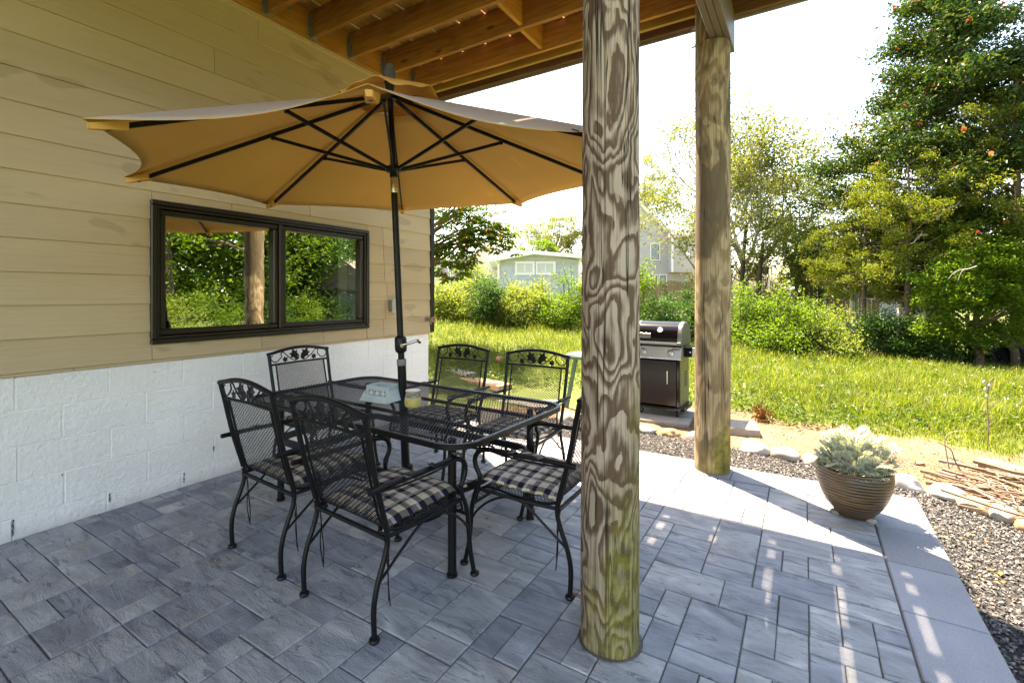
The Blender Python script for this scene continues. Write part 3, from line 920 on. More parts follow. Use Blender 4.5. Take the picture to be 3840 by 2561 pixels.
# outlet box, tap on the wall
ob = thing("outlet_box", "grey weatherproof outlet box with a tan cover on the siding", "outlet box", (WX + .004, 3.665, 1.255))
MB().box((0, -.045, -.062), (.055, .045, .062), .005).build("box_body", MAT["grey_plastic"], ob)
MB().box((.0555, -.055, -.075), (.075, .055, .075), .008).build("cover", MAT["outlet_grey"], ob)
MB().tube(catmull([(.0765, -.035, -.045), (.085, -.030, 0), (.0765, -.035, .045)]), .0035, 6).build("handle", MAT["outlet_grey"], ob, True)
tp = thing("garden_tap", "weathered outdoor water tap with faded red wheel near the house corner", "tap", (WX, 4.215, 1.085))
MB().lathe([(.034, 0), (.034, .006), (.02, .012), (.016, .06), (.02, .062), (.02, .09), (.012, .095), (.010, .11)], 12).build("tap_body", MAT["tap_brass"], tp, True, rot=(0, R(90), 0))
MB().tube([(.055, 0, 0), (.062, 0, -.03), (.07, 0, -.055)], [.014, .013, .015], 10).build("spout", MAT["tap_brass"], tp, True)
MB().tube([(.055, 0, .01), (.058, 0, .034)], .012, 8).build("vent_cap", MAT["tap_brass"], tp, True)
m = MB(); m.tube([(.112, .030 * math.cos(a * R(45)), .030 * math.sin(a * R(45))) for a in range(8)], .006, 6, closed=True)
for a in range(4): m.bar((.112, .03 * math.cos(a * R(90)), .03 * math.sin(a * R(90))), (.112, 0, 0), .006, .006, (1, 0, 0))
m.build("wheel_handle", MAT["tap_red"], tp, True)

# ------------------------------------------------------------------ deck overhead
deck = thing("deck", "raised wooden deck above the patio with joists, boards and dark triple beam", "deck", (0, 0, 0))
ZB, ZT = 3.660, 3.905
XE = 0.09
MB().box((-3.783, -1.5, ZB), (-3.745, 4.232, ZT), .003).build("ledger", MAT["ledger_wood"], deck)
JY = [3.945, 3.515, 3.090, 2.667, 2.250, 1.83, 1.41, 0.99, 0.57, 0.15, -0.27, -0.69, -1.11]
for k, y in enumerate(JY):
    MB().box((-3.743, y - .019, ZB + .002), (XE, y + .019, ZT - .001), .003).build("joist", MAT["joist_wood"], deck)
    h = MB()
    for s in (-1, 1):
        h.box((-3.744, y + s * .0205 - .0012, ZB - .002), (-3.705, y + s * .0205 + .0012, ZB + .205))
        h.box((-3.7446, y + s * .022 if s > 0 else y - .050, ZB + .004), (-3.7426, y + .050 if s > 0 else y - .022, ZB + .205))
    h.box((-3.744, y - .0215, ZB - .0025), (-3.680, y + .0215, ZB + .0015))
    h.build("joist_hanger", MAT["galvanised"], deck)
for a, b in zip(JY[:5], [4.232] + JY[:4]):
    yy = a + (b - a) * .45
    bm = MB().lathe([(.022, 0), (.022, .004), (.016, .0045), (.013, .012), (.0, .013)], 14)
    bm.build("bolt", MAT["galvanised"], deck, True, loc=(-3.745, yy, ZB + .15), rot=(0, R(90), 0))
MB().box((-3.783, 4.234, ZB - .004), (XE + .04, 4.272, ZT), .003).build("rim_joist", MAT["rim_wood"], deck)
MB().box((-3.78, 4.2745, ZB - .028), (XE + .065, 4.294, ZT + .02), .003).build("fascia_board", MAT["fascia_grey"], deck)
MB().box((XE + .002, -1.5, ZB), (XE + .040, 4.232, ZT), .003).build("end_joist", MAT["yellow_wood"], deck)
for a, b, xo in ((JY[0], JY[1], -2.125), (JY[1], JY[2], -2.09), (JY[2], JY[3], -2.13), (JY[3], JY[4], -2.09), (JY[4], JY[5], -2.13)):
    MB().box((xo, b + .0195, ZB + .022), (xo + .038, a - .0195, ZT - .004), .003).build("blocking", MAT["ledger_wood"], deck)
for k in range(3):
    x0 = -.622 + k * .0475
    MB().box((x0, -1.5, 3.345), (x0 + .044, 4.228, 3.657), .004).build("beam_ply", MAT["beam_paint"], deck)
# yellow nailer carried between the poles under the last joist bay
MB().box((-3.70, 4.085, 3.662), (-.64, 4.123, 3.78), .003).build("nailer", MAT["yellow_wood"], deck)
x = -3.790; k = 0
while x < XE + .03:
    w = .1361 if k > 1 else .0825
    MB().box((x, -1.5, 3.9085), (x + w, 4.305, 3.936), .003).build("deck_board", MAT["deck_wood"], deck)
    x += w + (.003 if k % 2 == 0 else .0148); k += 1


def pole(name, label, x, y, r, mat, notch):
    p = thing(name, label, "post", (x, y, 0), 0.3)
    m = MB(); n = 40; prof = []
    zs = [-.3, 0, .15, .4, .7, 1.0, 1.3, 1.6, 1.9, 2.2, 2.5, 2.8, 3.1, 3.342]
    for i, z in enumerate(zs):
        for k in range(n):
            a = 2 * math.pi * k / n
            q = Vector((math.cos(a) * 1.5 + x * 3, math.sin(a) * 1.5, z * .8))
            rr = r * (1.02 - .012 * z) + .006 * mnoise.noise(q) + .0025 * mnoise.noise(q * 3)
            m.v.append((rr * math.cos(a), rr * math.sin(a), z))
    for i in range(len(zs) - 1):
        for k in range(n):
            m.f.append((i * n + k, i * n + (k + 1) % n, (i + 1) * n + (k + 1) % n, (i + 1) * n + k))
    m.f.append(tuple((len(zs) - 1) * n + k for k in range(n)))
    m.build("pole", MAT[mat], p, True, ang=60)
    if notch:
        m = MB(); cut = -.002 - (x + .62); pts = []
        for k in range(33):
            a = math.pi / 2 + math.pi * k / 32
            pts.append((min(r * .985 * math.cos(a), cut - .0005), r * .985 * math.sin(a)))
        n = len(pts)
        for z in (3.3435, 3.655): m.v += [(a, b, z) for a, b in pts]
        for k in range(n): m.f.append((k, (k + 1) % n, n + (k + 1) % n, n + k))
        m.f.append(tuple(n + k for k in range(n)))
        o = m.build("pole_top", MAT[mat], p, True, rot=(0, 0, -0.3), ang=50)
        for z in (3.42, 3.57):
            b = MB().tube([(-r - .075, 0, z), (-r + .02, 0, z)], .007, 8); b.tube([(-r - .034, 0, z), (-r - .018, 0, z)], .016, 6)
            b.build("bolt", MAT["galvanised"], p, True, rot=(0, 0, -0.3 - .55))
    return p


pn = pole("wooden_post", "thick round timber pole with swirling weathered grain beside the dining chairs", -.665, 1.826, .1135, "post_grey", False)
pf = pole("wooden_post", "round timber pole with dark knots and notched top carrying the deck beam", -.62, 4.02, .130, "post_tan", True)
MB().tube([(-.118, .03, 2.04), (-.150, .03, 2.048)], .003, 6).build("nail", MAT["dark_trim"], pn, True, rot=(0, 0, .35))
# ------------------------------------------------------------------ table and chairs
def expanded(prof, width, px, ds, w, th):
    """expanded-metal sheet: zigzag strands of triangular section following a profile of (u, z); x is across"""
    P = np.array([(p[0], p[1]) for p in prof], float)
    seg = np.hypot(*np.diff(P, axis=0).T); cum = np.concatenate([[0], np.cumsum(seg)]); Ltot = cum[-1]
    n = int(Ltot / ds); s = np.linspace(0, Ltot, n + 1)
    U = np.interp(s, cum, P[:, 0]); Z = np.interp(s, cum, P[:, 1])
    dU, dZ = np.gradient(U), np.gradient(Z); l = np.hypot(dU, dZ); nU, nZ = -dZ / l, dU / l
    W = np.array([width(t / Ltot) for t in s])
    nc = int(round(2 * W.max() / px))
    c = np.arange(nc)
    k = np.arange(n + 1)
    xx = (c[:, None] + 0.5) / nc * 2 - 1 + np.where((k[None, :] + c[:, None]) % 2 == 0, 1, -1) * (0.94 / nc)
    X = xx * W[None, :]
    Q = np.stack([X, np.broadcast_to(U, X.shape), np.broadcast_to(Z, X.shape)], -1)
    Nn = np.stack([np.zeros_like(U), nU, nZ], -1)
    A = Q[:, :-1].reshape(-1, 3); B = Q[:, 1:].reshape(-1, 3)
    N = np.broadcast_to(Nn[None, :-1], Q[:, :-1].shape).reshape(-1, 3)
    d = B - A; d /= np.linalg.norm(d, axis=1)[:, None]
    sd = np.cross(N, d) * (w / 2)
    V = np.stack([A - sd, A + sd, A + N * th, B - sd, B + sd, B + N * th], 1).reshape(-1, 3)
    b = np.arange(len(A))[:, None] * 6
    F = np.concatenate([b + np.array([[0, 1, 4, 3]]), b + np.array([[1, 2, 5, 4]]), b + np.array([[2, 0, 3, 5]])], 0)
    return V, F


def leaf_shape(m, c, size, ang, lobes=True, nrm=(0, -1, 0), thick=.0016):
    """small cut-metal vine leaf lying in the x-z plane (or facing nrm), with a centre fold"""
    pts = [(0, -.5), (.18, -.30), (.46, -.28), (.32, -.02), (.5, .22), (.2, .2), (.0, .55), (-.2, .2), (-.5, .22), (-.32, -.02), (-.46, -.28), (-.18, -.30)]
    ca, sa = math.cos(ang), math.sin(ang)
    nz = Vector(nrm).normalized()
    ex = Vector((1, 0, 0)) - nz * nz.x
    ex = ex.normalized() if ex.length > .1 else Vector((0, 1, 0))
    ez = nz.cross(ex)
    vs = []
    for side in (1, -1):
        for (a, b) in [(0, 0)] + pts:
            p = Vector(c) + ex * ((a * ca - b * sa) * size) + ez * ((a * sa + b * ca) * size) + nz * (side * thick + (.12 * size * (abs(a)) if (a, b) != (0, 0) else 0))
            vs.append(p)
    n = len(pts); fs = []
    for i in range(n):
        j = (i + 1) % n
        fs.append((0, 1 + i, 1 + j)); fs.append((n + 1, n + 2 + j, n + 2 + i)); fs.append((1 + i, n + 2 + i, n + 2 + j, 1 + j))
    m.add(vs, fs)


iron = MAT["iron"]


def make_chair():
    t = thing("patio_chair", "x", "chair")
    rear = [(0, .012), (-.004, .13), (.014, .22), (.045, .30), (.063, .36), (.063, .405)]
    up = [(.063, .405), (.050, .46), (.030, .53), (.006, .62), (-.012, .70), (-.032, .80), (-.055, .905)]
    xr = lambda z: .250 + .012 * max(0, (z - .4)) / .5
    for s in (-1, 1):
        lg = MB().tube(catmull([(s * xr(z), u, z) for u, z in rear], 4), .0115, 10).build("leg", iron, t, True)
        MB().lathe([(.004, .0), (.020, .003), (.023, .010), (.020, .018), (.012, .022)], 14, (s * .25, 0, 0)).build("foot", iron, lg, True)
        fr = [(.483, .470), (.488, .43), (.515, .37), (.532, .30), (.538, .22), (.548, .13), (.566, .05), (.577, .012)]
        arm = [(-.045, .612), (.08, .615), (.25, .612), (.38, .611), (.45, .606), (.492, .588), (.512, .553), (.508, .515), (.490, .485), (.483, .470)]
        f = MB().tube(catmull([(s * (.276 + .012 * max(0, .3 - z)), u, z) for u, z in fr], 4), .0115, 10).build("leg", iron, t, True)
        MB().lathe([(.004, .0), (.020, .003), (.023, .010), (.020, .018), (.012, .022)], 14, (s * .2796, .578, 0)).build("foot", iron, f, True)
        a = MB().tube(catmull([(s * .276, u, z) for u, z in arm], 4), .0125, 10)
        a.tube(catmull([(s * .276, -.005, .604), (s * .292, .06, .602), (s * .304, .20, .603), (s * .302, .33, .606), (s * .296, .43, .615), (s * .272, .492, .612), (s * .250, .470, .618), (s * .252, .425, .619), (s * .272, .40, .620)], 4), .0052, 6)
        ao = a.build("armrest", iron, t, True)
        for c_, z_, a_, n_ in (((s * .276, .452, .628), .062, .4, (0, .15, 1)), ((s * .290, .285, .627), .052, 1.1, (.2 * s, 0, 1)), ((s * .289, .135, .626), .046, 1.7, (.2 * s, 0, 1))):
            l = MB(); leaf_shape(l, c_, z_, a_, nrm=n_); l.build("leaf_ornament", iron, ao)
        MB().tube(catmull([(s * .281, .536, .232), (s * .278, .505, .285), (s * .272, .44, .345), (s * .265, .36, .385), (s * .261, .30, .392), (s * .258, .23, .375), (s * .253, .13, .305), (s * .250, .035, .235), (s * .250, .016, .222)], 4), .0062, 8).build("side_brace", iron, t, True)
        MB().tube([(s * .249, .055, .392), (s * .262, .25, .392), (s * .276, .490, .405)], .009, 8).build("seat_rail", iron, t, True)
    # back frame: uprights and arched top rail, lower ornament rail
    for s in (-1, 1):
        MB().tube(catmull([(s * xr(z), u, z) for u, z in up], 4) , .0125, 10).build("back_upright", iron, t, True)
    top = [(-.262 + .524 * k / 12, -.055 - .006 * math.sin(math.pi * k / 12), .905 + .037 * math.sin(math.pi * k / 12)) for k in range(13)]
    MB().tube([(-.2745, -.055, .905)] + top[1:-1] + [(.2745, -.055, .905)], .0125, 10).build("top_rail", iron, t, True)
    MB().tube([(-.258, -.037, .823), (0, -.034, .826), (.258, -.037, .823)], .0085, 8).build("cross_rail", iron, t, True)
    MB().tube([(-.250, .058, .388), (.250, .058, .388)], .0105, 8).build("seat_rail", iron, t, True)
    MB().tube([(-.276, .528, .318), (.276, .528, .318)], .0085, 8).build("seat_rail", iron, t, True)
    sc_ = MB()
    y = -.046
    for s in (-1, 1):
        path = [(.232, .893), (.247, .888), (.248, .868), (.232, .848), (.205, .842), (.180, .858), (.160, .885), (.168, .905), (.150, .915), (.135, .905), (.10, .872), (.06, .845), (.035, .840), (.016, .850), (.010, .872), (.022, .885)]
        sc_.tube(catmull([(s * a, y, b) for a, b in path], 4), .0042, 6)
    so_ = sc_.build("vine_ornament", iron, t, True)
    for s in (-1, 1):
        for c_, z_, a_ in (((s * .052, y, .893), .082, s * -.35), ((s * .030, y - .002, .862), .045, s * .5), ((s * .128, y, .855), .050, s * .9)):
            l = MB(); leaf_shape(l, c_, z_, a_); l.build("leaf_ornament", iron, so_)
    prof = [(-.034, .815), (-.015, .73), (.010, .62), (.035, .52), (.050, .465), (.068, .425), (.10, .402), (.17, .396), (.30, .399), (.42, .408), (.475, .404), (.505, .385), (.522, .355), (.526, .322)]
    prof = [(p[0], p[1]) for p in [(q.x, q.y) for q in catmull([(a, b, 0) for a, b in prof], 6)]]
    wd = lambda f: .214 + .03 * min(1, max(0, (f - .3) / .25))
    V, F = expanded(prof, wd, .0138, .0092, .0040, .0022)
    inst("mesh_panel", fastmesh("mesh_panel", V, F, iron), t)
    n = len(prof)
    for s in (-1, 1):
        MB().tube([(s * wd(k / (n - 1)), u, z) for k, (u, z) in enumerate(prof)], .0062, 8).build("panel_edge", iron, t, True)
    return t


def make_cushion():
    n = 22; W, D_ = .235, .225
    V = []; F = []
    for side in (1, -1):
        for j in range(n + 1):
            for i in range(n + 1):
                u, v = 2 * i / n - 1, 2 * j / n - 1
                e = max(0, (1 - abs(u) ** 3.2)) * max(0, (1 - abs(v) ** 3.2))
                th = .030 * e ** .42
                pinch = 1 + .018 * (abs(u * v) ** 4)
                puff = .004 * math.sin(3.1 * u + 1) * math.cos(2.7 * v)
                edge = .0022 * math.sin(u * 17) * abs(v) ** 8 + .0022 * math.sin(v * 19) * abs(u) ** 8
                V.append((u * W * pinch, v * D_ * pinch, side * th + puff + edge * 2 - (.012 * abs(v * u) ** 5)))
    m = (n + 1) ** 2
    for j in range(n):
        for i in range(n):
            a = j * (n + 1) + i
            F.append((a, a + 1, a + n + 2, a + n + 1)); F.append((m + a, m + a + n + 1, m + a + n + 2, m + a + 1))
    o = inst("seat_cushion", fastmesh("seat_cushion", np.array(V), np.array(F), MAT["plaid"], True))
    # small gathered tabs at the corners
    m2 = MB()
    for s in (-1, 1):
        for e in (-1, 1):
            c = (s * (W - .002), e * (D_ - .002), 0)
            m2.add([(c[0] - s * .03, c[1] - e * .004, .006), (c[0] - s * .004, c[1] - e * .03, .006), (c[0] + s * .028, c[1] + e * .02, -.006 + .012 * (s > 0)), (c[0] + s * .012, c[1] + e * .032, .004),
                    (c[0] - s * .03, c[1] - e * .004, -.006), (c[0] - s * .004, c[1] - e * .03, -.006), (c[0] + s * .028, c[1] + e * .02, -.012 + .012 * (s > 0)), (c[0] + s * .012, c[1] + e * .032, -.004)],
                   [(0, 1, 3, 2), (4, 6, 7, 5), (0, 2, 6, 4), (2, 3, 7, 6), (3, 1, 5, 7), (1, 0, 4, 5)])
    m2.build("corner_tab", MAT["plaid"], o)
    for s in (-1, 1):
        k = MB()
        x0, y0 = s * (W + .004), -D_ - .004
        k.tube(catmull([(x0, y0, 0), (x0 + s * .006, y0 - .012, .03), (x0 + s * .004, y0 - .02, .02), (x0, y0 - .006, -.02), (x0 + s * .002, y0 + .004, -.12), (x0 + s * .004, y0 - .004, -.22), (x0 + .002, y0 + .006, -.33)], 4), .0026, 6)
        k.tube(catmull([(x0, y0, 0), (x0 - s * .008, y0 - .006, -.03), (x0 - s * .004, y0, -.12), (x0 - s * .007, y0 + .006, -.24), (x0 - s * .005, y0 + .004, -.31)], 4), .0026, 6)
        k.build("cushion_tie", MAT["cord_black"], o, True)
    return o


chair0 = make_chair()
cush0 = make_cushion()
CH = [  # back-leg centre, rotation, label of chair, label of cushion
    (-1.700, 1.328, R(-4), "black mesh iron chair turned away from view, closest to the thick swirled post's chairs front", ""),
    (-2.405, 1.380, R(-3.5), "", ""),
    (-.905, 2.215, R(90), "", ""),
    (-3.520, 2.420, R(-91), "", ""),
    (-2.500, 3.190, R(181), "", ""),
    (-1.770, 3.185, R(182), "", ""),
]
CL = ["black mesh iron chair seen from behind on the camera side, nearer the thick post",
      "black mesh iron chair seen from behind on the camera side, nearer the white wall",
      "black mesh iron chair at the table end, partly hidden by the thick swirled post",
      "black mesh iron chair at the table end, backed against the white block wall",
      "black mesh iron chair across the table, with the house corner behind it",
      "black mesh iron chair across the table, with lawn and a gravel strip behind it"]
KL = ["navy plaid seat cushion with hanging ties on the chair turned away beside the thick post",
      "navy plaid seat cushion on the chair turned away nearer the white wall",
      "navy plaid seat cushion on the end chair partly hidden by the thick post",
      "navy plaid seat cushion on the end chair against the white block wall",
      "navy plaid seat cushion across the table, on the chair beside the house corner",
      "navy plaid seat cushion across the table, on the chair in front of the gravel"]
for k, (x, y, rz, _, _) in enumerate(CH):
    o = chair0 if k == 0 else dup(chair0, (0, 0, 0), 0)
    o.location = (x, y, 0.001); o.rotation_euler = (0, 0, rz); o["label"] = CL[k]; o["group"] = "iron chairs around the patio table"
    c = cush0 if k == 0 else cush0.copy()
    if k:
        C.objects.link(c)
        for ch in list(cush0.children):
            d = ch.copy(); C.objects.link(d); d.parent = c
    f = Matrix.Rotation(rz, 4, 'Z') @ Vector((0, .300, 0))
    c.location = (x + f.x, y + f.y, .434); c.rotation_euler = (R(2.0) , 0, rz + R(rnd.uniform(-2, 2)))
    tag(c, KL[k], "cushion", "plaid cushions on the iron chairs")

tab = thing("patio_table", "rectangular black iron mesh patio table with rounded corners", "table", (-2.215, 2.215, 0), R(-2.5))
TZ, hxw, hyw, cr = .700, .945, .525, .15


def rrect(hx_, hy_, r, n=8):
    pts = []
    for (cx, cy, a0) in ((hx_ - r, hy_ - r, 0), (-hx_ + r, hy_ - r, 90), (-hx_ + r, -hy_ + r, 180), (hx_ - r, -hy_ + r, 270)):
        for k in range(n + 1):
            a = R(a0 + 90 * k / n); pts.append((cx + r * math.cos(a), cy + r * math.sin(a)))
    return pts


def rim_band(hx_, hy_, r, prof):
    """closed frame: prof is list of (inset, z)"""
    m = MB(); n = None
    for (i, z) in prof:
        pts = rrect(hx_ - i, hy_ - i, r - i); n = len(pts); m.v += [(a, b, z) for a, b in pts]
    q = len(prof)
    for s in range(q):
        a, b = s * n, ((s + 1) % q) * n
        for k in range(n): m.f.append((a + k, a + (k + 1) % n, b + (k + 1) % n, b + k))
    return m


rim_band(hxw, hyw, cr, [(.0, TZ - .026), (.0, TZ - .005), (.004, TZ - .001), (.014, TZ), (.026, TZ - .003), (.026, TZ - .010), (.012, TZ - .012), (.012, TZ - .026)]).build("table_rim", iron, tab, True, ang=35)
V, F = expanded([(-(hxw - .02), TZ - .006), (hxw - .02, TZ - .006)], lambda f: hyw - .02, .0148, .0098, .0040, .002)
V = V[:, [1, 0, 2]]
# trim strands lying outside the rounded corners
cx_, cy_ = np.abs(V[:, 0]) - (hxw - cr), np.abs(V[:, 1]) - (hyw - cr)
out = (cx_ > 0) & (cy_ > 0) & (np.hypot(cx_, cy_) > cr - .015)
bad = np.unique(np.nonzero(out)[0] // 6)
keep = ~np.isin(F.min(1) // 6, bad)
inst("mesh_top", fastmesh("mesh_top", V, F[keep], iron), tab)
MB().lathe([(.030, TZ - .012), (.045, TZ - .010), (.045, TZ - .002), (.030, TZ)], 24).build("parasol_collar", iron, tab, True)
for sx in (-1, 1):
    for sy in (-1, 1):
        l = MB().tube([(sx * .76, sy * .36, .015), (sx * .76, sy * .36, TZ - .026)], .0215, 12).build("leg", iron, tab, True)
        MB().lathe([(.005, 0), (.027, .002), (.027, .016), (.02, .02)], 14, (sx * .76, sy * .36, 0)).build("foot", iron, l, True)
rim_band(.80, .40, .16, [(.0, .395), (.0, .437), (.020, .437), (.020, .395)]).build("lower_frame", iron, tab, True, ang=30)
for sy in (-1, 1):
    MB().bar((-.9, sy * .18, TZ - .02), (.9, sy * .18, TZ - .02), .014, .018).build("top_stretcher", iron, tab)

# ------------------------------------------------------------------ umbrella
UB = Vector((-2.203, 2.270, 0)); AX = Vector((-.00395, -.05417, .99852))
um = thing("patio_umbrella", "large tan market umbrella with black ribs, open over the iron table", "umbrella", UB)
um.rotation_mode = 'QUATERNION'; um.rotation_quaternion = Vector((0, 0, 1)).rotation_difference(AX)
blk = MAT["black_plastic"]
MB().tube([(0, 0, .055), (0, 0, 2.10)], .0205, 20).build("pole", iron, um, True)
MB().lathe([(.0275, .06), (.0275, .925), (.022, .928)], 20).build("base_sleeve", iron, um, True)
MB().lathe([(.0285, .926), (.030, .930), (.030, .962), (.0285, .966)], 20).build("sleeve_collar", MAT["grey_plastic"], um, True)
MB().tube([(0, 0, 2.18), (0, 0, 2.73)], .0175, 16).build("upper_pole", iron, um, True)
MB().lathe([(.0215, 2.025), (.0222, 2.028), (.0222, 2.122), (.0215, 2.125)], 20).build("tilt_joint", MAT["silver"], um, True)
MB().lathe([(.024, 2.122), (.024, 2.15), (.044, 2.155), (.050, 2.165), (.050, 2.180), (.040, 2.192), (.022, 2.195)], 24).build("runner", blk, um, True)
MB().lathe([(.018, 2.60), (.040, 2.605), (.042, 2.63), (.018, 2.64)], 20).build("top_hub", blk, um, True)
MB().lathe([(.02, 2.65), (.036, 2.722), (.041, 2.742), (.039, 2.746), (.042, 2.750), (.041, 2.770), (.037, 2.774), (.036, 2.795), (.026, 2.818), (.0, 2.826)], 20).build("finial", MAT["finial_grey"], um, True)
MB().lathe([(.0205, 1.005), (.034, 1.015), (.038, 1.03), (.038, 1.092), (.034, 1.108), (.0205, 1.118)], 24).build("crank_housing", blk, um, True)
hd = MB()
hd.tube([(.030, -.022, 1.062), (.050, -.036, 1.062)], .013, 12)
hd.tube(catmull([(.046, -.035, 1.062), (.085, -.022, 1.073), (.125, .002, 1.086), (.150, .016, 1.092)], 5), [.011] * 3 + [.0085] * 13, 10)
hd.tube([(.142, .012, 1.09), (.158, .000, 1.088), (.176, -.012, 1.084)], [.010, .012, .009], 10)
hd.build("crank_handle", MAT["silver"], um, True)
phi = 2.31479; RU, ZTIP, ZAP = 1.486, 2.092, 2.640
tips = []
for k in range(8):
    a = phi - k * math.pi / 4
    tips.append(Vector((-math.cos(a), -math.sin(a), 0)))
for k in range(8):
    d = tips[k]; p0 = d * .04 + Vector((0, 0, 2.615)); p1 = d * (RU - .05) + Vector((0, 0, ZTIP + .003))
    rb = MB().bar(p0, p1, .013, .021).build("rib", iron, um)
    f = .47; pm = p0.lerp(p1, f)
    st = MB().bar(d * .044 + Vector((0, 0, 2.172)), pm + Vector((0, 0, -.018)), .011, .019); st.build("strut", iron, um)
    br = MB().box((-.012, -.009, -.024), (.012, .009, .006), .002); br.build("bracket", blk, um, loc=pm + Vector((0, 0, -.006)), rot=(0, 0, math.atan2(d.y, d.x)))


def canopy_pt(k, t, s, lift):
    a, b = tips[k], tips[(k + 1) % 8]
    dxy = a.lerp(b, t) * RU * s
    z = ZAP + .012 + (ZTIP + .016 - ZAP) * s
    e = 4 * t * (1 - t)
    dxy *= 1 - .085 * e * s ** 3
    z -= .030 * e * s * (1 - .25 * s) - .012 * e * s ** 3
    z += .004 * math.sin(9 * s + k * 2) * e
    return Vector((dxy.x, dxy.y, z + lift))


NS, NT = 14, 10
for k in range(8):
    for nm, mt_, lift in (("canopy_panel", "canopy_cloth", 0.0),):
        V = []; F = []
        for side, lf in ((0, 0.0), (1, .0028)):
            for i in range(NS + 1):
                s = .145 + (1.012 - .145) * i / NS
                for j in range(NT + 1): V.append(canopy_pt(k, j / NT, s, lf))
        q = (NS + 1) * (NT + 1)
        for i in range(NS):
            for j in range(NT):
                a = i * (NT + 1) + j
                F.append((a, a + NT + 1, a + NT + 2, a + 1)); F.append((q + a, q + a + 1, q + a + NT + 2, q + a + NT + 1))
        for j in range(NT):
            a = NS * (NT + 1) + j; F.append((a, q + a, q + a + 1, a + 1))
            a = j; F.append((a, a + 1, q + a + 1, q + a))
        me = fastmesh("canopy_panel", np.array([tuple(v) for v in V]), np.array(F), MAT["canopy_cloth"], True)
        me.materials.append(MAT["canopy_top_sheen"])
        mi = np.zeros(len(F), dtype=np.int32)
        for i, f in enumerate(F):
            if min(f) >= q: mi[i] = 1
        me.polygons.foreach_set("material_index", mi)
        pn_ = inst("canopy_panel", me, um)
    d = tips[k]
    c0 = d * (RU + .004) + Vector((0, 0, ZTIP + .010)); c1 = d * (RU - .115) + Vector((0, 0, ZTIP + .040))
    sd = d.cross(Vector((0, 0, 1)))
    pk = MB()
    pk.add([c0 + sd * .012, c0 - sd * .012, c1 + sd * .030, c1 - sd * .030, c0 + sd * .010 + Vector((0, 0, -.022)), c0 - sd * .010 + Vector((0, 0, -.022)), c1 + sd * .022 + Vector((0, 0, -.034)), c1 - sd * .022 + Vector((0, 0, -.034))],
           [(0, 1, 3, 2), (4, 6, 7, 5), (0, 4, 5, 1), (2, 3, 7, 6), (0, 2, 6, 4), (1, 5, 7, 3)])
    pk.build("rib_pocket", MAT["canopy_cloth"], um)
# wind vent cap above the hole at the top
V = []; F = []; N_ = 64; rs = [.030, .09, .16, .23, .305]
for side, lf in ((0, 0), (1, .003)):
    for i, r in enumerate(rs):
        for k in range(N_):
            a = 2 * math.pi * k / N_
            w = .020 * math.sin(5 * a + 1.0) * (r / .305) ** 2 + .010 * math.sin(11 * a) * (r / .305) ** 3
            V.append((r * math.cos(a), r * math.sin(a), 2.722 - .245 * r - .045 * (r / .305) ** 3 + w + lf))
q = len(rs) * N_
for i in range(len(rs) - 1):
    for k in range(N_):
        a = i * N_ + k; b = i * N_ + (k + 1) % N_
        F.append((a, a + N_, b + N_, b)); F.append((q + a, q + b, q + b + N_, q + a + N_))
for k in range(N_):
    a = (len(rs) - 1) * N_ + k; b = (len(rs) - 1) * N_ + (k + 1) % N_
    F.append((a, q + a, q + b, b))
inst("vent_cap", fastmesh("vent_cap", np.array(V), np.array(F), MAT["canopy_cloth"], True), um)
vr = MB(); vr.tube([canopy_pt(k, t / 6, .147, -.004) for k in range(8) for t in range(6)], .0045, 6, closed=True); vr.build("vent_hem", MAT["canopy_cloth"], um, True)
ubs = thing("umbrella_base", "round black weighted umbrella base under the iron table", "umbrella base", UB)
MB().lathe([(.27, 0), (.275, .012), (.265, .030), (.245, .034), (.21, .030), (.12, .040), (.055, .055), (.045, .07)], 40).build("base_dish", iron, ubs, True)
MB().lathe([(.045, .068), (.036, .09), (.036, .26), (.031, .27)], 20).build("base_tube", iron, ubs, True)

# ------------------------------------------------------------------ things on the table
cad = thing("caddy_box", "pale blue weathered wooden caddy box with cut out lace front, on the table", "box", (-2.312, 2.165, TZ), R(3))
hw, hd_, hz = .092, .062, .098
m = MB()
m.box((-hw, -hd_, .004), (hw, hd_, .012), .002)
m.box((-hw, hd_ - .010, .0125), (hw, hd_, hz), .002)
for s in (-1, 1): m.box((s * hw - (.010 if s > 0 else 0), -hd_ + .0105, .0125), (s * hw + (0 if s > 0 else .010), hd_ - .0105, hz), .002)
# front with a rectangular opening for the lace
m.box((-hw, -hd_, .0125), (hw, -hd_ + .010, .030), .002); m.box((-hw, -hd_, hz - .022), (hw, -hd_ + .010, hz), .002)
for s in (-1, 1): m.box((-hw if s < 0 else hw - .018, -hd_, .0305), (-hw + .018 if s < 0 else hw, -hd_ + .010, hz - .0225), .002)
m.build("box_body", MAT["caddy_paint"], cad)
MB().box((-hw + .017, -hd_ + .0085, .029), (hw - .017, -hd_ + .0095, hz - .021)).build("lining", MAT["caddy_dark"], cad)
m = MB()
m.add([(-hw - .020, -hd_ - .036, .004), (hw + .020, -hd_ - .036, .004), (hw + .004, -hd_ - .002, .038), (-hw - .004, -hd_ - .002, .038), (-hw - .020, -hd_ - .030, .0), (hw + .020, -hd_ - .030, .0), (hw + .004, -hd_ - .002, .004), (-hw - .004, -hd_ - .002, .004)],
      [(0, 1, 2, 3), (4, 7, 6, 5), (0, 4, 5, 1), (1, 5, 6, 2), (3, 2, 6, 7), (0, 3, 7, 4)])
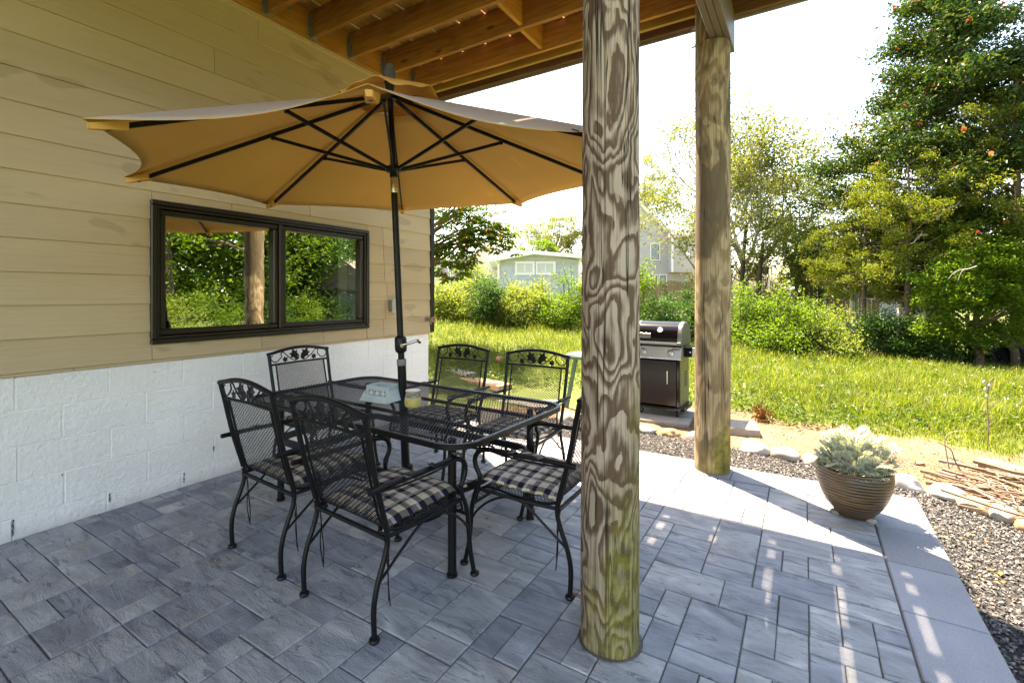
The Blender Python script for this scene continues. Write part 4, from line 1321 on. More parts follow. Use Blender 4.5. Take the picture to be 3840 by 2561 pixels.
for s in (-1, 1):
    m.add([(s * (hw + .003), -hd_ - .02, .004), (s * (hw + .024), -hd_ - .034, .004), (s * (hw + .024), hd_, .004), (s * (hw + .003), hd_, .004), (s * (hw + .003), -hd_, .070), (s * (hw + .003), hd_, .080)],
          [(0, 1, 2, 3), (1, 4, 5, 2), (0, 4, 1), (3, 2, 5), (0, 3, 5, 4)])
m.build("skirt", MAT["caddy_paint"], cad)
lc = MB(); yl = -hd_ + .004
zc = (.030 + hz - .022) / 2
for k in range(3):
    x0 = -.050 + k * .050
    for r in (.0165, .0095):
        lc.tube([(x0 + r * math.cos(a * R(20)), yl, zc - .004 + r * math.sin(a * R(20))) for a in range(-2, 12)], .0022, 5)
    for a in (-40, -20, 0, 20, 40):
        lc.tube([(x0, yl, zc - .018), (x0 + .016 * math.sin(R(a)), yl, zc - .018 + .036 * math.cos(R(a)))], [.0028, .0012], 5)
    lc.tube([(x0 + .025, yl, .031), (x0 + .025, yl, hz - .022)], .0026, 5)
    lc.lathe([(.0, -.006), (.006, 0), (.0, .006)], 8, (x0 + .025, yl, zc + .010))
lc.tube([(-hw + .017, yl, .033), (hw - .017, yl, .033)], .003, 5); lc.tube([(-hw + .017, yl, hz - .025), (hw - .017, yl, hz - .025)], .003, 5)
lc.build("lace_panel", MAT["caddy_lace"], cad)
for s in (-1, 1): MB().lathe([(.012, 0), (.016, .004), (.016, .012), (.012, .016)], 12, (s * .03, .012, .0125)).build("inner_cup", MAT["caddy_dark"], cad, True)

jar = thing("candle_jar", "ribbed glass candle jar with yellow wax and a white topped wooden lid", "candle", (-2.012, 2.118, TZ))
pr = [(.0, .001), (.036, .001), (.043, .006)]
for k in range(25):
    z = .008 + .068 * k / 24; r0 = .0445 + .006 * math.sin(math.pi * min(1, k / 20.0) * .9 + .25)
    pr.append((r0 + .0012 * math.sin(k * math.pi / 2.0), z))
pr += [(.043, .082), (.040, .086), (.041, .094)]
MB().lathe(pr, 32).build("jar_body", MAT["jar_glass"], jar, True, ang=60)
MB().lathe([(.0, .006), (.040, .007), (.0455, .018), (.0465, .035), (.0455, .050), (.0, .051)], 28).build("wax", MAT["wax_yellow"], jar, True)
MB().lathe([(.0, .0945), (.0445, .0945), (.0455, .096), (.0455, .101), (.044, .1025)], 28).build("lid", MAT["lid_wood"], jar, True)
MB().lathe([(.0435, .1027), (.043, .104), (.0, .1042)], 28).build("lid_top", MAT["lid_white"], jar, True)
# ------------------------------------------------------------------ planter with silver foliage
PX, PY_ = .262, 3.65
pl = thing("planter", "brown ridged round planter pot standing on the sunny patio corner", "planter", (PX, PY_, 0))
prof = [(.0, .012), (.098, .012), (.104, .020), (.112, .035), (.128, .055), (.150, .085), (.170, .125), (.186, .170), (.196, .215), (.200, .250), (.200, .300)]
fine = []
pc = catmull([(r, z, 0) for r, z in prof[3:]], 16)
for i, p in enumerate(pc):
    rg = .0024 * (1 - abs(((p.y * 52.0 + .04 * math.sin(p.y * 90)) % 1.0) - .5) * 2)
    fine.append((p.x + rg, p.y))
MB().lathe(prof[:3] + fine + [(.199, .306), (.192, .306), (.188, .298), (.185, .255), (.0, .250)], 56).build("pot", MAT["planter"], pl, True, ang=50)
MB().lathe([(.0, .252), (.10, .262), (.184, .258)], 32).build("soil", MAT["pot_soil"], pl, True)
for k in range(3):
    a = R(200 + 120 * k)
    MB().lathe([(.0, 0), (.026, 0), (.030, .012), (.022, .024), (.0, .026)], 12, (.105 * math.cos(a), .105 * math.sin(a), 0)).build("pot_foot", MAT["stone_slab"], pl, True)


def silver_leaf(L):
    """one deeply cut leaf along +y, lobes both sides"""
    V = []; F = []
    n = 6
    for k in range(n + 1):
        y = L * k / n; w = .0028 * (1.2 - .6 * k / n); z = -.25 * L * (k / n) ** 2 + .12 * L * (k / n)
        V += [(-w, y, z), (w, y, z)]
        if k: a = 2 * (k - 1); F.append((a, a + 1, a + 3, a + 2))
    for k in range(1, n + 1):
        y = L * k / n; z = -.25 * L * (k / n) ** 2 + .12 * L * (k / n)
        ll = L * .40 * math.sin(math.pi * (k / n) ** .8 * .86 + .22)
        for s in (-1, 1):
            b = len(V)
            tip = (s * ll, y + ll * .62, z - .05 * ll)
            V += [(0, y - .010, z), (s * ll * .55, y + ll * .10, z + .004), tip, (s * ll * .45, y + ll * .55, z + .004)]
            F.append((b, b + 1, b + 2, b + 3))
            b = len(V)
            V += [(s * ll * .5, y + ll * .2, z + .002), (s * ll * .95, y + ll * .25, z), (s * ll * 1.12, y + ll * .42, z - .004), (s * ll * .75, y + ll * .45, z + .002)]
            F.append((b, b + 1, b + 2, b + 3))
    return np.array(V), np.array(F)


dm = thing("dusty_miller", "silver white lacy leaved plant filling the brown ridged pot", "plant", (PX, PY_, .255))
V = []; F = []; off = 0
st = MB()
for k in range(330):
    a = rnd.uniform(0, 2 * math.pi); rr = math.sqrt(rnd.random()) * .175
    hgt = rnd.uniform(.03, .185) * (1.12 - (rr / .2) ** 2 * .75) + (.055 if 0.02 < rr * math.cos(a - .9) else 0)
    lean = R(rnd.uniform(15, 70)) * (.5 + rr / .25)
    v, f = silver_leaf(rnd.uniform(.050, .088))
    M = Matrix.Translation((rr * math.cos(a), rr * math.sin(a), hgt)) @ Matrix.Rotation(a - math.pi / 2 + rnd.uniform(-.9, .9), 4, 'Z') @ Matrix.Rotation(math.pi / 2 - lean, 4, 'X') @ Matrix.Rotation(rnd.uniform(-.6, .6), 4, 'Y')
    m3 = np.array(M.to_3x3()); tr = np.array(M.translation)
    V.append(v @ m3.T + tr); F.append(f + off); off += len(v)
    if k % 6 == 0: st.tube([(rr * .3 * math.cos(a), rr * .3 * math.sin(a), 0), (rr * math.cos(a), rr * math.sin(a), hgt)], [.004, .0025], 5)
inst("foliage", fastmesh("foliage", np.concatenate(V), np.concatenate(F), LEAF["silver"]), dm)
st.build("stem", LEAF["silver"], dm)
yf = thing("marigold", "single yellow flower peeking over the rim of the brown ridged pot", "flower", (PX - .004, PY_ - .170, .292))
m = MB()
for k in range(26):
    a = k * 2.4; r = .004 + .0155 * (k / 26); z = .016 - .012 * (k / 26)
    c = Vector((r * math.cos(a), r * math.sin(a), z)); t_ = Vector((math.cos(a), math.sin(a), .35)) * .011; s_ = Vector((-math.sin(a), math.cos(a), 0)) * .006
    m.add([c - s_ * .5, c + t_ * .7 - s_, c + t_ + Vector((0, 0, .001)), c + t_ * .7 + s_, c + s_ * .5], [(0, 1, 2, 3, 4)])
m.build("blossom", MAT["flower_yellow"], yf)
MB().tube([(0, .03, -.03), (0, .008, -.01), (0, 0, .012)], .0025, 6).build("stem", LEAF["weed"], yf)
V = []; F = []


def leaf_cloud(P, size, aspect=.55, up=.3, fold=.12, seed=0, droop=0.0, along=None):
    """leaf blades (base, two sides, tip) with random headings; returns V, F"""
    g = np.random.default_rng(seed)
    n = len(P)
    nm = g.normal(size=(n, 3)); nm[:, 2] = np.abs(nm[:, 2]) + up * 2
    nm /= np.linalg.norm(nm, axis=1)[:, None]
    ax = g.normal(size=(n, 3)) if along is None else along + g.normal(size=(n, 3)) * .55
    ax[:, 2] -= droop
    ax -= nm * (ax * nm).sum(1)[:, None]
    ax /= np.linalg.norm(ax, axis=1)[:, None] + 1e-9
    bx = np.cross(nm, ax)
    L = (size * g.uniform(.65, 1.35, n))[:, None]
    W = L * aspect
    b = P - ax * L * .5; t = P + ax * L * .5 - nm * L * .08
    l = P + bx * W * .5 + nm * L * fold - ax * L * .06; r = P - bx * W * .5 + nm * L * fold - ax * L * .06
    V = np.stack([b, l, t, r], 1).reshape(-1, 3)
    i = np.arange(n)[:, None] * 4
    F = np.concatenate([i + np.array([[0, 2, 1]]), i + np.array([[0, 3, 2]])], 0)
    return V, F


pf_ = []
for k in range(60):
    a = rnd.uniform(0, 6.28); rr = .10 + .075 * rnd.random(); pf_.append((rr * math.cos(a), rr * math.sin(a), rnd.uniform(0, .05)))
v, f = leaf_cloud(np.array(pf_), .035, .4, .2, seed=3)
inst("green_leaves", fastmesh("green_leaves", v, f, LEAF["weed"]), yf, loc=(.004, .170, -.035))

# ------------------------------------------------------------------ gas grill
gr = thing("gas_grill", "black gas grill with stainless control panel standing on flat slabs beyond the patio", "grill", (-1.585, 6.335, -.155), R(-1))
GB, GP, GG, SS = MAT["grill_black"], MAT["grill_panel"], MAT["grill_grey"], MAT["stainless"]
sh = MB()
pts = rrect(.335, .265, .10)
n_ = len(pts)
for z, k in ((.085, 1), (.120, 1), (.126, .985)): sh.v += [(a * k, b * k, z) for a, b in pts]
for s in range(2):
    for k in range(n_): sh.f.append((s * n_ + k, s * n_ + (k + 1) % n_, (s + 1) * n_ + (k + 1) % n_, (s + 1) * n_ + k))
sh.f.append(tuple(range(n_ - 1, -1, -1))); sh.f.append(tuple(2 * n_ + k for k in range(n_)))
sh.build("bottom_shelf", GB, gr, True)
for s in (-1, 1):
    for e in (-1, 1):
        c = MB(); c.lathe([(.008, -.014), (.034, -.014), (.038, -.009), (.038, .009), (.034, .014), (.008, .014)], 18)
        w = c.build("wheel", MAT["rubber"], gr, True, loc=(s * .23, e * .19, .038), rot=(R(90), 0, R(70 + 20 * s)))
        MB().lathe([(.0, -.016), (.016, -.016), (.016, .016), (.0, .016)], 12).build("hub", GG, w, True)
        MB().box((s * .23 - .018, e * .19 - .018, .055), (s * .23 + .018, e * .19 + .018, .086), .004).build("caster_fork", GG, gr)
for s in (-1, 1):
    MB().box((s * .278 - (.045 if s > 0 else 0), -.252, .127), (s * .278 + (0 if s > 0 else .045), -.222, .715), .006).build("front_frame", GB, gr)
    MB().box((s * .276 - (.012 if s > 0 else 0), -.2215, .127), (s * .276 + (0 if s > 0 else .012), .24, .715), .004).build("side_panel", GG if s > 0 else GB, gr)
for s in (1,):
    for k in range(6): MB().box((.2765, -.02, .36 + k * .035), (.279, .12, .372 + k * .035)).build("vent_slot", MAT["print_dark"], gr)
MB().box((-.26, .20, .127), (.26, .235, .715)).build("back_panel", GB, gr)
dr = MB().box((-.231, -.256, .140), (.231, -.236, .700), .004).build("door", GP, gr)
dh = MB().box((.112, -.2605, .405), (.142, -.2565, .585), .002); dh.build("handle_recess", GB, dr)
MB().tube([(.128, -.272, .415), (.128, -.276, .43), (.128, -.276, .56), (.128, -.272, .575)], .0075, 10).build("door_handle", SS, dr, True)
MB().box((-.27, -.20, .700), (.27, .22, .880), .01).build("cook_box", GB, gr)
cp = MB()
cp.add([(-.300, -.300, .735), (.300, -.300, .735), (.300, -.268, .890), (-.300, -.268, .890), (-.300, -.2, .735), (.300, -.2, .735), (.300, -.2, .890), (-.300, -.2, .890)], [(0, 1, 2, 3), (4, 7, 6, 5), (0, 4, 5, 1), (3, 2, 6, 7), (0, 3, 7, 4), (1, 5, 6, 2)])
cpo = cp.build("control_panel", SS, gr)
MB().box((-.302, -.304, .722), (.302, -.20, .7345), .004).build("panel_lip", SS, cpo)
for s in (-1, 1): MB().box((s * .301 - (0 if s > 0 else .014), -.29, .735), (s * .301 + (.014 if s > 0 else 0), -.20, .888), .004).build("panel_end", GG, cpo)
tilt = math.atan2(.032, .155)
for x in (-.165, .172):
    kb = MB().lathe([(.036, 0), (.036, .005), (.026, .006), (.024, .026), (.021, .031), (.0, .032)], 24)
    ko = kb.build("knob", SS, gr, True, loc=(x, -.2865, .806), rot=(R(90) - tilt, 0, 0))
    MB().lathe([(.041, .0005), (.041, .0035), (.036, .004)], 24).build("bezel", GB, ko, True)
    MB().box((-.004, -.018, .031), (.004, .018, .036), .001).build("pointer", SS, ko)
MB().lathe([(.012, 0), (.012, .008), (.009, .010), (.0, .010)], 14).build("igniter_button", GB, gr, True, loc=(-.262, -.2885, .800), rot=(R(90) - tilt, 0, 0))
# lid: curved hood with cast end caps
arc = [(-.262, .895), (-.272, .925), (-.268, .985), (-.246, 1.06), (-.205, 1.125), (-.14, 1.165), (-.06, 1.182), (.03, 1.180), (.10, 1.165), (.17, 1.12), (.215, 1.05), (.225, .96), (.225, .895)]
arc = [(p.x, p.y) for p in catmull([(a, b, 0) for a, b in arc], 4)]
lid = MB(); na = len(arc)
for x in (-.2495, .2495): lid.v += [(x, y, z) for y, z in arc]
for k in range(na - 1): lid.f.append((k, na + k, na + k + 1, k + 1))
lid.f.append(tuple(range(na))); lid.f.append(tuple(2 * na - 1 - k for k in range(na)))
lo = lid.build("lid", GB, gr, True)
for s in (-1, 1):
    ec = MB(); xa, xb = s * .250, s * .302
    for x, k in ((xa, 1.012), (xb - s * .012, 1.012), (xb, .97)):
        ec.v += [(x, y * k, .895 + (z - .895) * k) for y, z in arc]
    for q_ in range(2):
        for k in range(na - 1):
            fc = (q_ * na + k, (q_ + 1) * na + k, (q_ + 1) * na + k + 1, q_ * na + k + 1)
            ec.f.append(fc if s > 0 else fc[::-1])
    ec.f.append(tuple(2 * na + k for k in range(na)) if s < 0 else tuple(3 * na - 1 - k for k in range(na)))
    ec.f.append(tuple(range(na)))
    ec.build("lid_end", GG, lo, True)
MB().box((-.300, -.285, .876), (.300, .22, .8945), .004).build("lid_rim", GB, gr)
lh = MB(); lh.bar((-.255, -.304, .925), (.255, -.304, .925), .022, .030); lh.build("lid_handle", SS, lo)
for s in (-1, 1): MB().box((s * .278 - .024, -.320, .906), (s * .278 + .024, -.262, .944), .006).build("handle_bracket", GG, lo)
th = MB().lathe([(.036, 0), (.036, .012), (.031, .016), (.029, .013), (.0, .013)], 28)
tho = th.build("thermometer", SS, lo, True, loc=(.032, -.236, 1.082), rot=(R(90) - R(30), 0, 0))
MB().lathe([(.0285, .0133), (.0, .0136)], 24).build("dial", MAT["white_paint"], tho)
nd = MB().box((-.0015, -.002, .0140), (.0015, .020, .0150)); nd.build("needle", MAT["print_dark"], tho, rot=(0, 0, -.7))
for k in range(9): MB().box((-.001, .021, .0140), (.001, .026, .0146)).build("tick", MAT["print_dark"], tho, rot=(0, 0, R(-120 + 30 * k)))
bd = MB().box((-.066, -.030, 0), (.066, .030, .005), .002)
bo = bd.build("badge", SS, lo, loc=(-.150, -.2685, 1.010), rot=(R(90) - R(14), 0, 0))
MB().box((-.061, -.025, .0052), (.061, .025, .0056)).build("badge_field", GG, bo)


def lettering(name, body, size, mat, parent, loc, rot, bold=0.0, shear=0.0, depth=.0008, sx=1.0):
    cu = bpy.data.curves.new(name, 'FONT'); cu.body = body; cu.size = size
    cu.align_x = 'CENTER'; cu.align_y = 'CENTER'; cu.extrude = depth; cu.offset = bold; cu.shear = shear
    o = bpy.data.objects.new(name, cu); o.data.materials.append(mat)
    dg = bpy.context.evaluated_depsgraph_get()
    C.objects.link(o); dg.update()
    me = bpy.data.meshes.new_from_object(o.evaluated_get(dg))
    C.objects.unlink(o); bpy.data.objects.remove(o)
    if not me.materials: me.materials.append(mat)
    r = inst(name, me, parent, loc, rot); r.scale = (sx, 1, 1); return r


lettering("badge_lettering", "weber", .048, SS, bo, (-.006, .002, .0066), (0, 0, 0), .0012)
lettering("panel_lettering", "SPIRIT", .034, MAT["print_dark"], cpo, (.232, -.2790, .850), (R(90) - tilt, 0, 0), .0008, .35, sx=1.15)
for k in range(5): MB().box((-.275 + .0, -.2785 - k * .0, .868 - k * .006), (-.16 - .012 * (k % 3), -.2755 - .002, .8695 - k * .006)).build("fine_print", GG, cpo)
for s in (-1, 1):
    tb = MB().box((s * .315 if s > 0 else -.66, -.235, .845), (.66 if s > 0 else -.315, .205, .885), .008).build("side_table", GB, gr)
    MB().box((s * .42 if s > 0 else -.655, -.243, .770), (.655 if s > 0 else -.42, -.2355, .882), .003).build("table_front", SS, tb)
    MB().box((s * .318 if s > 0 else -.418, -.242, .765), (.418 if s > 0 else -.318, -.2355, .880), .003).build("table_bracket", GB, tb)
    MB().lathe([(.010, 0), (.008, .004), (.0, .005)], 10).build("rivet", SS, tb, loc=(s * .395, -.2422, .825), rot=(R(90), 0, 0))

# slabs the grill stands on and those lying about
def slab(label, x, y, rz, lx, ly, z0, z1, mat="stone_slab", name="paving_slab"):
    t = thing(name, label, "slab" if name == "paving_slab" else "timber", (x, y, z0), R(rz))
    o = MB().box((-lx / 2, -ly / 2, 0), (lx / 2, ly / 2, z1 - z0), .008).build("slab_block" if name == "paving_slab" else "timber_body", MAT[mat], t)
    return t


slab("grey flat paving slab under the front wheels of the black grill", -1.67, 6.02, 4, .98, .40, -.21, -.156, "stone_slab")
slab("grey flat paving slab under the back wheels of the black grill", -1.62, 6.46, 2, .98, .42, -.21, -.157, "stone_slab")
slab("thick loose concrete slab lying on the dirt just beyond the knotted notched post", -.66, 6.03, 12, .42, .40, -.21, -.115)
slab("long pale timber with a brown side lying at the lawn edge near the house corner", -4.72, 6.42, -14, 1.55, .30, -.24, -.03, "timber_wood", "landscape_timber")
slab("white stone slab lying on top of the pale timber near the house corner", -5.15, 6.60, -14, .62, .22, -.03, .035, "rock_white")
slab("flat pale flagstone on the ground behind the chair facing the gravel strip", -3.55, 6.05, -4, 1.1, .62, -.22, -.165, "stone_slab")

# green plastic table half hidden by the thick post
gt = thing("garden_table", "green slatted plastic garden table half hidden behind the thick swirled post", "table", (-2.47, 6.22, -.205), R(-8))
for k in range(7):
    y = -.27 + k * .09
    hx_ = .37 - (.06 if k in (0, 6) else .015 if k in (1, 5) else 0)
    MB().box((-hx_, y - .042, .735), (hx_, y + .042, .757), .006).build("slat", MAT["green_plastic"], gt)
for s in (-1, 1): MB().box((s * .26 - .03, -.29, .700), (s * .26 + .03, .29, .7345), .005).build("cross_bar", MAT["green_plastic"], gt)
MB().box((-.36, -.325, .700), (.36, -.316, .742), .004).build("apron", MAT["green_plastic"], gt)
for s in (-1, 1):
    for e in (-1, 1): MB().bar((s * .33, e * .24, .0), (-s * .02 + s * .20, e * .24, .70), .05, .03, (0, 1, 0)).build("leg", MAT["green_plastic"], gt)

# ------------------------------------------------------------------ edging stones, gravel, pebbles, sticks
def rock_mesh(seed, sx, sy, sz, mat):
    import bmesh
    bm = bmesh.new(); bmesh.ops.create_icosphere(bm, subdivisions=3, radius=1)
    o = Vector((seed * 7.3, seed * 3.1, seed))
    for v in bm.verts:
        p = v.co.copy(); n = mnoise.noise(p * 1.2 + o) * .32 + mnoise.noise(p * 3.1 + o) * .10
        v.co = Vector((p.x * sx, p.y * sy, p.z * sz)) * (1 + n)
    me = bpy.data.meshes.new("edging_stone"); bm.to_mesh(me); bm.free()
    me.polygons.foreach_set("use_smooth", np.ones(len(me.polygons), dtype=bool)); me.materials.append(MAT[mat]); return me


ST = [(-2.55, 5.42, .13, "rock_pale", "pale edging stone behind the iron chair facing the gravel strip"),
      (-2.20, 5.40, .11, "rock_white", "white edging stone in front of the green table, behind the chair by the thick post"),
      (-1.53, 5.385, .105, "rock_white", "low white edging stone closest to the grill, beside the thick swirled post"),
      (-1.27, 5.40, .095, "rock_tan", "tan edging stone between two white ones in front of the grill"),
      (-.985, 5.415, .125, "rock_white", "long white edging stone in front of the grill's outer wheel"),
      (-.74, 5.35, .075, "rock_white", "small white edging stone just showing behind the knotted post"),
      (-.42, 5.29, .135, "rock_white", "long white edging stone just past the knotted post, towards the pot"),
      (-.16, 5.24, .125, "rock_pale", "tall beige grey edging stone, second past the knotted post"),
      (.09, 5.21, .115, "rock_pale", "grey pitted edging stone, third past the knotted post"),
      (.34, 5.13, .125, "rock_white", "smooth pale edging stone peeking from behind the ridged pot"),
      (.60, 5.03, .09, "rock_tan", "small tan edging stone hidden behind the pot's leaves"),
      (.70, 4.965, .125, "rock_white", "flat white edging stone just past the ridged pot"),
      (.93, 4.87, .12, "rock_white", "flat white edging stone between the ridged pot and the sticks"),
      (1.07, 4.72, .11, "rock_tan", "ochre edging stone under the tip of the stick pile"),
      (1.19, 4.62, .11, "rock_pale", "grey edging stone under the middle of the stick pile"),
      (1.31, 4.47, .125, "rock_tan", "large ochre edging stone at the near end of the stick pile"),
      (1.47, 4.28, .12, "rock_tan", "brownish edging stone nearest the frame edge below the sticks")]
for k, (x, y, s, mt_, lb) in enumerate(ST):
    me = rock_mesh(k + 1, s, s * rnd.uniform(.62, .8), s * rnd.uniform(.48, .68), mt_)
    slope = math.atan2(float(stone_line(x + .1) - stone_line(x - .1)), .2)
    o = inst("edging_stone", me, None, (x, y, -.17), (0, rnd.uniform(-.1, .1), slope))
    tag(o, lb, "stone", "stones edging the gravel bed")
o = inst("loose_stone", rock_mesh(40, .042, .03, .02, "rock_tan"), None, (.90, 5.72, -.185)); tag(o, "single small brown stone lying on the sandy dirt beyond the pot", "stone")

OCT_V = np.array([(1, 0, 0), (0, 1, 0), (-1, 0, 0), (0, -1, 0), (0, 0, 1), (0, 0, -1)], float)
OCT_F = np.array([(0, 1, 4), (1, 2, 4), (2, 3, 4), (3, 0, 4), (1, 0, 5), (2, 1, 5), (3, 2, 5), (0, 3, 5)])


def stones(name, P, size, mat, seed, flat=.55):
    g = np.random.default_rng(seed); n = len(P)
    v = OCT_V[None] * g.uniform(.6, 1.25, (n, 6, 1)) * np.stack([g.uniform(.7, 1.3, n), g.uniform(.5, 1.0, n), g.uniform(.35, .8, n) * flat / .55], -1)[:, None, :] * (size * g.uniform(.55, 1.45, n))[:, None, None]
    v += g.normal(size=v.shape) * size * .12
    for ax_ in (0, 1, 2):
        a = g.uniform(0, 6.28, n) if ax_ == 2 else g.normal(size=n) * .45
        c_, s_ = np.cos(a)[:, None], np.sin(a)[:, None]
        i, j = [(1, 2), (2, 0), (0, 1)][ax_]
        vi, vj = v[:, :, i].copy(), v[:, :, j].copy()
        v[:, :, i] = vi * c_ - vj * s_; v[:, :, j] = vi * s_ + vj * c_
    v += P[:, None, :]
    F = (np.arange(n)[:, None, None] * 6 + OCT_F[None]).reshape(-1, 3)
    o = inst(name, fastmesh(name, v.reshape(-1, 3), F, MAT[mat]))
    return tag(o, kind="stuff")


def scatter(n, x0, x1, y0, y1, ok, seed):
    g = np.random.default_rng(seed); x = g.uniform(x0, x1, n); y = g.uniform(y0, y1, n); k = ok(x, y); return x[k], y[k]


gx_, gy_ = scatter(58000, -3.0, 1.75, 2.2, 5.5, lambda x, y: ((x > .655) | (y > 4.170)) & (y < stone_line(x) + .03) & ~((x > 1.1) & (y < 2.6)), 5)
dens = rng.random(len(gx_)) < np.where(gx_ < -1.3, .45, 1.0)
gx_, gy_ = gx_[dens], gy_[dens]
stones("gravel", np.stack([gx_, gy_, -.186 + .006 * rng.random(len(gx_))], -1), .0098, "gravel_stone", 6)
px_, py_ = scatter(15000, -3.4, 2.6, 4.2, 7.0, lambda x, y: (y > stone_line(x) - .02) & (y < grass_line(x) + .1), 7)
stones("pebbles", np.stack([px_, py_, np.full(len(px_), -.196)], -1), .0075, "pebble_stone", 8, .5)
fl = MB()
lx, ly = scatter(60, .66, 1.5, 2.5, 4.6, lambda x, y: x > .67, 9)
v, f = leaf_cloud(np.stack([lx, ly, np.full(len(lx), -.172)], -1), .03, .6, 2.0, seed=4)
tag(inst("fallen_leaves", fastmesh("fallen_leaves", v, f, leaf_mat("leaf_fallen", [(0.30, .12, .03), (.42, .22, .06), (.30, .24, .14)], .1))), kind="stuff")

lg = thing("log", "pale peeled log lying behind the pile of sticks", "log", (1.33, 5.76, -.115), R(-36))
m = MB(); m.tube(catmull([(0, 0, 0), (.3, .01, .004), (.6, -.006, .0), (1.1, .012, -.004)], 5), [.058 - .0006 * k for k in range(16)], 18)
m.build("log_body", MAT["log_wood"], lg, True)
lg2 = thing("log", "darker thin log lying under the pale peeled log at the frame edge", "log", (1.36, 5.56, -.150), R(-33))
MB().tube(catmull([(0, 0, 0), (.3, .02, .004), (.9, .0, .0)], 5), .040, 14).build("log_body", MAT["log_wood"], lg2, True)
sr = random.Random(21)
for k in range(86):
    thick = k < 22
    L = sr.uniform(.55, 1.05) if thick else sr.uniform(.35, .95)
    r = sr.uniform(.010, .019) if thick else sr.uniform(.003, .0075)
    cx = 1.42 + sr.gauss(0, .17); cy = 4.98 + sr.gauss(0, .22)
    lay = -.165 + abs(sr.gauss(0, .055)) + (0 if thick else .035)
    ang = R(-38 + sr.gauss(0, 13 if thick else 30))
    d = Vector((math.cos(ang), math.sin(ang), sr.uniform(-.05, .09)))
    P = []
    for i in range(6):
        t = (i / 5 - .5) * L
        w = sr.uniform(-.018, .018) * (1 if thick else 1.6)
        P.append(Vector((t * d.x - w * d.y, t * d.y + w * d.x, t * d.z + w * .4 + (0.03 * (i / 5 - .5) ** 2))))
    m = MB(); m.tube(catmull(P, 3), [r * (1.1 - .5 * i / 15) for i in range(16)], 6)
    if not thick and k % 3 == 0:
        q = P[3]; e = Vector((math.cos(ang + sr.choice((-.7, .7))), math.sin(ang + .7), sr.uniform(.1, .5)))
        m.tube([q, q + e * .10, q + e * .22 + Vector((0, 0, .02))], [r * .7, r * .5, r * .2], 5)
    o = m.build("stick", MAT["stick_bark" if k % 3 else "stick_grey"], None, True, loc=(cx, cy, max(lay, -.185 + r)))
    if thick: tag(o, "thick dry stick lying in the brush pile beside the pale log", "stick", "thick sticks in the brush pile")
    else: tag(o, "thin dry twig tangled in the brush pile beside the pale log", "twig", "thin twigs in the brush pile")
for k in range(16):
    x0, y0 = sr.uniform(.75, 1.3), sr.uniform(5.0, 5.9); a = R(sr.uniform(100, 200)); L = sr.uniform(.3, .65)
    d = Vector((math.cos(a), math.sin(a), sr.uniform(.02, .35)))
    P = [Vector((0, 0, 0)) + d * (L * i / 4) + Vector((sr.uniform(-.03, .03), sr.uniform(-.03, .03), sr.uniform(-.01, .02))) * (i > 0) for i in range(5)]
    o = MB().tube(catmull(P, 3), [.0045 - .0003 * i for i in range(13)], 5).build("stick", MAT["stick_grey"], None, True, loc=(x0, y0, -.185))
    tag(o, "long bare twig reaching out of the brush pile over the sandy dirt", "twig", "long twigs sticking out of the brush pile")
br = thing("bent_branch", "tall bent bare branch rising from the brush pile in front of the grass", "branch", (1.06, 5.42, -.17))
MB().tube(catmull([(0, 0, 0), (-.02, .02, .18), (-.03, .02, .30), (.02, .03, .37), (.12, .04, .39)], 5), [.006 - .0002 * k for k in range(21)], 6).build("branch_body", MAT["stick_grey"], br, True)
br = thing("bent_branch", "dark crooked branch leaning up from the brush pile towards the pot", "branch", (1.14, 5.30, -.15))
MB().tube(catmull([(0, 0, 0), (-.06, .05, .12), (-.09, .06, .22), (-.17, .05, .27)], 5), [.008 - .0003 * k for k in range(16)], 6).build("branch_body", MAT["stick_bark"], br, True)

# dry flower stalk and small reddish plant at the edge of the lawn
sk = thing("dry_stalk", "tall dry flower stalk with pale seed pods at the lawn edge", "plant", (1.57, 6.60, -.2))
m = MB(); m.tube(catmull([(0, 0, 0), (.01, 0, .25), (.0, 0, .45), (.012, 0, .66), (.05, .0, .74)], 4), .006, 6)
m.tube([(.0, 0, .42), (.07, 0, .50), (.10, 0, .51)], .003, 5); m.build("stalk", MAT["stick_bark"], sk, True)
for (a, b) in ((-.01, .62), (.0, .55), (.02, .66), (-.02, .69)): MB().lathe([(.0, -.028), (.014, -.008), (.014, .01), (.0, .028)], 8, (a, 0, b)).build("seed_pod", MAT["rock_white"], sk, True)
rp = thing("seedling", "small reddish brown seedling with thin upright leaves on the dirt beside the grass", "plant", (-.455, 6.66, -.2))
g = np.random.default_rng(2); P = g.normal(size=(160, 3)) * [.05, .05, .06] + [0, 0, .09]; P[:, 2] = np.abs(P[:, 2])
v, f = leaf_cloud(P, .075, .16, .1, seed=6, droop=-1.2); inst("leaves", fastmesh("leaves", v, f, LEAF["reddish"]), rp)
MB().tube([(0, 0, 0), (0, 0, .16)], .006, 6).build("stem", MAT["stick_bark"], rp)
MB()
pb = thing("garden_ball", "faded pink round garden ornament half sunk in the lawn behind the chairs", "ornament", (*at(1147, 9.2), 0))
pb.location.z = .11
MB().lathe([(.0, -.08), (.04, -.072), (.068, -.04), (.08, 0), (.068, .04), (.04, .072), (.0, .08)], 18).build("ball", MAT["pink_paint"], pb, True)
MB().lathe([(.05, -.45), (.04, -.2), (.035, -.075)], 12).build("stand", MAT["stone_slab"], pb, True)
# ------------------------------------------------------------------ neighbouring buildings
def local(xd, D, z=0.0, rz=0.0):
    """origin at picture column xd and depth D; local x runs to the viewer's right, y away"""
    x, y = at(xd, D)
    return (x, y, z), YAW + rz


def part_box(m, lo, hi, b=0): m.box(lo, hi, b); return m


